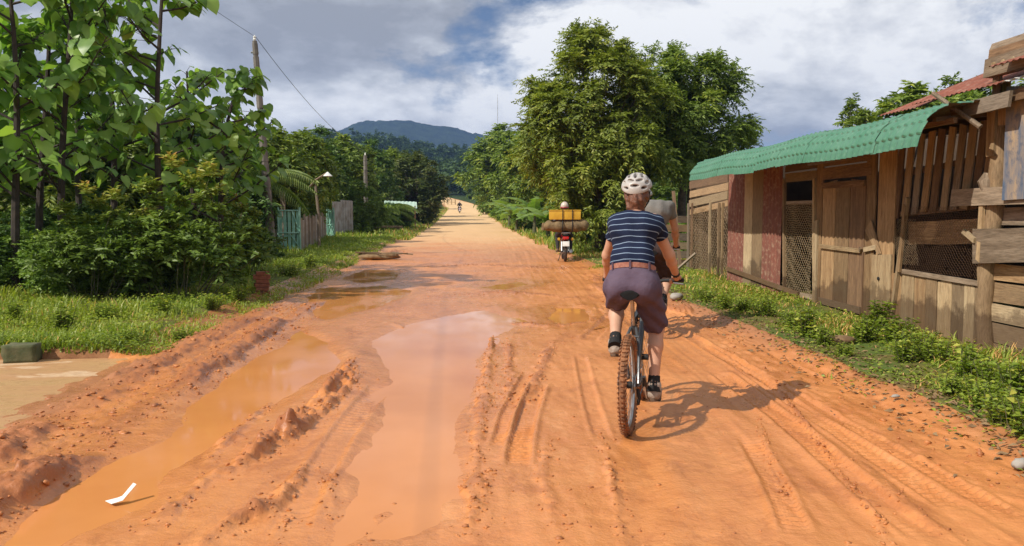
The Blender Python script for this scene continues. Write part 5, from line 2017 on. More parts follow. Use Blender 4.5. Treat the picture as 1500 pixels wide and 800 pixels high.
# old carved beam stack lying on the roof
box = empty('beam_stack', (5.05, 6.9, 2.95), 0, 'weathered beams with round holes stacked on the rusty roof', 'beams')
bY0, bY1 = at_x(1449, 95, 4.95).y, 5.6
bz = at_x(1449, 112, 4.95).z
plank(box, (4.95, bY0, bz + 0.07), (4.95, bY1, bz + 0.10), 0.17, 0.10, mat='wood_grey', name='beam')
plank(box, (4.98, bY0 - 0.03, bz + 0.195), (4.98, bY1, bz + 0.22), 0.075, 0.12, mat='wood_dark', name='beam')
plank(box, (5.0, bY0 - 0.02, bz + 0.265), (5.0, bY1, bz + 0.285), 0.06, 0.12, mat='wood_grey', name='beam', jag=0.03)
for k in range(3):
    MB().lathe([(0.0, 0.0), (0.022, 0.0), (0.026, 0.012), (0.0, 0.012)], 10, 'x', (4.888, bY0 - 0.14 - 0.13 * k, bz + 0.085)).build('dowel_end', MAT['wood_pale'], box)
MB().tube([(4.97, bY0 - 0.1, bz - 0.28), (4.97, bY0 - 0.1, bz)], 0.04, 6).build('support', MAT['wood_dark'], box)
MB().tube([(4.97, 5.9, bz - 0.28), (4.97, 5.9, bz)], 0.04, 6).build('support', MAT['wood_dark'], box)

# rolled debris: log fence beyond the porch
fence = empty('plank_fence', (5.0, 20.0, 0.08), 0, 'short fence of stacked grey boards beyond the shed porch', 'fence')
fy = 19.4
for k in range(6):
    z = 0.16 + 0.22 * k
    plank(fence, (4.75 - 0.02 * k, fy + 0.05, z + 0.02), (6.6, fy + 0.35 + 0.02 * k, z), 0.19 - 0.01 * (k % 3), 0.06, normal=(-0.1, -1, 0), mat=['wood', 'wood_grey', 'wood_pale', 'wood_grey', 'wood', 'wood_grey'][k], name='plank', jag=0.05)
for xx in (4.95, 6.4):
    plank(fence, (xx, fy + 0.24, -0.1), (xx, fy + 0.24, 1.55), 0.09, 0.08, normal=(0, -1, 0), mat='wood_grey', name='post')

# ================================================================== left side of the road
def conc_pole(base, top, r0, r1, label, name='utility_pole'):
    o = empty(name, base, 0, label, 'pole', 'utility poles on the left')
    b = Vector(base); t_ = Vector(top)
    d = t_ - b
    n = 16
    mb = MB()
    # square tapered shaft with stepped recesses
    for i in range(n):
        f0 = i / n; f1 = (i + 0.82) / n
        for (fa, fb, sc) in ((f0, f1, 1.0), (f1, (i + 1) / n, 0.86)):
            ra = (r0 + (r1 - r0) * fa) * sc; rb = (r0 + (r1 - r0) * fb) * sc
            mb.tube([b + d * fa - (Vector((0, 0, 0.3)) if i == 0 and sc == 1 else Vector()), b + d * fb], [ra, rb], 8)
    mb.build('shaft', MAT['pole'], o)
    MB().lathe([(0.0, 0), (0.03, 0), (0.05, 0.05), (0.035, 0.08), (0.05, 0.12), (0.02, 0.17), (0.0, 0.17)], 10, 'z', t_).build('insulator', MAT['white'], o)
    MB().tube([t_ + Vector((-0.12, 0, -0.35)), t_ + Vector((0.12, 0, -0.35))], 0.03, 6).build('bracket', MAT['steel'], o)
    return o


pb = at_y(399, 378, 25.5); pb.z = tz(pb.x, 25.5)
ptop = at_y(373, 60, 25.5)
conc_pole(pb, ptop, 0.15, 0.085, 'tall stepped concrete pole carrying wires near the green gates')
pb2 = at_y(536, 300, 48); pb2.z = tz(pb2.x, 48)
conc_pole(pb2, at_y(535, 228, 48), 0.14, 0.11, 'shorter pale concrete pole rising from the trees beyond the tin sheets')


def wire(label, a, b, sag, r=0.011):
    a = Vector(a); b = Vector(b)
    pts = []
    for i in range(25):
        t = i / 24
        p = a.lerp(b, t)
        p.z -= sag * 4 * t * (1 - t)
        pts.append(p)
    o = MB().tube(pts, r, 5).build('power_line', MAT['cable'])
    tag(o, label, 'cable', 'overhead wires')
    return o


tip = ptop + Vector((0, 0, 0.14))
wire('overhead wire from the tall concrete pole passing over the big-leaved trees', tip, (ptop.x - 0.1, -12, ptop.z + 0.5), 0.55, 0.006)
wire('overhead wire from the tall concrete pole to the shorter one', tip + Vector((0.02, 0.03, 0)), at_y(535, 226, 48) + Vector((0, 0, 0.15)), 0.5, 0.009)
for k, dz in enumerate((2.0, 2.35)):
    pa = pb.lerp(ptop, 1 - dz / 6.0)
    wire(['upper', 'lower'][k] + ' thin cable slung from the middle of the tall concrete pole', pa + Vector((-0.12, 0, 0)), (pa.x - 9, 8, pa.z + 0.3), 0.25, 0.008)

# two green lattice gates
def gate(uc, Y, wpx, hpx, label, rz):
    base = Vector(pos_at(uc, Y))
    wd = wpx / FPX * Y; ht = hpx / FPX * Y
    o = empty('metal_gate', base, 0, label, 'gate', 'green gates')
    Rz = Matrix.Rotation(rz, 3, 'Z')

    def P(x, z):
        return base + Rz @ Vector((x, 0, z))
    h = wd / 2
    for x in (-h, h):
        MB().tube([P(x, -0.1), P(x, ht + 0.06)], 0.035, 6).build('post', MAT['green_paint'], o)
    fr = MB()
    for z in (0.12, ht * 0.45, ht * 0.97):
        fr.tube([P(-h, z), P(h, z)], 0.024, 6)
    fr.tube([P(-h, 0.12), P(0, ht * 0.45)], 0.018, 5); fr.tube([P(h, 0.12), P(0, ht * 0.45)], 0.018, 5)
    fr.tube([P(-h, ht * 0.45), P(-h * 0.3, ht * 0.97)], 0.018, 5); fr.tube([P(h, ht * 0.45), P(h * 0.3, ht * 0.97)], 0.018, 5)
    fr.build('frame', MAT['green_paint'], o)
    for k in range(5):
        x = -h + wd * (k + 0.5) / 5
        plank(o, P(x, 0.12) + Vector((0, 0.03, 0)), P(x, ht * 0.95) + Vector((0, 0.03, 0)), wd / 5 * 0.72, 0.008, normal=Rz @ Vector((0, -1, 0)), mat='green_paint', name='slat', jag=0.0)
    return o


gate(423, 26.3, 30, 62, 'green metal gate with a lattice frame beside the tall concrete pole', 0.12)
gate(484, 38.5, 13, 42, 'narrow green metal gate between picket fence and tin sheets', -0.6)

# picket fence between the gates
pf = empty('picket_fence', pos_at(455, 31), 0, 'fence of uneven grey wooden pickets between the green gates', 'fence')
prn = random.Random(9)
A = Vector(pos_at(440, 27.0)); B = Vector(pos_at(477, 38.0))
npk = 26
for k in range(npk):
    p = A.lerp(B, (k + 0.5) / npk)
    hh = prn.uniform(1.0, 1.25)
    plank(pf, p + Vector((0, 0, -0.05)), p + Vector((prn.uniform(-0.03, 0.03), 0, hh)), 0.17, 0.02, normal=(1, -0.2, 0), mat=['wood_grey', 'concrete', 'wood_grey'][k % 3], name='picket')
for z in (0.35, 0.9):
    plank(pf, A + Vector((-0.04, 0, z)), B + Vector((-0.04, 0, z)), 0.06, 0.03, normal=(1, -0.2, 0), mat='wood_dark', name='rail')
for u, Y, hh, nm, lab in [(349, 24, 1.75, 'wooden_post', 'short brown wooden post among the bushes left of the tall pole'), (414, 28, 2.0, 'wooden_post', 'grey wooden post behind the nearer green gate')]:
    p = Vector(pos_at(u, Y))
    o = plank(None, p + Vector((0, 0, -0.2)), p + Vector((0.02, 0, hh)), 0.14, 0.12, normal=(0, -1, 0), mat='wood_grey', name=nm)
    tag(o, lab, 'post')
# tin sheets
tp = empty('tin_screen', pos_at(502, 43), 0, 'upright corrugated tin sheets beside the far green gate', 'fence')
for k, (u0, u1, Y0, Y1, hh, mt) in enumerate([(487, 500, 41, 42.5, 1.75, 'tin'), (499, 517, 42.4, 43.5, 1.85, 'tin'), (478, 491, 44, 44.4, 2.1, 'rust_roof')]):
    a = Vector(pos_at(u0, Y0)); b_ = Vector(pos_at(u1, Y1))
    tin_sheet(tp, a, b_ - a, (0, 0, hh), 40, 4, 5, 0.045, mt, 'tin_sheet')
plank(tp, Vector(pos_at(517, 43.45)) + Vector((0, -0.05, 0)), Vector(pos_at(502, 43.2)) + Vector((0, -0.05, 1.5)), 0.06, 0.03, normal=(0, -1, 0), mat='wood_dark', name='brace')

# street lamp on a wooden pole
lb = Vector(pos_at(467, 29.5))
sl = empty('street_lamp', lb, 0, 'wooden street lamp with a slanted arm and white shade', 'lamp')
tp_ = at_y(461, 262, 29.5)
MB().tube([lb + Vector((0, 0, -0.1)), (lb + tp_) / 2 + Vector((0.05, 0, 0)), tp_], [0.06, 0.05, 0.045], 7).build('pole', MAT['wood_grey'], sl)
MB().tube([at_y(453, 275, 29.5), at_y(462, 264, 29.4), at_y(478, 254, 29.2)], 0.035, 6).build('arm', MAT['wood_grey'], sl)
MB().lathe([(0.02, 0.10), (0.06, 0.06), (0.17, -0.05), (0.16, -0.06), (0.0, 0.0)], 12, 'z', at_y(480, 256, 29.2)).build('lamp_shade', MAT['white'], sl)
MB().lathe([(0.0, -0.10), (0.035, -0.08), (0.035, -0.03), (0.0, -0.02)], 8, 'z', at_y(480, 256, 29.2)).build('bulb', MAT['white'], sl)

# stall with pale green sheet roof
sb = Vector(pos_at(590, 60))
st = empty('roadside_stall', sb, 0, 'open roadside stall with a pale green sheet roof', 'stall')
def SP(u, v, Y):
    return at_y(u, v, Y)
a = SP(562, 303, 60); b_ = SP(611, 305, 58.5)
tin_sheet(st, a, b_ - a, Vector((0, 0, 0)) + (SP(590, 294, 62.5) - SP(590, 303, 60)) , 40, 5, 9, 0.02, 'awning', 'roof_sheet')
for u, Y in ((565, 60), (608, 58.8), (572, 62.3), (600, 62)):
    p = Vector(pos_at(u, Y))
    plank(st, p + Vector((0, 0, -0.1)), p + Vector((0, 0, SP(u, 302, Y).z - p.z + 0.02)), 0.09, 0.09, normal=(0, -1, 0), mat='wood_dark', name='post')
for z in (0.75, 0.55):
    plank(st, Vector(pos_at(568, 60.5)) + Vector((0, 0, z)), Vector(pos_at(604, 60)) + Vector((0, 0, z)), 0.4 if z > 0.7 else 0.1, 0.05, normal=(0, 0.2, 1), mat='wood_grey', name='shelf')
lg = empty('timber_bench', pos_at(570, 52), 0, 'low bench made of a pale squared log in front of the stall', 'bench')
la = Vector(pos_at(548, 51.5)); lb2 = Vector(pos_at(588, 52.5))
plank(lg, la + Vector((0, 0, 0.28)), lb2 + Vector((0, 0, 0.28)), 0.28, 0.14, normal=(0, 0.1, 1), mat='wood_pale', name='seat')
for f in (0.12, 0.88):
    q = la.lerp(lb2, f)
    plank(lg, q + Vector((0, 0, -0.05)), q + Vector((0, 0, 0.21)), 0.2, 0.15, normal=(0, -1, 0), mat='wood_dark', name='leg')

# whitewashed hut glimpsed through the trees left of the tall pole
hb = Vector(pos_at(378, 33))
hut = empty('small_hut', hb, 0, 'small whitewashed hut glimpsed behind the tall concrete pole', 'hut')
MB().box(hb + Vector((0, 0, 1.0)), (2.2, 2.0, 2.2)).build('wall', MAT['plaster'], hut, False)
tin_sheet(hut, hb + Vector((-1.4, -1.3, 2.05)), (2.8, 0, 0), (0, 2.7, 0.5), 48, 4, 10, 0.02, 'tin', 'roof_sheet')
MB().box(hb + Vector((0.5, -1.01, 1.1)), (0.5, 0.03, 0.6)).build('window', MAT['black'], hut, False)

# thin mast above the right-hand trees
mp_ = Vector(pos_at(729, 125))
mast = empty('radio_mast', mp_, 0, 'thin steel mast rising above the right-hand trees', 'mast')
mt_ = at_y(729, 143, 125)
MB().tube([mp_ + Vector((0, 0, -0.2)), mt_], [0.06, 0.035], 6).build('shaft', MAT['steel'], mast)
MB().tube([mt_ + Vector((0, 0, -0.5)), mt_ + Vector((0, 0, 0.5))], 0.02, 5).build('antenna', MAT['steel'], mast)

# far roadside rail fence at the bend
rf = empty('rail_fence', pos_at(657, 150), 0, 'low wooden rail fence at the bend of the road', 'fence')
ra_ = Vector(pos_at(640, 175)); rb_ = Vector(pos_at(667, 172))
for k in range(6):
    q = ra_.lerp(rb_, k / 5)
    plank(rf, q + Vector((0, 0, -0.2)), q + Vector((0, 0, 1.1)), 0.2, 0.2, normal=(0, -1, 0), mat='wood_pale', name='post')
for z in (0.5, 1.0):
    plank(rf, ra_ + Vector((0, 0, z)), rb_ + Vector((0, 0, z)), 0.16, 0.08, normal=(0, -1, 0), mat='wood_pale', name='rail')

# brick stump: courses of bricks, each its own piece
bs = Vector(ground(384, 428, 0.08)); bs.z = tz(bs.x, bs.y)
stp = empty('brick_stump', bs, 0.3, 'broken stump of a red brick pillar standing in the grass', 'stump')
bm_ = MB().box((0, 0, 0), (0.125, 0.10, 0.062), None, 0.007)
brick_me = None
br = random.Random(3)
for k in range(6):
    for j in range(2):
        wid = 0.125
        off = (k % 2)
        pos = Vector(((j - 0.5) * 0.128, 0, 0)) if off == 0 else Vector((0, (j - 0.5) * 0.108, 0))
        M = Matrix.Translation(bs + Vector((0, 0, 0.02 + 0.068 * k))) @ Matrix.Rotation(0.3 + br.uniform(-0.08, 0.08), 4, 'Z') @ Matrix.Translation(pos + Vector((br.uniform(-.008, .008), br.uniform(-.008, .008), 0)))
        if off:
            M = M @ Matrix.Scale(1.7, 4, (1, 0, 0))
        else:
            M = M @ Matrix.Scale(1.9, 4, (0, 1, 0))
        if k == 5 and j == 1:
            continue
        if k == 4:
            M = M @ Matrix.Scale(1.15, 4)
        if brick_me is None:
            o = bm_.build('brick', MAT['brick'], stp, False, M)
            brick_me = o.data
        else:
            link('brick', brick_me, stp, None, M=M)


def lump(name, size, seed, mat, label, cat, loc, rz=0, rough=0.18, box=False):
    bm = bmesh.new()
    if box:
        bmesh.ops.create_cube(bm, size=2.0)
        bmesh.ops.subdivide_edges(bm, edges=bm.edges[:], cuts=5, use_grid_fill=True)
    else:
        bmesh.ops.create_icosphere(bm, subdivisions=3, radius=1.0)
    rr = np.random.default_rng(seed)
    off = rr.uniform(0, 50)
    for v in bm.verts:
        n_ = float(fbm(np.array([v.co.x * 1.4 + off + v.co.z]), np.array([v.co.y * 1.4 - v.co.z * 0.7]), 3, seed)[0])
        v.co *= 1 + rough * n_
        v.co = Vector((v.co.x * size[0] / 2, v.co.y * size[1] / 2, v.co.z * size[2] / 2))
    me = bpy.data.meshes.new(name)
    bm.to_mesh(me); bm.free()
    me.polygons.foreach_set('use_smooth', [True] * len(me.polygons))
    o = link(name, me, None, MAT[mat])
    o.location = loc
    o.rotation_euler = (0, 0, rz)
    tag(o, label, cat)
    return o


mbp = ground(30, 531, 0.0)
lump('concrete_block', (0.29, 0.2, 0.17), 3, 'moss', 'mossy concrete block at the corner of the driveway and grass', 'block', (mbp.x, mbp.y + 0.05, 0.09), 0.15, 0.12, True)
g = ground(1495, 685, 0.03)
lump('stone', (0.10, 0.08, 0.07), 4, 'concrete', 'pale stone at the edge of the right verge', 'stone', (g.x, g.y, 0.05), 0.3, 0.35)
g = ground(990, 437, 0.1)
lump('stone', (0.26, 0.2, 0.13), 5, 'concrete', 'pale boulder beside the grey-shirted cyclist', 'stone', (g.x, g.y, 0.12), 0.7, 0.3)
g = ground(1312, 583, 0.06)
lump('stone', (0.07, 0.05, 0.025), 6, 'concrete', 'flat greyish stone lying on the weedy edge', 'stone', (g.x, g.y, 0.075), 0.2, 0.35)
g = ground(1225, 503, 0.08)
lump('stone', (0.42, 0.30, 0.12), 7, 'soil', 'flat earthen step stone in front of the door', 'stone', (min(g.x, 4.9), g.y, 0.11), 0.2, 0.3)

# stick and debris heap at the left road edge further on
hp = empty('debris_heap', tuple(ground(556, 378, 0.05)), 0, 'heap of reddish sticks and mud at the left road edge', 'debris')
hb_ = Vector(hp.location)
dr = np.random.default_rng(8)
lm = lump('mound', (1.1, 0.6, 0.20), 8, 'soil', None, None, hb_ + Vector((0, 0, 0.05)), 0.2, 0.5)
setparent(lm, hp)
for k in range(14):
    q = hb_ + Vector((dr.uniform(-0.6, 0.7), dr.uniform(-0.25, 0.25), 0.12 + 0.05 * dr.random()))
    d = Vector((dr.normal() + 0.4, dr.normal() * 0.5, dr.uniform(-0.05, 0.15))).normalized() * dr.uniform(0.15, 0.4)
    MB().tube([q - d, q + d], [0.022, 0.014], 5).build('stick', MAT['wood' if k % 2 else 'wood_pale'], hp)

# folded white paper scrap lying in the shallow water
g = ground(170, 735, 0.0)
pm = MB()
c = Vector((g.x, g.y, 0.0))
pts = [(-0.055, 0.0, 0.006), (-0.01, -0.03, 0.0), (0.035, -0.005, 0.008), (0.0, 0.03, 0.012), (0.075, 0.075, 0.065), (0.055, 0.085, 0.07), (0.02, 0.03, 0.02)]
pm.add([c + Vector(p) for p in pts], [(0, 1, 2, 3), (2, 4, 5, 6), (3, 2, 6)])
pm.add([c + Vector(p) + Vector((0, 0, -0.0015)) for p in pts], [(3, 2, 1, 0), (6, 5, 4, 2), (6, 2, 3)])
o = pm.build('paper_scrap', MAT['white'], None, False)
tag(o, 'folded white paper scrap lying in the muddy puddle', 'litter')
# ================================================================== bodies as one surface from a distance field
def sd_capsule(P, a, b, ra, rb):
    a = np.asarray(a, float); b = np.asarray(b, float)
    d = b - a
    t = np.clip(((P - a) @ d) / (d @ d + 1e-12), 0, 1)
    return np.linalg.norm(P - a - t[..., None] * d, axis=-1) - (ra + (rb - ra) * t)


def sd_ell(P, c, r, rot=None):
    q = P - np.asarray(c, float)
    if rot is not None:
        q = q @ np.asarray(rot)           # rows to local
    r = np.asarray(r, float)
    k0 = np.linalg.norm(q / r, axis=-1)
    k1 = np.linalg.norm(q / (r * r), axis=-1)
    return k0 * (k0 - 1.0) / (k1 + 1e-9)


def smin(a, b, k):
    h = np.clip(0.5 + 0.5 * (b - a) / k, 0, 1)
    return b * (1 - h) + a * h - k * h * (1 - h)


def field(P, prims, k=0.03, grow=0.0):
    d = None
    for pr in prims:
        if pr[0] == 'c':
            e = sd_capsule(P, *pr[1:5])
            kk = pr[5] if len(pr) > 5 else k
        else:
            e = sd_ell(P, *pr[1:4])
            kk = pr[4] if len(pr) > 4 else k
        d = e if d is None else smin(d, e, kk)
    return d - grow


def surface_nets(func, lo, hi, h):
    lo = np.array(lo, float); hi = np.array(hi, float)
    n = np.ceil((hi - lo) / h).astype(int) + 1
    ax = [lo[i] + h * np.arange(n[i]) for i in range(3)]
    G = np.stack(np.meshgrid(*ax, indexing='ij'), -1)
    Fv = func(G.reshape(-1, 3)).reshape(n)
    ins = Fv < 0
    sl = lambda o: tuple(slice(o[i], n[i] - 1 + o[i]) for i in range(3))
    corners = [(i, j, k) for i in (0, 1) for j in (0, 1) for k in (0, 1)]
    cnt = sum(ins[sl(o)].astype(int) for o in corners)
    act = (cnt > 0) & (cnt < 8)
    idx = -np.ones(n - 1, int)
    idx[act] = np.arange(act.sum())
    pos = np.zeros((*(n - 1), 3)); num = np.zeros(n - 1)
    for o in corners:
        for axn in range(3):
            if o[axn] == 1:
                continue
            o2 = list(o); o2[axn] = 1
            fa = Fv[sl(o)]; fb = Fv[sl(tuple(o2))]
            cr = (fa < 0) != (fb < 0)
            t = np.where(cr, fa / (fa - fb + 1e-20), 0)
            p = np.zeros((*(n - 1), 3)) + np.array(o, float)
            p[..., axn] += t
            pos += np.where(cr[..., None], p, 0); num += cr
    ijk = np.argwhere(act)
    V = lo + h * (ijk + pos[act] / num[act][:, None])
    quads = []
    for axn in range(3):
        b, c = [(1, 2), (2, 0), (0, 1)][axn]
        sa = [slice(1, n[i] - 1) for i in range(3)]
        sa[axn] = slice(0, n[axn] - 1)
        sb_ = list(sa); sb_[axn] = slice(1, n[axn])
        A = ins[tuple(sa)]; B = ins[tuple(sb_)]
        for flip, m in ((False, A & ~B), (True, ~A & B)):
            e = np.argwhere(m)
            if len(e) == 0:
                continue
            base = e.copy()
            for i in range(3):
                if i != axn:
                    base[:, i] += 1
            def cell(db, dc):
                q = base.copy(); q[:, b] += db; q[:, c] += dc
                return idx[q[:, 0], q[:, 1], q[:, 2]]
            Q = np.stack([cell(-1, -1), cell(0, -1), cell(0, 0), cell(-1, 0)], 1)
            quads.append(Q[:, ::-1] if flip else Q)
    return V, np.concatenate(quads)


def sdf_obj(name, func, lo, hi, h, mat, parent, extra=None, smooth_it=2):
    V, F = surface_nets(func, lo, hi, h)
    me = np_mesh(name, V, F, True)
    mats = mat if isinstance(mat, (list, tuple)) else [mat]
    if extra:                                        # small closed pieces (fingers, nose...) in the same mesh
        bm = bmesh.new()
        bm.from_mesh(me)
        for (vs_, fs, mi) in extra:
            vv = [bm.verts.new(v) for v in vs_]
            for f in fs:
                try:
                    fc = bm.faces.new([vv[i] for i in f]); fc.smooth = True; fc.material_index = mi
                except ValueError:
                    pass
        bm.to_mesh(me); bm.free()
    for m in mats:
        me.materials.append(m)
    return link(name, me, parent)


def tube_piece(pts, rad, n=7, mi=0):
    mb = MB().tube(pts, rad, n)
    return (mb.v, mb.f, mi)


def ell_piece(c, r, mi=0, n=10):
    vs_ = []; fs = []
    for i in range(1, n // 2):
        th = math.pi * i / (n // 2)
        for k in range(n):
            a = 2 * math.pi * k / n
            vs_.append((c[0] + r[0] * math.sin(th) * math.cos(a), c[1] + r[1] * math.sin(th) * math.sin(a), c[2] + r[2] * math.cos(th)))
    rows = n // 2 - 1
    for i in range(rows - 1):
        for k in range(n):
            fs.append((i * n + k, (i + 1) * n + k, (i + 1) * n + (k + 1) % n, i * n + (k + 1) % n))
    fs.append(tuple(range(n))); fs.append(tuple((rows - 1) * n + k for k in range(n - 1, -1, -1)))
    return (vs_, fs, mi)


def fingers_around(grip, axis, fwd, side, mi=0, s=1.0):
    """four fingers and a thumb closed round a bar through grip along axis"""
    out = []
    g = np.array(grip, float); ax = nrm(np.array(axis, float)); f = nrm(np.array(fwd, float)); up = np.cross(ax, f)
    if up[2] < 0:
        up = -up
    for k in range(4):
        c = g + ax * (k - 1.5) * 0.019 * s
        rr = 0.027 * s
        ln = [0.9, 1.0, 0.97, 0.8][k]
        pts = []
        for a in np.linspace(-0.6, -0.6 + 3.6 * ln, 7):
            pts.append(tuple(c - f * math.cos(a) * rr * 1.1 + up * math.sin(a + 0.6) * rr * 1.0 + f * 0.004))
        pts = [tuple(c - f * 0.030 * s + up * 0.012 * s)] + pts[1:]
        out.append(tube_piece(pts, [0.0095 * s] * 5 + [0.0085 * s, 0.006 * s], 6, mi))
    c = g + ax * side * 0.045 * s
    out.append(tube_piece([tuple(c - f * 0.030 * s + up * 0.0), tuple(c - f * 0.006 * s - up * 0.026 * s), tuple(c + f * 0.02 * s - up * 0.026 * s - ax * side * 0.012)], [0.012 * s, 0.010 * s, 0.0075 * s], 6, mi))
    return out


# ================================================================== cloth materials
def striped_mat():
    m = NT('striped_jersey')
    v = m.n('ShaderNodeTexCoord').outputs['Object']
    sp = m.n('ShaderNodeSeparateXYZ')
    m.l(v, sp.inputs[0])
    nz = m.noise(v, 7.0, 3)
    # stripes run round the trunk: distance along the leaning spine
    t = m.math('ADD', m.math('MULTIPLY', sp.outputs[2], 0.93), m.math('MULTIPLY', sp.outputs[1], 0.30))
    t = m.math('ADD', t, m.math('MULTIPLY', nz, 0.012))
    t = m.math('FRACT', m.math('DIVIDE', t, 0.0415))
    line = m.ramp(t, [(0.0, 0), (0.44, 0), (0.48, 1), (0.56, 1), (0.60, 0)])
    c = m.mix(line, (0.012, 0.018, 0.044), (0.21, 0.28, 0.39))
    m.set('Base Color', c)
    m.set('Roughness', 0.9)
    m.set('Specular IOR Level', 0.15)
    m.bump(m.noise(v, 14.0, 4), 0.35, 0.02)
    return m.m


def cloth_mat(name, c1, c2, scale=6.0, bump=0.5):
    m = NT(name)
    v = m.coord('Object')
    n = m.noise(v, scale, 5)
    m.set('Base Color', m.mix(m.ramp(n, [(0.35, 0), (0.65, 1)]), c1, c2))
    m.set('Roughness', 0.9)
    m.set('Specular IOR Level', 0.15)
    m.bump(m.noise(v, scale * 1.6, 5, 0.6), bump, 0.03)
    return m.m


MAT['saddle'] = simple('saddle_cover', (0.012, 0.012, 0.013), (0.016, 0.016, 0.016), 12, 0.9, spec=0.05)
MAT['stripe'] = striped_mat()
MAT['shorts'] = cloth_mat('purple_shorts', (0.115, 0.083, 0.118), (0.085, 0.060, 0.090))
MAT['grey_shirt'] = cloth_mat('grey_tshirt', (0.185, 0.175, 0.160), (0.15, 0.14, 0.13))
MAT['dark_shorts'] = cloth_mat('dark_shorts', (0.05, 0.035, 0.032), (0.035, 0.025, 0.025))
MAT['belt'] = simple('belt_webbing', (0.27, 0.10, 0.075), (0.36, 0.17, 0.12), 60, 0.8)
MAT['helmet'] = simple('helmet_shell', (0.46, 0.43, 0.40), (0.38, 0.355, 0.335), 3, 0.4)
MAT['sock'] = cloth_mat('black_sock', (0.02, 0.02, 0.022), (0.03, 0.03, 0.03))
MAT['shoe'] = cloth_mat('grey_shoe', (0.42, 0.37, 0.32), (0.28, 0.21, 0.16), 20)
MAT['sole'] = simple('shoe_sole', (0.10, 0.07, 0.05), (0.16, 0.09, 0.05), 20, 0.9)
MAT['mud_tyre'] = simple('mud_caked_rubber', (0.30, 0.125, 0.05), (0.12, 0.055, 0.028), 18, 0.9, bump=0.6)
MAT['tyre'] = simple('rubber', (0.022, 0.020, 0.019), (0.06, 0.035, 0.022), 14, 0.85, bump=0.3)
MAT['frame'] = simple('bike_frame_paint', (0.055, 0.06, 0.068), (0.10, 0.105, 0.11), 5, 0.3, 0.3)
MAT['red_paint'] = simple('red_fairing', (0.30, 0.015, 0.02), (0.20, 0.012, 0.018), 4, 0.25)
MAT['dark_red'] = simple('dark_red_fairing', (0.10, 0.018, 0.018), (0.06, 0.012, 0.012), 4, 0.3)
MAT['tail_light'] = simple('tail_light_lens', (0.55, 0.02, 0.02), (0.4, 0.02, 0.02), 10, 0.2)
MAT['plate'] = simple('number_plate', (0.72, 0.72, 0.70), (0.6, 0.6, 0.58), 10, 0.5)
MAT['yellow'] = simple('yellow_foam_box', (0.64, 0.38, 0.03), (0.52, 0.28, 0.02), 4, 0.6)
MAT['sack'] = cloth_mat('hessian_sack', (0.24, 0.17, 0.09), (0.14, 0.10, 0.055), 8)
MAT['jacket'] = cloth_mat('grey_jacket', (0.17, 0.16, 0.165), (0.12, 0.115, 0.12))
MAT['trousers'] = cloth_mat('dark_trousers', (0.035, 0.032, 0.035), (0.05, 0.045, 0.045))
MAT['cap_white'] = simple('pale_helmet', (0.60, 0.52, 0.46), (0.50, 0.40, 0.35), 6, 0.35)
MAT['cap_red'] = simple('red_helmet_band', (0.32, 0.03, 0.04), (0.25, 0.02, 0.03), 6, 0.3)


# ================================================================== mountain bike, heading +Y, origin at rear tyre contact
WR = 0.335
BBp = Vector((0, 0.435, 0.305))
REAR = Vector((0, 0, WR)); FRONT = Vector((0, 1.06, WR))


def bike_wheel(bike, c, steer, tyre_mat, name='wheel'):
    Rm = Matrix.Rotation(steer, 3, 'Z')

    def X(p):
        return c + Rm @ Vector(p)
    n = 40
    rim = MB()
    ring = lambda r, x=0: [X((x, r * math.cos(2 * math.pi * k / n), r * math.sin(2 * math.pi * k / n))) for k in range(n)]
    rim.tube(ring(WR - 0.052), 0.013, 6, closed=True)
    wh = rim.build(name, MAT['steel'], bike)
    ty = MB()
    ty.tube(ring(WR - 0.028), 0.0265, 10, closed=True)
    for k in range(64):                                        # knobs
        a = 2 * math.pi * k / 64
        for s_, off in ((0.0, 0.0), (1, 0.05), (-1, 0.05)):
            aa = a + off
            r = WR - 0.028 + 0.0285 * math.cos(s_ * 0.95)
            x = 0.0285 * math.sin(s_ * 0.95)
            q = Matrix.Rotation(aa, 3, 'X') @ Matrix.Rotation(s_ * 0.95, 3, 'Z')
            ty.box(X((x, r * math.cos(aa), r * math.sin(aa))), (0.016 if s_ else 0.022, 0.011, 0.013), Rm @ q)
    ty.build('tyre', tyre_mat, wh)
    sp = MB()
    for k in range(28):
        a = 2 * math.pi * k / 28; s_ = 0.028 if k % 2 else -0.028
        b = a + (0.45 if (k // 2) % 2 else -0.45)
        sp.tube([X((s_, 0.022 * math.cos(b), 0.022 * math.sin(b))), X((0, (WR - 0.06) * math.cos(a), (WR - 0.06) * math.sin(a)))], 0.0014, 3, cap=False)
    sp.build('spokes', MAT['steel'], wh)
    MB().tube([X((-0.055, 0, 0)), X((-0.03, 0, 0)), X((0.03, 0, 0)), X((0.055, 0, 0))], [0.012, 0.024, 0.024, 0.012], 10).build('hub', MAT['black'], wh)
    MB().tube([X((-0.034, 0, 0)), X((-0.032, 0, 0))], [0.08, 0.08], 20).build('brake_disc', MAT['steel'], wh)
    return wh


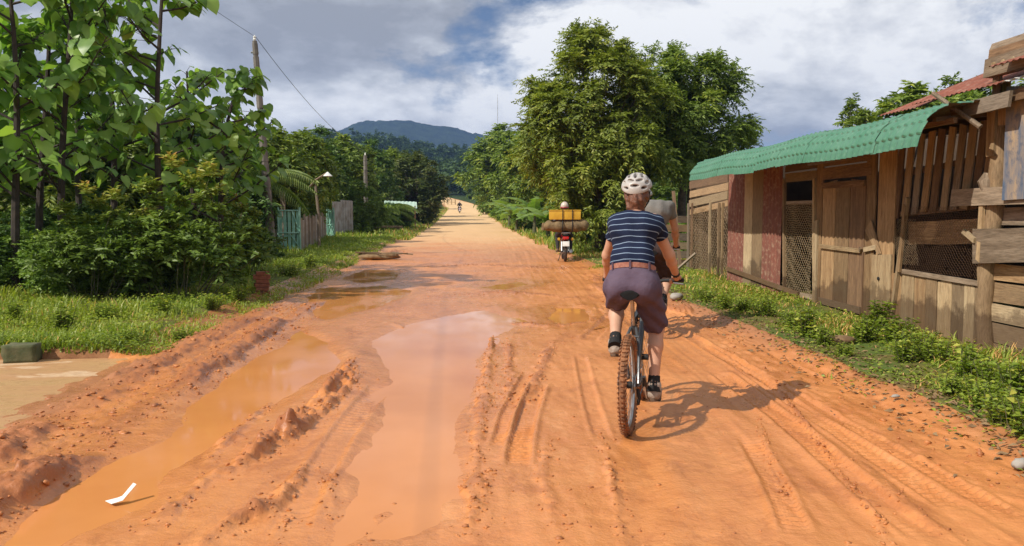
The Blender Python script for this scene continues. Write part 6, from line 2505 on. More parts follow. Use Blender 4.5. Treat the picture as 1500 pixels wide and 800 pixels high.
def make_bike(name, steer=0.0, crank=0.0, tyre='mud_tyre'):
    o = empty(name)
    wr = bike_wheel(o, REAR, 0, MAT[tyre]); bike_wheel(o, FRONT, steer, MAT[tyre])
    HT0 = Vector((0, 0.93, 0.70)); HT1 = Vector((0, 0.885, 0.83))
    ST = Vector((0, 0.285, 0.72))
    fr = MB()
    fr.tube([BBp, ST], 0.018, 10)
    fr.tube([BBp, HT0], 0.023, 10)
    fr.tube([ST, HT1 - Vector((0, 0, 0.02))], 0.019, 10)
    fr.tube([HT0, HT1], 0.024, 10)
    for s in (-1, 1):
        fr.tube([BBp + Vector((s * 0.03, -0.02, 0)), Vector((s * 0.062, 0.2, 0.325)), REAR + Vector((s * 0.066, 0, 0))], [0.013, 0.012, 0.010], 8)
        fr.tube([ST + Vector((s * 0.018, 0.005, -0.04)), Vector((s * 0.055, 0.15, 0.58)), REAR + Vector((s * 0.066, 0, 0.01))], [0.011, 0.011, 0.009], 8)
    fr.tube([Vector((-0.05, 0.20, 0.63)), Vector((0.05, 0.20, 0.63))], 0.010, 8)
    fr.tube([BBp + Vector((-0.036, 0, 0)), BBp + Vector((0.036, 0, 0))], 0.024, 12)
    fr.build('frame', MAT['frame'], o)
    Rs = Matrix.Rotation(steer, 3, 'Z')
    fk = MB()
    for s in (-1, 1):
        fk.tube([FRONT + Rs @ Vector((s * 0.062, 0, 0)), FRONT + Rs @ Vector((s * 0.062, -0.03, 0.20)), HT0 + Rs @ Vector((s * 0.058, 0.005, -0.02))], [0.018, 0.020, 0.015], 8)
    fk.tube([HT0 + Rs @ Vector((-0.07, 0, -0.02)), HT0 + Rs @ Vector((0.07, 0, -0.02))], 0.018, 8)
    fk.build('fork', MAT['black'], o)
    seat = ST + (ST - BBp).normalized() * 0.20
    MB().tube([ST - Vector((0, 0, 0.02)), seat], 0.0135, 8).build('seat_post', MAT['steel'], o)
    # saddle: broad back, narrow nose
    prof = [(-0.14, 0.055, 0.0), (-0.125, 0.078, 0.012), (-0.08, 0.075, 0.010), (-0.03, 0.050, 0.004), (0.03, 0.030, 0.004), (0.09, 0.023, 0.002), (0.13, 0.014, -0.006)]
    sd = MB()
    vs_ = []; fs = []
    for (yy, ww, zz) in prof:
        for k in range(10):
            a = 2 * math.pi * k / 10
            vs_.append(seat + Vector((ww * math.cos(a), yy, zz + 0.024 * math.sin(a) - (0.012 if math.sin(a) < 0 else 0) * (1 - abs(math.cos(a))) + 0.02)))
    for i in range(len(prof) - 1):
        for k in range(10):
            fs.append((i * 10 + k, i * 10 + (k + 1) % 10, (i + 1) * 10 + (k + 1) % 10, (i + 1) * 10 + k))
    fs.append(tuple(range(9, -1, -1))); fs.append(tuple((len(prof) - 1) * 10 + k for k in range(10)))
    sd.add(vs_, fs)
    sd.build('saddle', MAT['saddle'], o)
    # handlebar, stem, grips, brake levers
    st = HT1 + Vector((0, 0.06, 0.10))
    hb_ = MB()
    hb_.tube([HT1, HT1 + Vector((0, -0.01, 0.06)), st], 0.017, 8)
    hbar = MB().tube([st + Rs @ Vector((x, y, z)) for x, y, z in ((-0.31, -0.045, 0.035), (-0.16, -0.015, 0.03), (-0.05, 0, 0), (0.05, 0, 0), (0.16, -0.015, 0.03), (0.31, -0.045, 0.035))], 0.0125, 8).build('handlebar', MAT['black'], o)
    hb_.build('stem', MAT['black'], o)
    for s in (-1, 1):
        MB().tube([st + Rs @ Vector((s * 0.21, -0.023, 0.032)), st + Rs @ Vector((s * 0.315, -0.046, 0.035))], 0.017, 8).build('grip', MAT['black'], hbar)
        MB().tube([st + Rs @ Vector((s * 0.17, 0.0, 0.03)), st + Rs @ Vector((s * 0.20, 0.05, 0.01)), st + Rs @ Vector((s * 0.30, 0.045, -0.005))], 0.007, 6).build('brake_lever', MAT['steel'], hbar)
    MB().tube([st + Vector((0.02, 0.03, 0)), st + Vector((0.05, 0.16, -0.02)), HT0 + Vector((0.04, 0.12, -0.1)), HT0 + Vector((0.03, 0.0, -0.15))], 0.004, 5).build('cable', MAT['black'], o)
    # drivetrain
    cr = MB()
    cr.tube([BBp + Vector((0.045, 0, 0)), BBp + Vector((0.049, 0, 0))], [0.085, 0.085], 24)
    crk = cr.build('chainring', MAT['steel'], o)
    for s in (1, -1):
        d = Vector((0, math.sin(crank), math.cos(crank))) * 0.172 * (-1 if s == 1 else 1)
        e = BBp + Vector((s * 0.075, 0, 0)) + d
        MB().tube([BBp + Vector((s * 0.055, 0, 0)), e], [0.016, 0.012], 8).build('crank', MAT['steel'], crk)
        MB().box(e + Vector((s * 0.055, 0, 0)), (0.085, 0.085, 0.022), None, 0.004).build('pedal', MAT['black'], crk)
    cs = MB()
    for k, r in enumerate((0.06, 0.052, 0.045, 0.037, 0.03)):
        cs.tube([REAR + Vector((0.034 + 0.004 * k, 0, 0)), REAR + Vector((0.036 + 0.004 * k, 0, 0))], [r, r], 20)
    cs.build('cassette', MAT['steel'], wr)
    MB().tube([BBp + Vector((0.047, 0.01, 0.086)), REAR + Vector((0.044, 0, 0.05)), REAR + Vector((0.044, -0.045, 0.0)), REAR + Vector((0.05, 0.02, -0.09)), REAR + Vector((0.05, 0.05, -0.13)), BBp + Vector((0.047, 0.0, -0.086)), BBp + Vector((0.047, 0.08, 0))], 0.0045, 4, closed=True).build('chain', MAT['steel'], o)
    MB().tube([REAR + Vector((0.06, 0.02, -0.03)), REAR + Vector((0.07, 0.02, -0.09)), REAR + Vector((0.06, 0.05, -0.14))], [0.012, 0.014, 0.010], 6).build('derailleur', MAT['black'], o)
    return o, seat, st, Rs


# ================================================================== cyclist, built in bike space
def make_cyclist(name, seat, st, Rs, crank, P):
    """P: dict of body settings"""
    root = empty(name)
    f = P.get('fat', 1.0); hh = P.get('tall', 1.0)
    hipz = seat.z + 0.085
    pel = np.array([0, seat.y + 0.015, hipz])
    lean = P.get('lean', 0.40)
    torso = 0.50 * hh
    up = np.array([0, math.sin(lean), math.cos(lean)])
    waist = pel + up * torso * 0.34 + np.array([0, -0.02, 0.0])
    chest = pel + up * torso * 0.72 + np.array([0, -0.015, 0])
    nb = pel + up * torso * 1.06
    headc = nb + np.array([P.get('headx', 0), 0.075 + P.get('headf', 0), 0.145 + P.get('headz', 0)])
    sw = P.get('sw', 0.135)
    shl = {s: pel + up * torso * 0.94 + np.array([s * sw, 0.01, -0.01]) for s in (-1, 1)}
    grip = {s: np.array(st + Rs @ Vector((s * 0.265, -0.05, 0.052))) for s in (-1, 1)}
    body = []
    parts = {}
    hipw = P.get('hip', 0.17)
    tor = [('e', pel + [0, 0.0, 0.02], (hipw, 0.125, 0.12)), ('e', pel + [0.078, -0.035, -0.02], (0.097, 0.112, 0.103)), ('e', pel + [-0.078, -0.035, -0.02], (0.097, 0.112, 0.103)),
           ('e', waist, (P.get('waist', 0.138) * f, 0.108 * f, 0.13)), ('e', chest, (0.160 * f, 0.115, 0.165)), ('e', chest + up * 0.08, (0.150 * f, 0.10, 0.10))]
    for s in (-1, 1):
        tor.append(('c', chest + np.array([s * 0.08, 0, 0.06]), shl[s], 0.085, 0.062, 0.05))
    parts['torso'] = tor
    arms = {}
    for s in (-1, 1):
        sh = shl[s]; gr = grip[s]
        wrist = gr + np.array([0, -0.055, 0.025])
        L1 = 0.285 * hh; L2 = 0.255 * hh
        d = wrist - sh; dl = np.linalg.norm(d)
        if dl > (L1 + L2) * 0.985:
            sc = dl / ((L1 + L2) * 0.985); L1 *= sc; L2 *= sc
        a = (L1 ** 2 - L2 ** 2 + dl ** 2) / (2 * dl)
        hgt = math.sqrt(max(L1 ** 2 - a ** 2, 0))
        bend = nrm(np.array([s * P.get('elb', 0.5), -0.35, -0.6]))
        bend = nrm(bend - d * (bend @ d) / (dl * dl))
        el = sh + d * a / dl + bend * hgt
        arms[s] = (sh, el, wrist, gr)
    legs = {}
    for s in (-1, 1):
        dd = np.array([0, math.sin(crank), math.cos(crank)]) * 0.172 * (-1 if s == 1 else 1)
        ped = np.array(BBp) + dd + np.array([s * 0.13, 0, 0.012])
        low = s == 1 if math.cos(crank) > 0 else s == -1
        ank = ped + np.array([0, -0.085, 0.115 if low else 0.10])
        hip = pel + np.array([s * 0.095, 0.02, -0.03])
        L1 = 0.415 * hh; L2 = 0.405 * hh
        d = ank - hip; dl = np.linalg.norm(d)
        if dl > (L1 + L2) * 0.985:
            sc = dl / ((L1 + L2) * 0.985); L1 *= sc; L2 *= sc
        a = (L1 ** 2 - L2 ** 2 + dl ** 2) / (2 * dl)
        hgt = math.sqrt(max(L1 ** 2 - a ** 2, 0))
        bend = np.array([s * 0.12, 1.0, 0.3])
        bend = nrm(bend - d * (bend @ d) / (dl * dl))
        kn = hip + d * a / dl + bend * hgt
        legs[s] = (hip, kn, ank, ped)
    body += parts['torso']
    body += [('c', nb - up * 0.06, headc + [0, -0.02, -0.06], 0.058, 0.052), ('e', headc + [0, 0, 0.0], (0.076, 0.094, 0.112)), ('e', headc + [0, 0.035, -0.06], (0.055, 0.06, 0.06))]
    for s in (-1, 1):
        sh, el, wr_, gr = arms[s]
        body += [('c', sh, el, 0.050 * f, 0.038), ('c', el, el + (wr_ - el) * 0.35, 0.038, 0.039 * f), ('c', el + (wr_ - el) * 0.35, wr_, 0.039 * f, 0.026), ('c', wr_, gr + np.array([0, -0.012, 0.006]), 0.027, 0.030, 0.02)]
        hip, kn, ank, ped = legs[s]
        calf = kn + (ank - kn) * 0.32 + np.array([0, -0.022, 0])
        body += [('c', hip, kn, 0.085 * f, 0.056), ('c', kn, calf, 0.055, 0.057 * f), ('c', calf, ank, 0.056 * f, 0.034), ('c', ank, ped + np.array([0, -0.11, 0.03]), 0.034, 0.03), ('c', ank, ped + np.array([0, 0.05, 0.03]), 0.032, 0.026)]
    allp = np.array([headc + 0.16, headc - 0.16] + [p + d_ for s in (-1, 1) for p in (*arms[s], *legs[s]) for d_ in (0.12, -0.12)] + [pel - 0.24, pel + 0.24])
    lo, hi = allp.min(0), allp.max(0)
    vox = P.get('vox', 0.0125)
    extra = []
    for s in (-1, 1):
        sh, el, wr_, gr = arms[s]
        extra += fingers_around(gr + np.array([0, 0, -0.012]), Rs @ Vector((1, -0.12, 0)), (0, 1, 0), -s, 0)
    hx = headc
    extra += [ell_piece(hx + [0, 0.105, -0.015], (0.014, 0.022, 0.022), 0), ell_piece(hx + [0.079, 0.0, -0.01], (0.010, 0.022, 0.032), 0), ell_piece(hx + [-0.079, 0.0, -0.01], (0.010, 0.022, 0.032), 0),
              ell_piece(hx + [0.032, 0.083, 0.012], (0.014, 0.012, 0.008), 1), ell_piece(hx + [-0.032, 0.083, 0.012], (0.014, 0.012, 0.008), 1), ell_piece(hx + [0, 0.088, -0.058], (0.024, 0.010, 0.007), 2)]
    sdf_obj('body', lambda Q: field(Q, body, 0.028), lo, hi, vox, [MAT[P['skin']], MAT['hair_black'], MAT['belt']], root, extra)
    # shirt: torso and short sleeves, open at hem
    shirt = [t_ for t_ in tor]
    cuts = []
    for s in (-1, 1):
        sh, el, _, _ = arms[s]
        e2 = sh + (el - sh) * 0.46
        shirt.append(('c', sh, e2, 0.054 * f, 0.050 * f, 0.02))
        ad = nrm(el - sh)
        cuts.append((e2, ad, s))
    shirt += [('c', nb - up * 0.10, nb - up * 0.045, 0.085, 0.066)]
    hem = pel + up * P.get('hem', 0.12)

    def f_shirt(Q):
        d = field(Q, shirt, 0.03, 0.012)
        hemd = (Q - hem) @ (-nrm(up + np.array([0, 0.18, 0])))
        wav = 0.004 * np.sin(Q[:, 0] * 55) + 0.004 * np.sin(Q[:, 2] * 42 + Q[:, 0] * 21)
        d = np.maximum(d + wav, hemd + 0.006 * np.sin(Q[:, 0] * 40))
        for c_, n_, s in cuts:
            side = Q[:, 0] * s > abs(c_[0]) - 0.16
            d = np.where(side, np.maximum(d, (Q - c_) @ n_), d)
        return np.maximum(d, (Q - (nb - up * 0.02)) @ up)
    slo = np.minimum(np.minimum(pel - 0.25, shl[-1] - 0.2), np.minimum(arms[-1][1], arms[1][1]) - 0.1)
    shi = np.maximum(np.maximum(pel + 0.25, nb + 0.12), np.maximum(arms[-1][1], arms[1][1]) + 0.1)
    slo = slo.copy(); shi = np.maximum(shi, shl[1] + 0.2)
    sdf_obj('shirt', f_shirt, slo, shi, P.get('vox', 0.0125) * 0.85, MAT[P['shirt']], root)
    # shorts to the knee
    sho = [tor[0], tor[1], tor[2], ('e', pel + up * 0.09, (hipw * 0.93, 0.118, 0.10))]
    cut2 = []
    for s in (-1, 1):
        hip, kn, ank, ped = legs[s]
        q = hip + (kn - hip) * P.get('short_len', 0.93)
        sho.append(('c', hip, q + (kn - hip) * 0.05, 0.100 * f, 0.083 * f, 0.05))
        cut2.append((q, nrm(kn - hip), s))
    top = pel + up * P.get('rise', 0.135)

    def f_sho(Q):
        d = field(Q, sho, 0.035, 0.010)
        d = d + 0.008 * np.sin(Q[:, 2] * 52 + np.abs(Q[:, 0]) * 60) * np.clip((pel[2] - Q[:, 2]) * 6, 0, 1) + 0.003 * np.sin(Q[:, 1] * 50 + Q[:, 2] * 33)
        d = np.maximum(d, (Q - top) @ nrm(up))
        for c_, n_, s in cut2:
            d = np.where(Q[:, 0] * s > 0, np.maximum(d, (Q - c_) @ n_), d)
        return d
    kmin = np.minimum(legs[-1][1], legs[1][1]); kmax = np.maximum(legs[-1][1], legs[1][1])
    sl_ = np.minimum(pel - 0.27, kmin - 0.15); sh_ = np.maximum(pel + 0.27, kmax + 0.15)
    so = sdf_obj('shorts', f_sho, sl_, sh_, P.get('vox', 0.0125) * 0.9, MAT[P['shorts']], root)
    if P.get('belt'):
        bl = MB()
        c_ = pel + up * 0.105
        ring = []
        for k in range(28):
            a = 2 * math.pi * k / 28
            ring.append(Vector(c_) + Vector((math.cos(a) * (hipw * 0.94 + 0.016), math.sin(a) * 0.138 - 0.006, -math.sin(a) * 0.138 * math.sin(lean) * 0.8)))
        vs_ = [r + Vector((0, 0, -0.017)) for r in ring] + [r + Vector((0, 0, 0.017)) for r in ring]
        fs = [(k, (k + 1) % 28, 28 + (k + 1) % 28, 28 + k) for k in range(28)]
        bl.add(vs_, fs)
        bl.build('belt', MAT['belt'], so)
        for a in (-1.57, -0.7, -2.45):
            pz = Vector(c_) + Vector((math.cos(a) * (hipw * 0.94 + 0.02), math.sin(a) * 0.142 - 0.006, -math.sin(a) * 0.142 * math.sin(lean) * 0.8))
            MB().box(pz, (0.014, 0.008, 0.055), Matrix.Rotation(a + 1.57, 3, 'Z')).build('belt_loop', MAT[P['shorts']], so)
    # socks and shoes
    for s in (-1, 1):
        hip, kn, ank, ped = legs[s]
        dn = nrm(ank - kn)
        MB().tube([tuple(ank - dn * 0.055), tuple(ank - dn * 0.03), tuple(ank + dn * 0.06)], [0.042, 0.043, 0.050], 12).build('sock', MAT['sock'], root)
        heel = ped + np.array([0, -0.10, 0.035]); toe = ped + np.array([0, 0.085, 0.025])
        shoe = [('c', heel + [0, 0, 0.01], ped + [0, -0.02, 0.04], 0.043, 0.043), ('c', ped + [0, -0.02, 0.035], toe, 0.045, 0.034), ('c', heel + [0, 0.01, 0.01], ank + [0, 0.0, -0.015], 0.046, 0.050), ('c', ped + [0, -0.02, 0.05], ank + [0, 0.01, -0.02], 0.045, 0.046)]
        o_ = sdf_obj('shoe', lambda Q: np.maximum(field(Q, shoe, 0.02), (ped[2] + 0.004) - Q[:, 2]), heel - 0.09, np.maximum(toe, ank) + 0.09, 0.009, MAT['shoe'], root)
        sole = []
        for k in range(18):
            a = 2 * math.pi * k / 18
            sole.append((0.046 * math.cos(a), 0.135 * math.sin(a) - 0.005))
        mb = MB()
        vs_ = [Vector(ped) + Vector((x, y, z)) for z in (-0.001, 0.016) for x, y in sole]
        mb.add(vs_, [(k, (k + 1) % 18, 18 + (k + 1) % 18, 18 + k) for k in range(18)] + [tuple(range(17, -1, -1)), tuple(range(18, 36))])
        mb.build('sole', MAT['sole'], o_)
    # hair and helmet
    hair = [('e', headc + [0, -0.028, 0.005], (0.084, 0.088, 0.108)), ('e', headc + [0, -0.075, -0.045], (0.062, 0.045, 0.06))]
    if P.get('bun'):
        hair += [('e', headc + [0.01, -0.108, -0.04], (0.055, 0.045, 0.055)), ('e', headc + [-0.02, -0.10, -0.095], (0.036, 0.03, 0.04)), ('e', headc + [0.03, -0.09, -0.10], (0.03, 0.026, 0.032))]
    sdf_obj('hair', lambda Q: np.maximum(field(Q, hair, 0.02, 0.004) + 0.004 * np.sin(Q[:, 0] * 160 + 30 * Q[:, 2]) + 0.006 * np.sin(Q[:, 0] * 75 + 2 * np.sin(Q[:, 2] * 60)) * np.sin(Q[:, 2] * 70), (Q - (headc + np.array([0, 0.04, 0]))) @ np.array([0, 1.0, 0])), headc - 0.19, headc + 0.17, 0.0085, MAT[P['hair']], root)
    if P.get('helmet'):
        hc = headc + np.array([0, -0.01, 0.045])
        tl = P.get('helm_tilt', 0.25)
        rot = np.array(Matrix.Rotation(tl, 3, 'X'))

        def f_helm(Q):
            q = (Q - hc) @ rot
            outer = sd_ell(q, (0, 0, 0), (0.112, 0.140, 0.112))
            inner = sd_ell(q, (0, 0, -0.012), (0.094, 0.120, 0.095))
            d = np.maximum(outer, -inner)
            d = np.maximum(d, -(q[:, 2] + 0.004 - 0.016 * np.cos(q[:, 1] * 16)))
            # rows of long vents
            for xx, yy, rx_, ry_, rz_ in ((0.0, -0.128, 0.034, 0.03, 0.010), (0.066, -0.108, 0.024, 0.03, 0.010), (-0.066, -0.108, 0.024, 0.03, 0.010),
                                          (0.036, -0.092, 0.030, 0.034, 0.009), (-0.036, -0.092, 0.030, 0.034, 0.009), (0.085, -0.06, 0.02, 0.032, 0.012), (-0.085, -0.06, 0.02, 0.032, 0.012),
                                          (0.0, -0.03, 0.014, 0.050, 0.04), (0.045, -0.005, 0.013, 0.050, 0.04), (-0.045, -0.005, 0.013, 0.050, 0.04), (0.083, 0.02, 0.012, 0.044, 0.03), (-0.083, 0.02, 0.012, 0.044, 0.03),
                                          (0.0, 0.085, 0.013, 0.035, 0.04), (0.045, 0.09, 0.012, 0.032, 0.04), (-0.045, 0.09, 0.012, 0.032, 0.04)):
                zz = math.sqrt(max(0.0, 1 - (xx / 0.112) ** 2 - (yy / 0.14) ** 2)) * 0.112
                d = np.maximum(d, -(sd_ell(q, (xx, yy, zz), (rx_, ry_, rz_))))
            return d
        hm = sdf_obj('helmet', f_helm, hc - 0.17, hc + 0.17, 0.0055, MAT[P['helmet']], root)
        st_ = MB()
        for s in (-1, 1):
            st_.tube([tuple(headc + [s * 0.088, -0.03, 0.02]), tuple(headc + [s * 0.082, 0.01, -0.05]), tuple(headc + [s * 0.03, 0.05, -0.122])], 0.006, 5)
            st_.tube([tuple(headc + [s * 0.086, 0.05, 0.02]), tuple(headc + [s * 0.082, 0.01, -0.05])], 0.006, 5)
        st_.build('chin_strap', MAT['black'], hm)
    if P.get('watch'):
        sh, el, wr_, gr = arms[1]
        MB().tube([tuple(wr_ + (el - wr_) * 0.04), tuple(wr_ + (el - wr_) * 0.13)], 0.031, 10).build('wrist_band', MAT['black'], root)
    return root


CRANK_W = -0.28
bike1, seat1, st1, Rs1 = make_bike('mountain_bike', steer=-0.10, crank=CRANK_W)
wom = make_cyclist('person', seat1, st1, Rs1, CRANK_W, dict(skin='skin', shirt='stripe', shorts='shorts', hair='hair', helmet='helmet', bun=True, belt=True, lean=0.42, watch=True, fat=0.93, hip=0.153, sw=0.128, headf=0.02, headz=-0.01, waist=0.158, hem=0.098))
rc = ground(921, 636)
rot1 = -R(19)
for o in (bike1, wom):
    o.location = (rc.x, rc.y, 0.0)
    o.rotation_euler = (0, R(-1.0), rot1)
tag(bike1, 'muddy mountain bike ridden by the cyclist in the striped shirt', 'bicycle', 'mountain bikes on the road')
tag(wom, 'cyclist in navy striped T-shirt, purple shorts and pale vented helmet', 'person', 'cyclists')

CRANK_M = 1.35
bike2, seat2, st2, Rs2 = make_bike('mountain_bike', steer=0.0, crank=CRANK_M)
man = make_cyclist('person', seat2, st2, Rs2, CRANK_M, dict(skin='skin', shirt='grey_shirt', shorts='dark_shorts', hair='hair_black', helmet='helmet', lean=0.42, fat=1.14, hip=0.175, tall=1.12, sw=0.175, headf=0.10, headz=-0.13, headx=-0.13, short_len=0.9, helm_tilt=0.0))
g2 = at_y(962, 400, 9.3)
for o in (bike2, man):
    o.location = (g2.x - 0.06, 9.3, 0.02)
    o.rotation_euler = (0, 0, -R(15))
    o.scale = (1.04, 1.04, 1.04)
tag(bike2, 'mountain bike of the grey-shirted rider, half hidden ahead of the striped rider', 'bicycle', 'mountain bikes on the road')
tag(man, 'cyclist in grey T-shirt and dark shorts just ahead of the striped rider', 'person', 'cyclists')


# ================================================================== small motorbike, heading +Y, origin at rear contact
def make_moto(name, paint):
    o = empty(name)
    r = 0.285
    rear = Vector((0, 0, r)); front = Vector((0, 1.22, r))
    for c in (rear, front):
        n = 28
        wl = MB().tube([c + Vector((0, (r - 0.07) * math.cos(2 * math.pi * k / n), (r - 0.07) * math.sin(2 * math.pi * k / n))) for k in range(n)], 0.018, 6, closed=True)
        for k in range(6):
            a = math.pi * k / 3
            wl.tube([c, c + Vector((0, (r - 0.07) * math.cos(a), (r - 0.07) * math.sin(a)))], 0.012, 5)
        wo = wl.build('wheel', MAT['steel'], o)
        MB().tube([c + Vector((0, (r - 0.042) * math.cos(2 * math.pi * k / n), (r - 0.042) * math.sin(2 * math.pi * k / n))) for k in range(n)], 0.044, 8, closed=True).build('tyre', MAT['tyre'], wo)
        MB().tube([c + Vector((-0.07, 0, 0)), c + Vector((0.07, 0, 0))], 0.05, 10).build('hub', MAT['steel'], wo)
    # swing arm, shocks, fork
    for s in (-1, 1):
        MB().tube([rear + Vector((s * 0.085, 0, 0)), Vector((s * 0.085, 0.45, 0.33))], 0.02, 6).build('swing_arm', MAT['black'], o)
        MB().tube([rear + Vector((s * 0.10, 0.0, 0.03)), Vector((s * 0.10, 0.10, 0.62))], [0.026, 0.020], 8).build('shock', MAT['steel'], o)
        MB().tube([front + Vector((s * 0.075, 0, 0)), Vector((s * 0.075, 1.04, 0.72))], [0.022, 0.02], 8).build('fork', MAT['steel'], o)
        MB().lathe([(0.0, -0.03), (0.035, -0.03), (0.045, 0.0), (0.035, 0.03), (0.0, 0.03)], 10, 'y', (s * 0.19, -0.08, 0.66)).build('indicator', MAT['yellow'], o)
        MB().tube([Vector((s * 0.24, 0.95, 1.0)), Vector((s * 0.30, 0.93, 1.16))], 0.007, 5).build('mirror_stalk', MAT['black'], o)
        MB().lathe([(0.0, -0.008), (0.045, -0.008), (0.05, 0.0), (0.0, 0.012)], 12, 'y', (s * 0.31, 0.93, 1.20)).build('mirror', MAT['black'], o)
    # body: tail, centre, leg shield
    tail = [('c', (0, -0.12, 0.70), (0, 0.30, 0.66), 0.075, 0.105), ('c', (0, 0.30, 0.60), (0, 0.62, 0.48), 0.10, 0.08), ('c', (0, 0.62, 0.46), (0, 0.92, 0.62), 0.075, 0.06), ('e', (0, 0.95, 0.74), (0.15, 0.06, 0.22)), ('e', (0, 0.98, 0.93), (0.12, 0.09, 0.08))]
    sdf_obj('fairing', lambda Q: field(Q, tail, 0.05), (-0.26, -0.3, 0.28), (0.26, 1.2, 1.1), 0.02, MAT[paint], o)
    seat = [('c', (0, -0.16, 0.775), (0, 0.52, 0.745), 0.085, 0.075)]
    sdf_obj('seat', lambda Q: np.maximum(field(Q, seat, 0.02), 0.745 - Q[:, 2]), (-0.15, -0.32, 0.70), (0.15, 0.66, 0.90), 0.018, MAT['black'], o)
    MB().box((0, 0.48, 0.33), (0.22, 0.32, 0.22), None, 0.04).build('engine', MAT['steel'], o)
    MB().tube([Vector((0.11, 0.52, 0.26)), Vector((0.14, 0.2, 0.24)), Vector((0.15, -0.2, 0.32))], [0.025, 0.04, 0.05], 10).build('exhaust', MAT['steel'], o)
    MB().tube([Vector((-0.33, 0.88, 1.02)), Vector((-0.15, 0.96, 1.0)), Vector((0.15, 0.96, 1.0)), Vector((0.33, 0.88, 1.02))], 0.014, 7).build('handlebar', MAT['black'], o)
    n = 9
    for c, a0, a1, mt in ((rear, 1.2, 2.9, 'black'), (front, 0.3, 2.4, paint)):
        mb = MB()
        vs_ = []
        for k in range(n):
            a = a0 + (a1 - a0) * k / (n - 1)
            for x, rr_ in ((-0.065, r + 0.02), (0, r + 0.045), (0.065, r + 0.02)):
                vs_.append(c + Vector((x, -rr_ * math.cos(a) if c is rear else rr_ * math.cos(a), rr_ * math.sin(a))))
        fs = []
        for k in range(n - 1):
            for j in range(2):
                fs.append((k * 3 + j, k * 3 + j + 1, k * 3 + j + 4, k * 3 + j + 3))
        mb.add(vs_, fs)
        mb.build('mudguard', MAT[mt], o)
    MB().box((0, -0.215, 0.70), (0.17, 0.05, 0.075), None, 0.015).build('tail_light', MAT['tail_light'], o)
    MB().box((0, -0.275, 0.53), (0.20, 0.012, 0.145), Matrix.Rotation(-0.25, 3, 'X'), 0.004).build('number_plate', MAT['plate'], o)
    MB().tube([Vector((-0.10, 0.12, 0.33)), Vector((-0.20, 0.02, 0.03))], 0.012, 5).build('side_stand', MAT['black'], o)
    MB().lathe([(0.0, -0.03), (0.06, -0.02), (0.085, 0.03), (0.0, 0.05)], 14, 'y', (0, 1.06, 0.92)).build('headlight', MAT['white'], o)
    for s in (-1, 1):
        MB().tube([Vector((s * 0.08, 0.62, 0.27)), Vector((s * 0.24, 0.62, 0.27))], 0.017, 6).build('foot_peg', MAT['black'], o)
    MB().tube([Vector((0.12, -0.1, 0.80)), Vector((0.12, -0.28, 0.84)), Vector((-0.12, -0.28, 0.84)), Vector((-0.12, -0.1, 0.80))], 0.012, 6).build('grab_rail', MAT['steel'], o)
    return o


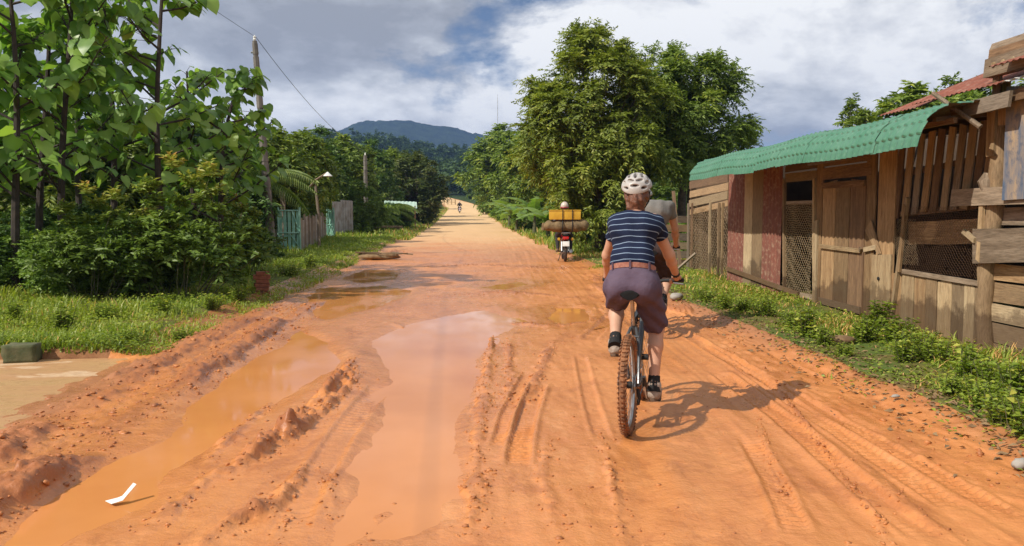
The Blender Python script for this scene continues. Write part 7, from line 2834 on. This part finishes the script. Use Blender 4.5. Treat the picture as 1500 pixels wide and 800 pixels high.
def make_moto_rider(name, shirt, trousers, skin, helm, helm2, vox=0.02):
    root = empty(name)
    pel = np.array([0, 0.40, 0.90]); up = np.array([0, 0.10, 0.995])
    chest = pel + up * 0.36; nb = pel + up * 0.55; hd = nb + np.array([0, 0.03, 0.14])
    body = [('e', pel, (0.16, 0.13, 0.12)), ('e', pel + up * 0.17, (0.15, 0.11, 0.13)), ('e', chest, (0.175, 0.12, 0.17)), ('c', nb - up * 0.06, hd - [0, 0, 0.05], 0.055, 0.05), ('e', hd, (0.075, 0.09, 0.11))]
    extra = []
    sh_p, tr_p = [body[1], body[2], ('c', nb - up * 0.1, nb - up * 0.03, 0.08, 0.07)], [body[0]]
    for s in (-1, 1):
        sh = nb + np.array([s * 0.18, 0, -0.07]); gr = np.array([s * 0.28, 0.90, 1.035]); el = np.array([s * 0.30, 0.58, 1.10]); wr_ = gr + [0, -0.06, 0.02]
        a = [('c', chest + [s * 0.08, 0, 0.08], sh, 0.085, 0.065), ('c', sh, el, 0.055, 0.045), ('c', el, wr_, 0.043, 0.03)]
        body += a + [('c', wr_, gr, 0.03, 0.03)]
        sh_p += a
        hip = pel + np.array([s * 0.10, 0.04, -0.03]); kn = np.array([s * 0.20, 0.83, 0.74]); ank = np.array([s * 0.19, 0.60, 0.37])
        lg_ = [('c', hip, kn, 0.09, 0.062), ('c', kn, ank, 0.06, 0.042)]
        body += lg_ + [('c', ank, ank + [0, 0.02, -0.05], 0.04, 0.035), ('c', ank + [0, -0.03, -0.06], ank + [0, 0.16, -0.065], 0.036, 0.03)]
        tr_p += lg_
        extra += fingers_around(gr, (1, 0, 0), (0, 1, 0), -s, 0)
    extra += [ell_piece(hd + [0, 0.1, -0.015], (0.014, 0.02, 0.02)), ell_piece(hd + [0.03, 0.08, 0.012], (0.013, 0.012, 0.008), 1), ell_piece(hd + [-0.03, 0.08, 0.012], (0.013, 0.012, 0.008), 1)]
    lo = np.array([-0.45, 0.15, 0.20]); hi = np.array([0.45, 1.05, 1.85])
    sdf_obj('body', lambda Q: field(Q, body, 0.03), lo, hi, vox, [MAT[skin], MAT['hair_black']], root, extra)
    sdf_obj('shirt', lambda Q: np.maximum(field(Q, sh_p, 0.03, 0.014), 0.93 - Q[:, 2]), lo, hi, vox, MAT[shirt], root)
    sdf_obj('trousers', lambda Q: np.maximum(field(Q, tr_p, 0.03, 0.012), Q[:, 2] - 1.0), lo, hi, vox, MAT[trousers], root)
    for s in (-1, 1):
        ank = np.array([s * 0.19, 0.60, 0.37])
        shp = [('c', ank + [0, -0.04, -0.06], ank + [0, 0.17, -0.07], 0.045, 0.038)]
        sdf_obj('shoe', lambda Q: field(Q, shp, 0.02), ank - 0.16, ank + 0.24, vox * 0.8, MAT['sole'], root)
    hm = sdf_obj('helmet', lambda Q: np.maximum(sd_ell(Q, hd + [0, -0.01, 0.03], (0.115, 0.135, 0.125)), np.maximum((hd[2] - 0.03) - Q[:, 2], -1)), hd - 0.18, hd + 0.2, vox * 0.7, MAT[helm], root)
    ring = [tuple(hd + [0.118 * math.cos(2 * math.pi * k / 20), -0.01 + 0.138 * math.sin(2 * math.pi * k / 20), -0.02]) for k in range(20)]
    MB().tube(ring, 0.022, 6, closed=True).build('helmet_band', MAT[helm2], hm)
    return root


moto = make_moto('motorbike', 'red_paint')
rider = make_moto_rider('person', 'jacket', 'trousers', 'skin_tan', 'cap_white', 'cap_red')
gm = ground(828, 384)
MROT = -R(4)
for o in (moto, rider):
    o.location = (gm.x, gm.y, 0.01)
    o.rotation_euler = (0, 0, MROT)
tag(moto, 'red motorbike carrying a yellow box and a sack bundle', 'motorbike', 'motorbikes')
tag(rider, 'motorbike rider in grey jacket and red-banded helmet behind the yellow box', 'person')


# load: sack bundle lying crosswise on the tail, yellow box tied on top
def on_moto(p):
    return Vector((gm.x, gm.y, 0.01)) + Matrix.Rotation(MROT, 3, 'Z') @ Vector(p)


sk = empty('sack_bundle', on_moto((0, -0.02, 0.86)), MROT, 'wide brown sack bundle lying across the red motorbike', 'sack')
sp_ = [('c', (-0.48, -0.02, 1.04), (0.52, -0.02, 1.06), 0.155, 0.165), ('e', (-0.2, -0.02, 1.02), (0.22, 0.19, 0.17)), ('e', (0.25, -0.02, 1.03), (0.26, 0.19, 0.175))]
sdf_obj('sack', lambda Q: field((Q), sp_, 0.06) + 0.008 * np.sin(Q[:, 0] * 26 + Q[:, 2] * 9), (-0.75, -0.3, 0.75), (0.8, 0.3, 1.35), 0.02, MAT['sack'], None)
so_ = bpy.context.scene.objects[-1] if False else [o for o in COL.objects if o.name.startswith('sack') and o.type == 'MESH'][-1]
so_.matrix_basis = Matrix.Translation((gm.x, gm.y, 0.01)) @ Matrix.Rotation(MROT, 4, 'Z')
setparent(so_, sk)
for x in (-0.09, 0.19):
    ring = [on_moto((x, -0.02 + 0.205 * math.cos(2 * math.pi * k / 16), 1.05 + 0.185 * math.sin(2 * math.pi * k / 16))) for k in range(16)]
    MB().tube(ring, 0.014, 5, closed=True).build('strap', MAT['black'], sk)
MB().tube([on_moto((-0.64, 0.0, 0.92)), on_moto((-0.62, -0.02, 1.12))], [0.07, 0.05], 8).build('sack_end', MAT['sack'], sk)
yb = empty('yellow_box', on_moto((-0.02, -0.02, 1.22)), MROT, 'yellow box strapped on top of the sack bundle', 'box')
MB().box(on_moto((-0.02, -0.02, 1.345)), (0.90, 0.34, 0.25), Matrix.Rotation(MROT, 3, 'Z'), 0.03).build('box_body', MAT['yellow'], yb)
MB().box(on_moto((-0.02, -0.02, 1.487)), (0.92, 0.36, 0.028), Matrix.Rotation(MROT, 3, 'Z'), 0.01).build('lid', MAT['yellow'], yb)
for x in (-0.09, 0.19):
    ring = [on_moto((x, y, z)) for y, z in ((-0.21, 1.22), (-0.21, 1.49), (0.17, 1.49), (0.17, 1.22))]
    MB().tube(ring, 0.013, 5).build('strap', MAT['black'], yb)

# far motorbike coming along the pale stretch, and its rider
gf = at_y(673, 314, 118)
fz = tz(gf.x, 118)
fm = copy_tree(moto); place(fm, (gf.x, 118, fz), math.pi + 0.05, 1.0, 'distant dark motorbike on the pale stretch of road')
for c in fm.children:
    if c.name.startswith('fairing'):
        c.data = c.data.copy(); c.data.materials[0] = MAT['dark_red']
fr_ = copy_tree(rider); place(fr_, (gf.x, 118, fz), math.pi + 0.05, 1.0, 'distant rider on the dark motorbike in dark clothes')
for c in fr_.children:
    if c.name.startswith('shirt'):
        c.data = c.data.copy(); c.data.materials[0] = MAT['trousers']
pm_ = copy_tree(moto)
gp = pos_at(612, 76)
place(pm_, gp, -1.9, 1.0, 'dark red motorbike parked beside the stall')
for c in pm_.children:
    if c.name.startswith('fairing'):
        c.data = c.data.copy(); c.data.materials[0] = MAT['dark_red']

# ================================================================== air
hz = MB().box((0, 1180, 118), (3800, 2500, 246)).build('haze', simple('tmp_haze', (1, 1, 1)), None, False)
hz['kind'] = 'stuff'
hz['label'] = 'thin bluish haze over the far hills'
hz['category'] = 'haze'
hm_ = bpy.data.materials.new('haze')
hm_.use_nodes = True
hm_.node_tree.nodes.clear()
ho = hm_.node_tree.nodes.new('ShaderNodeOutputMaterial')
hv = hm_.node_tree.nodes.new('ShaderNodeVolumePrincipled')
hv.inputs['Color'].default_value = (0.32, 0.52, 1.0, 1)
hv.inputs['Density'].default_value = 0.00028
hv.inputs['Anisotropy'].default_value = 0.2
hm_.node_tree.links.new(hv.outputs[0], ho.inputs['Volume'])
hz.data.materials.clear()
hz.data.materials.append(hm_)
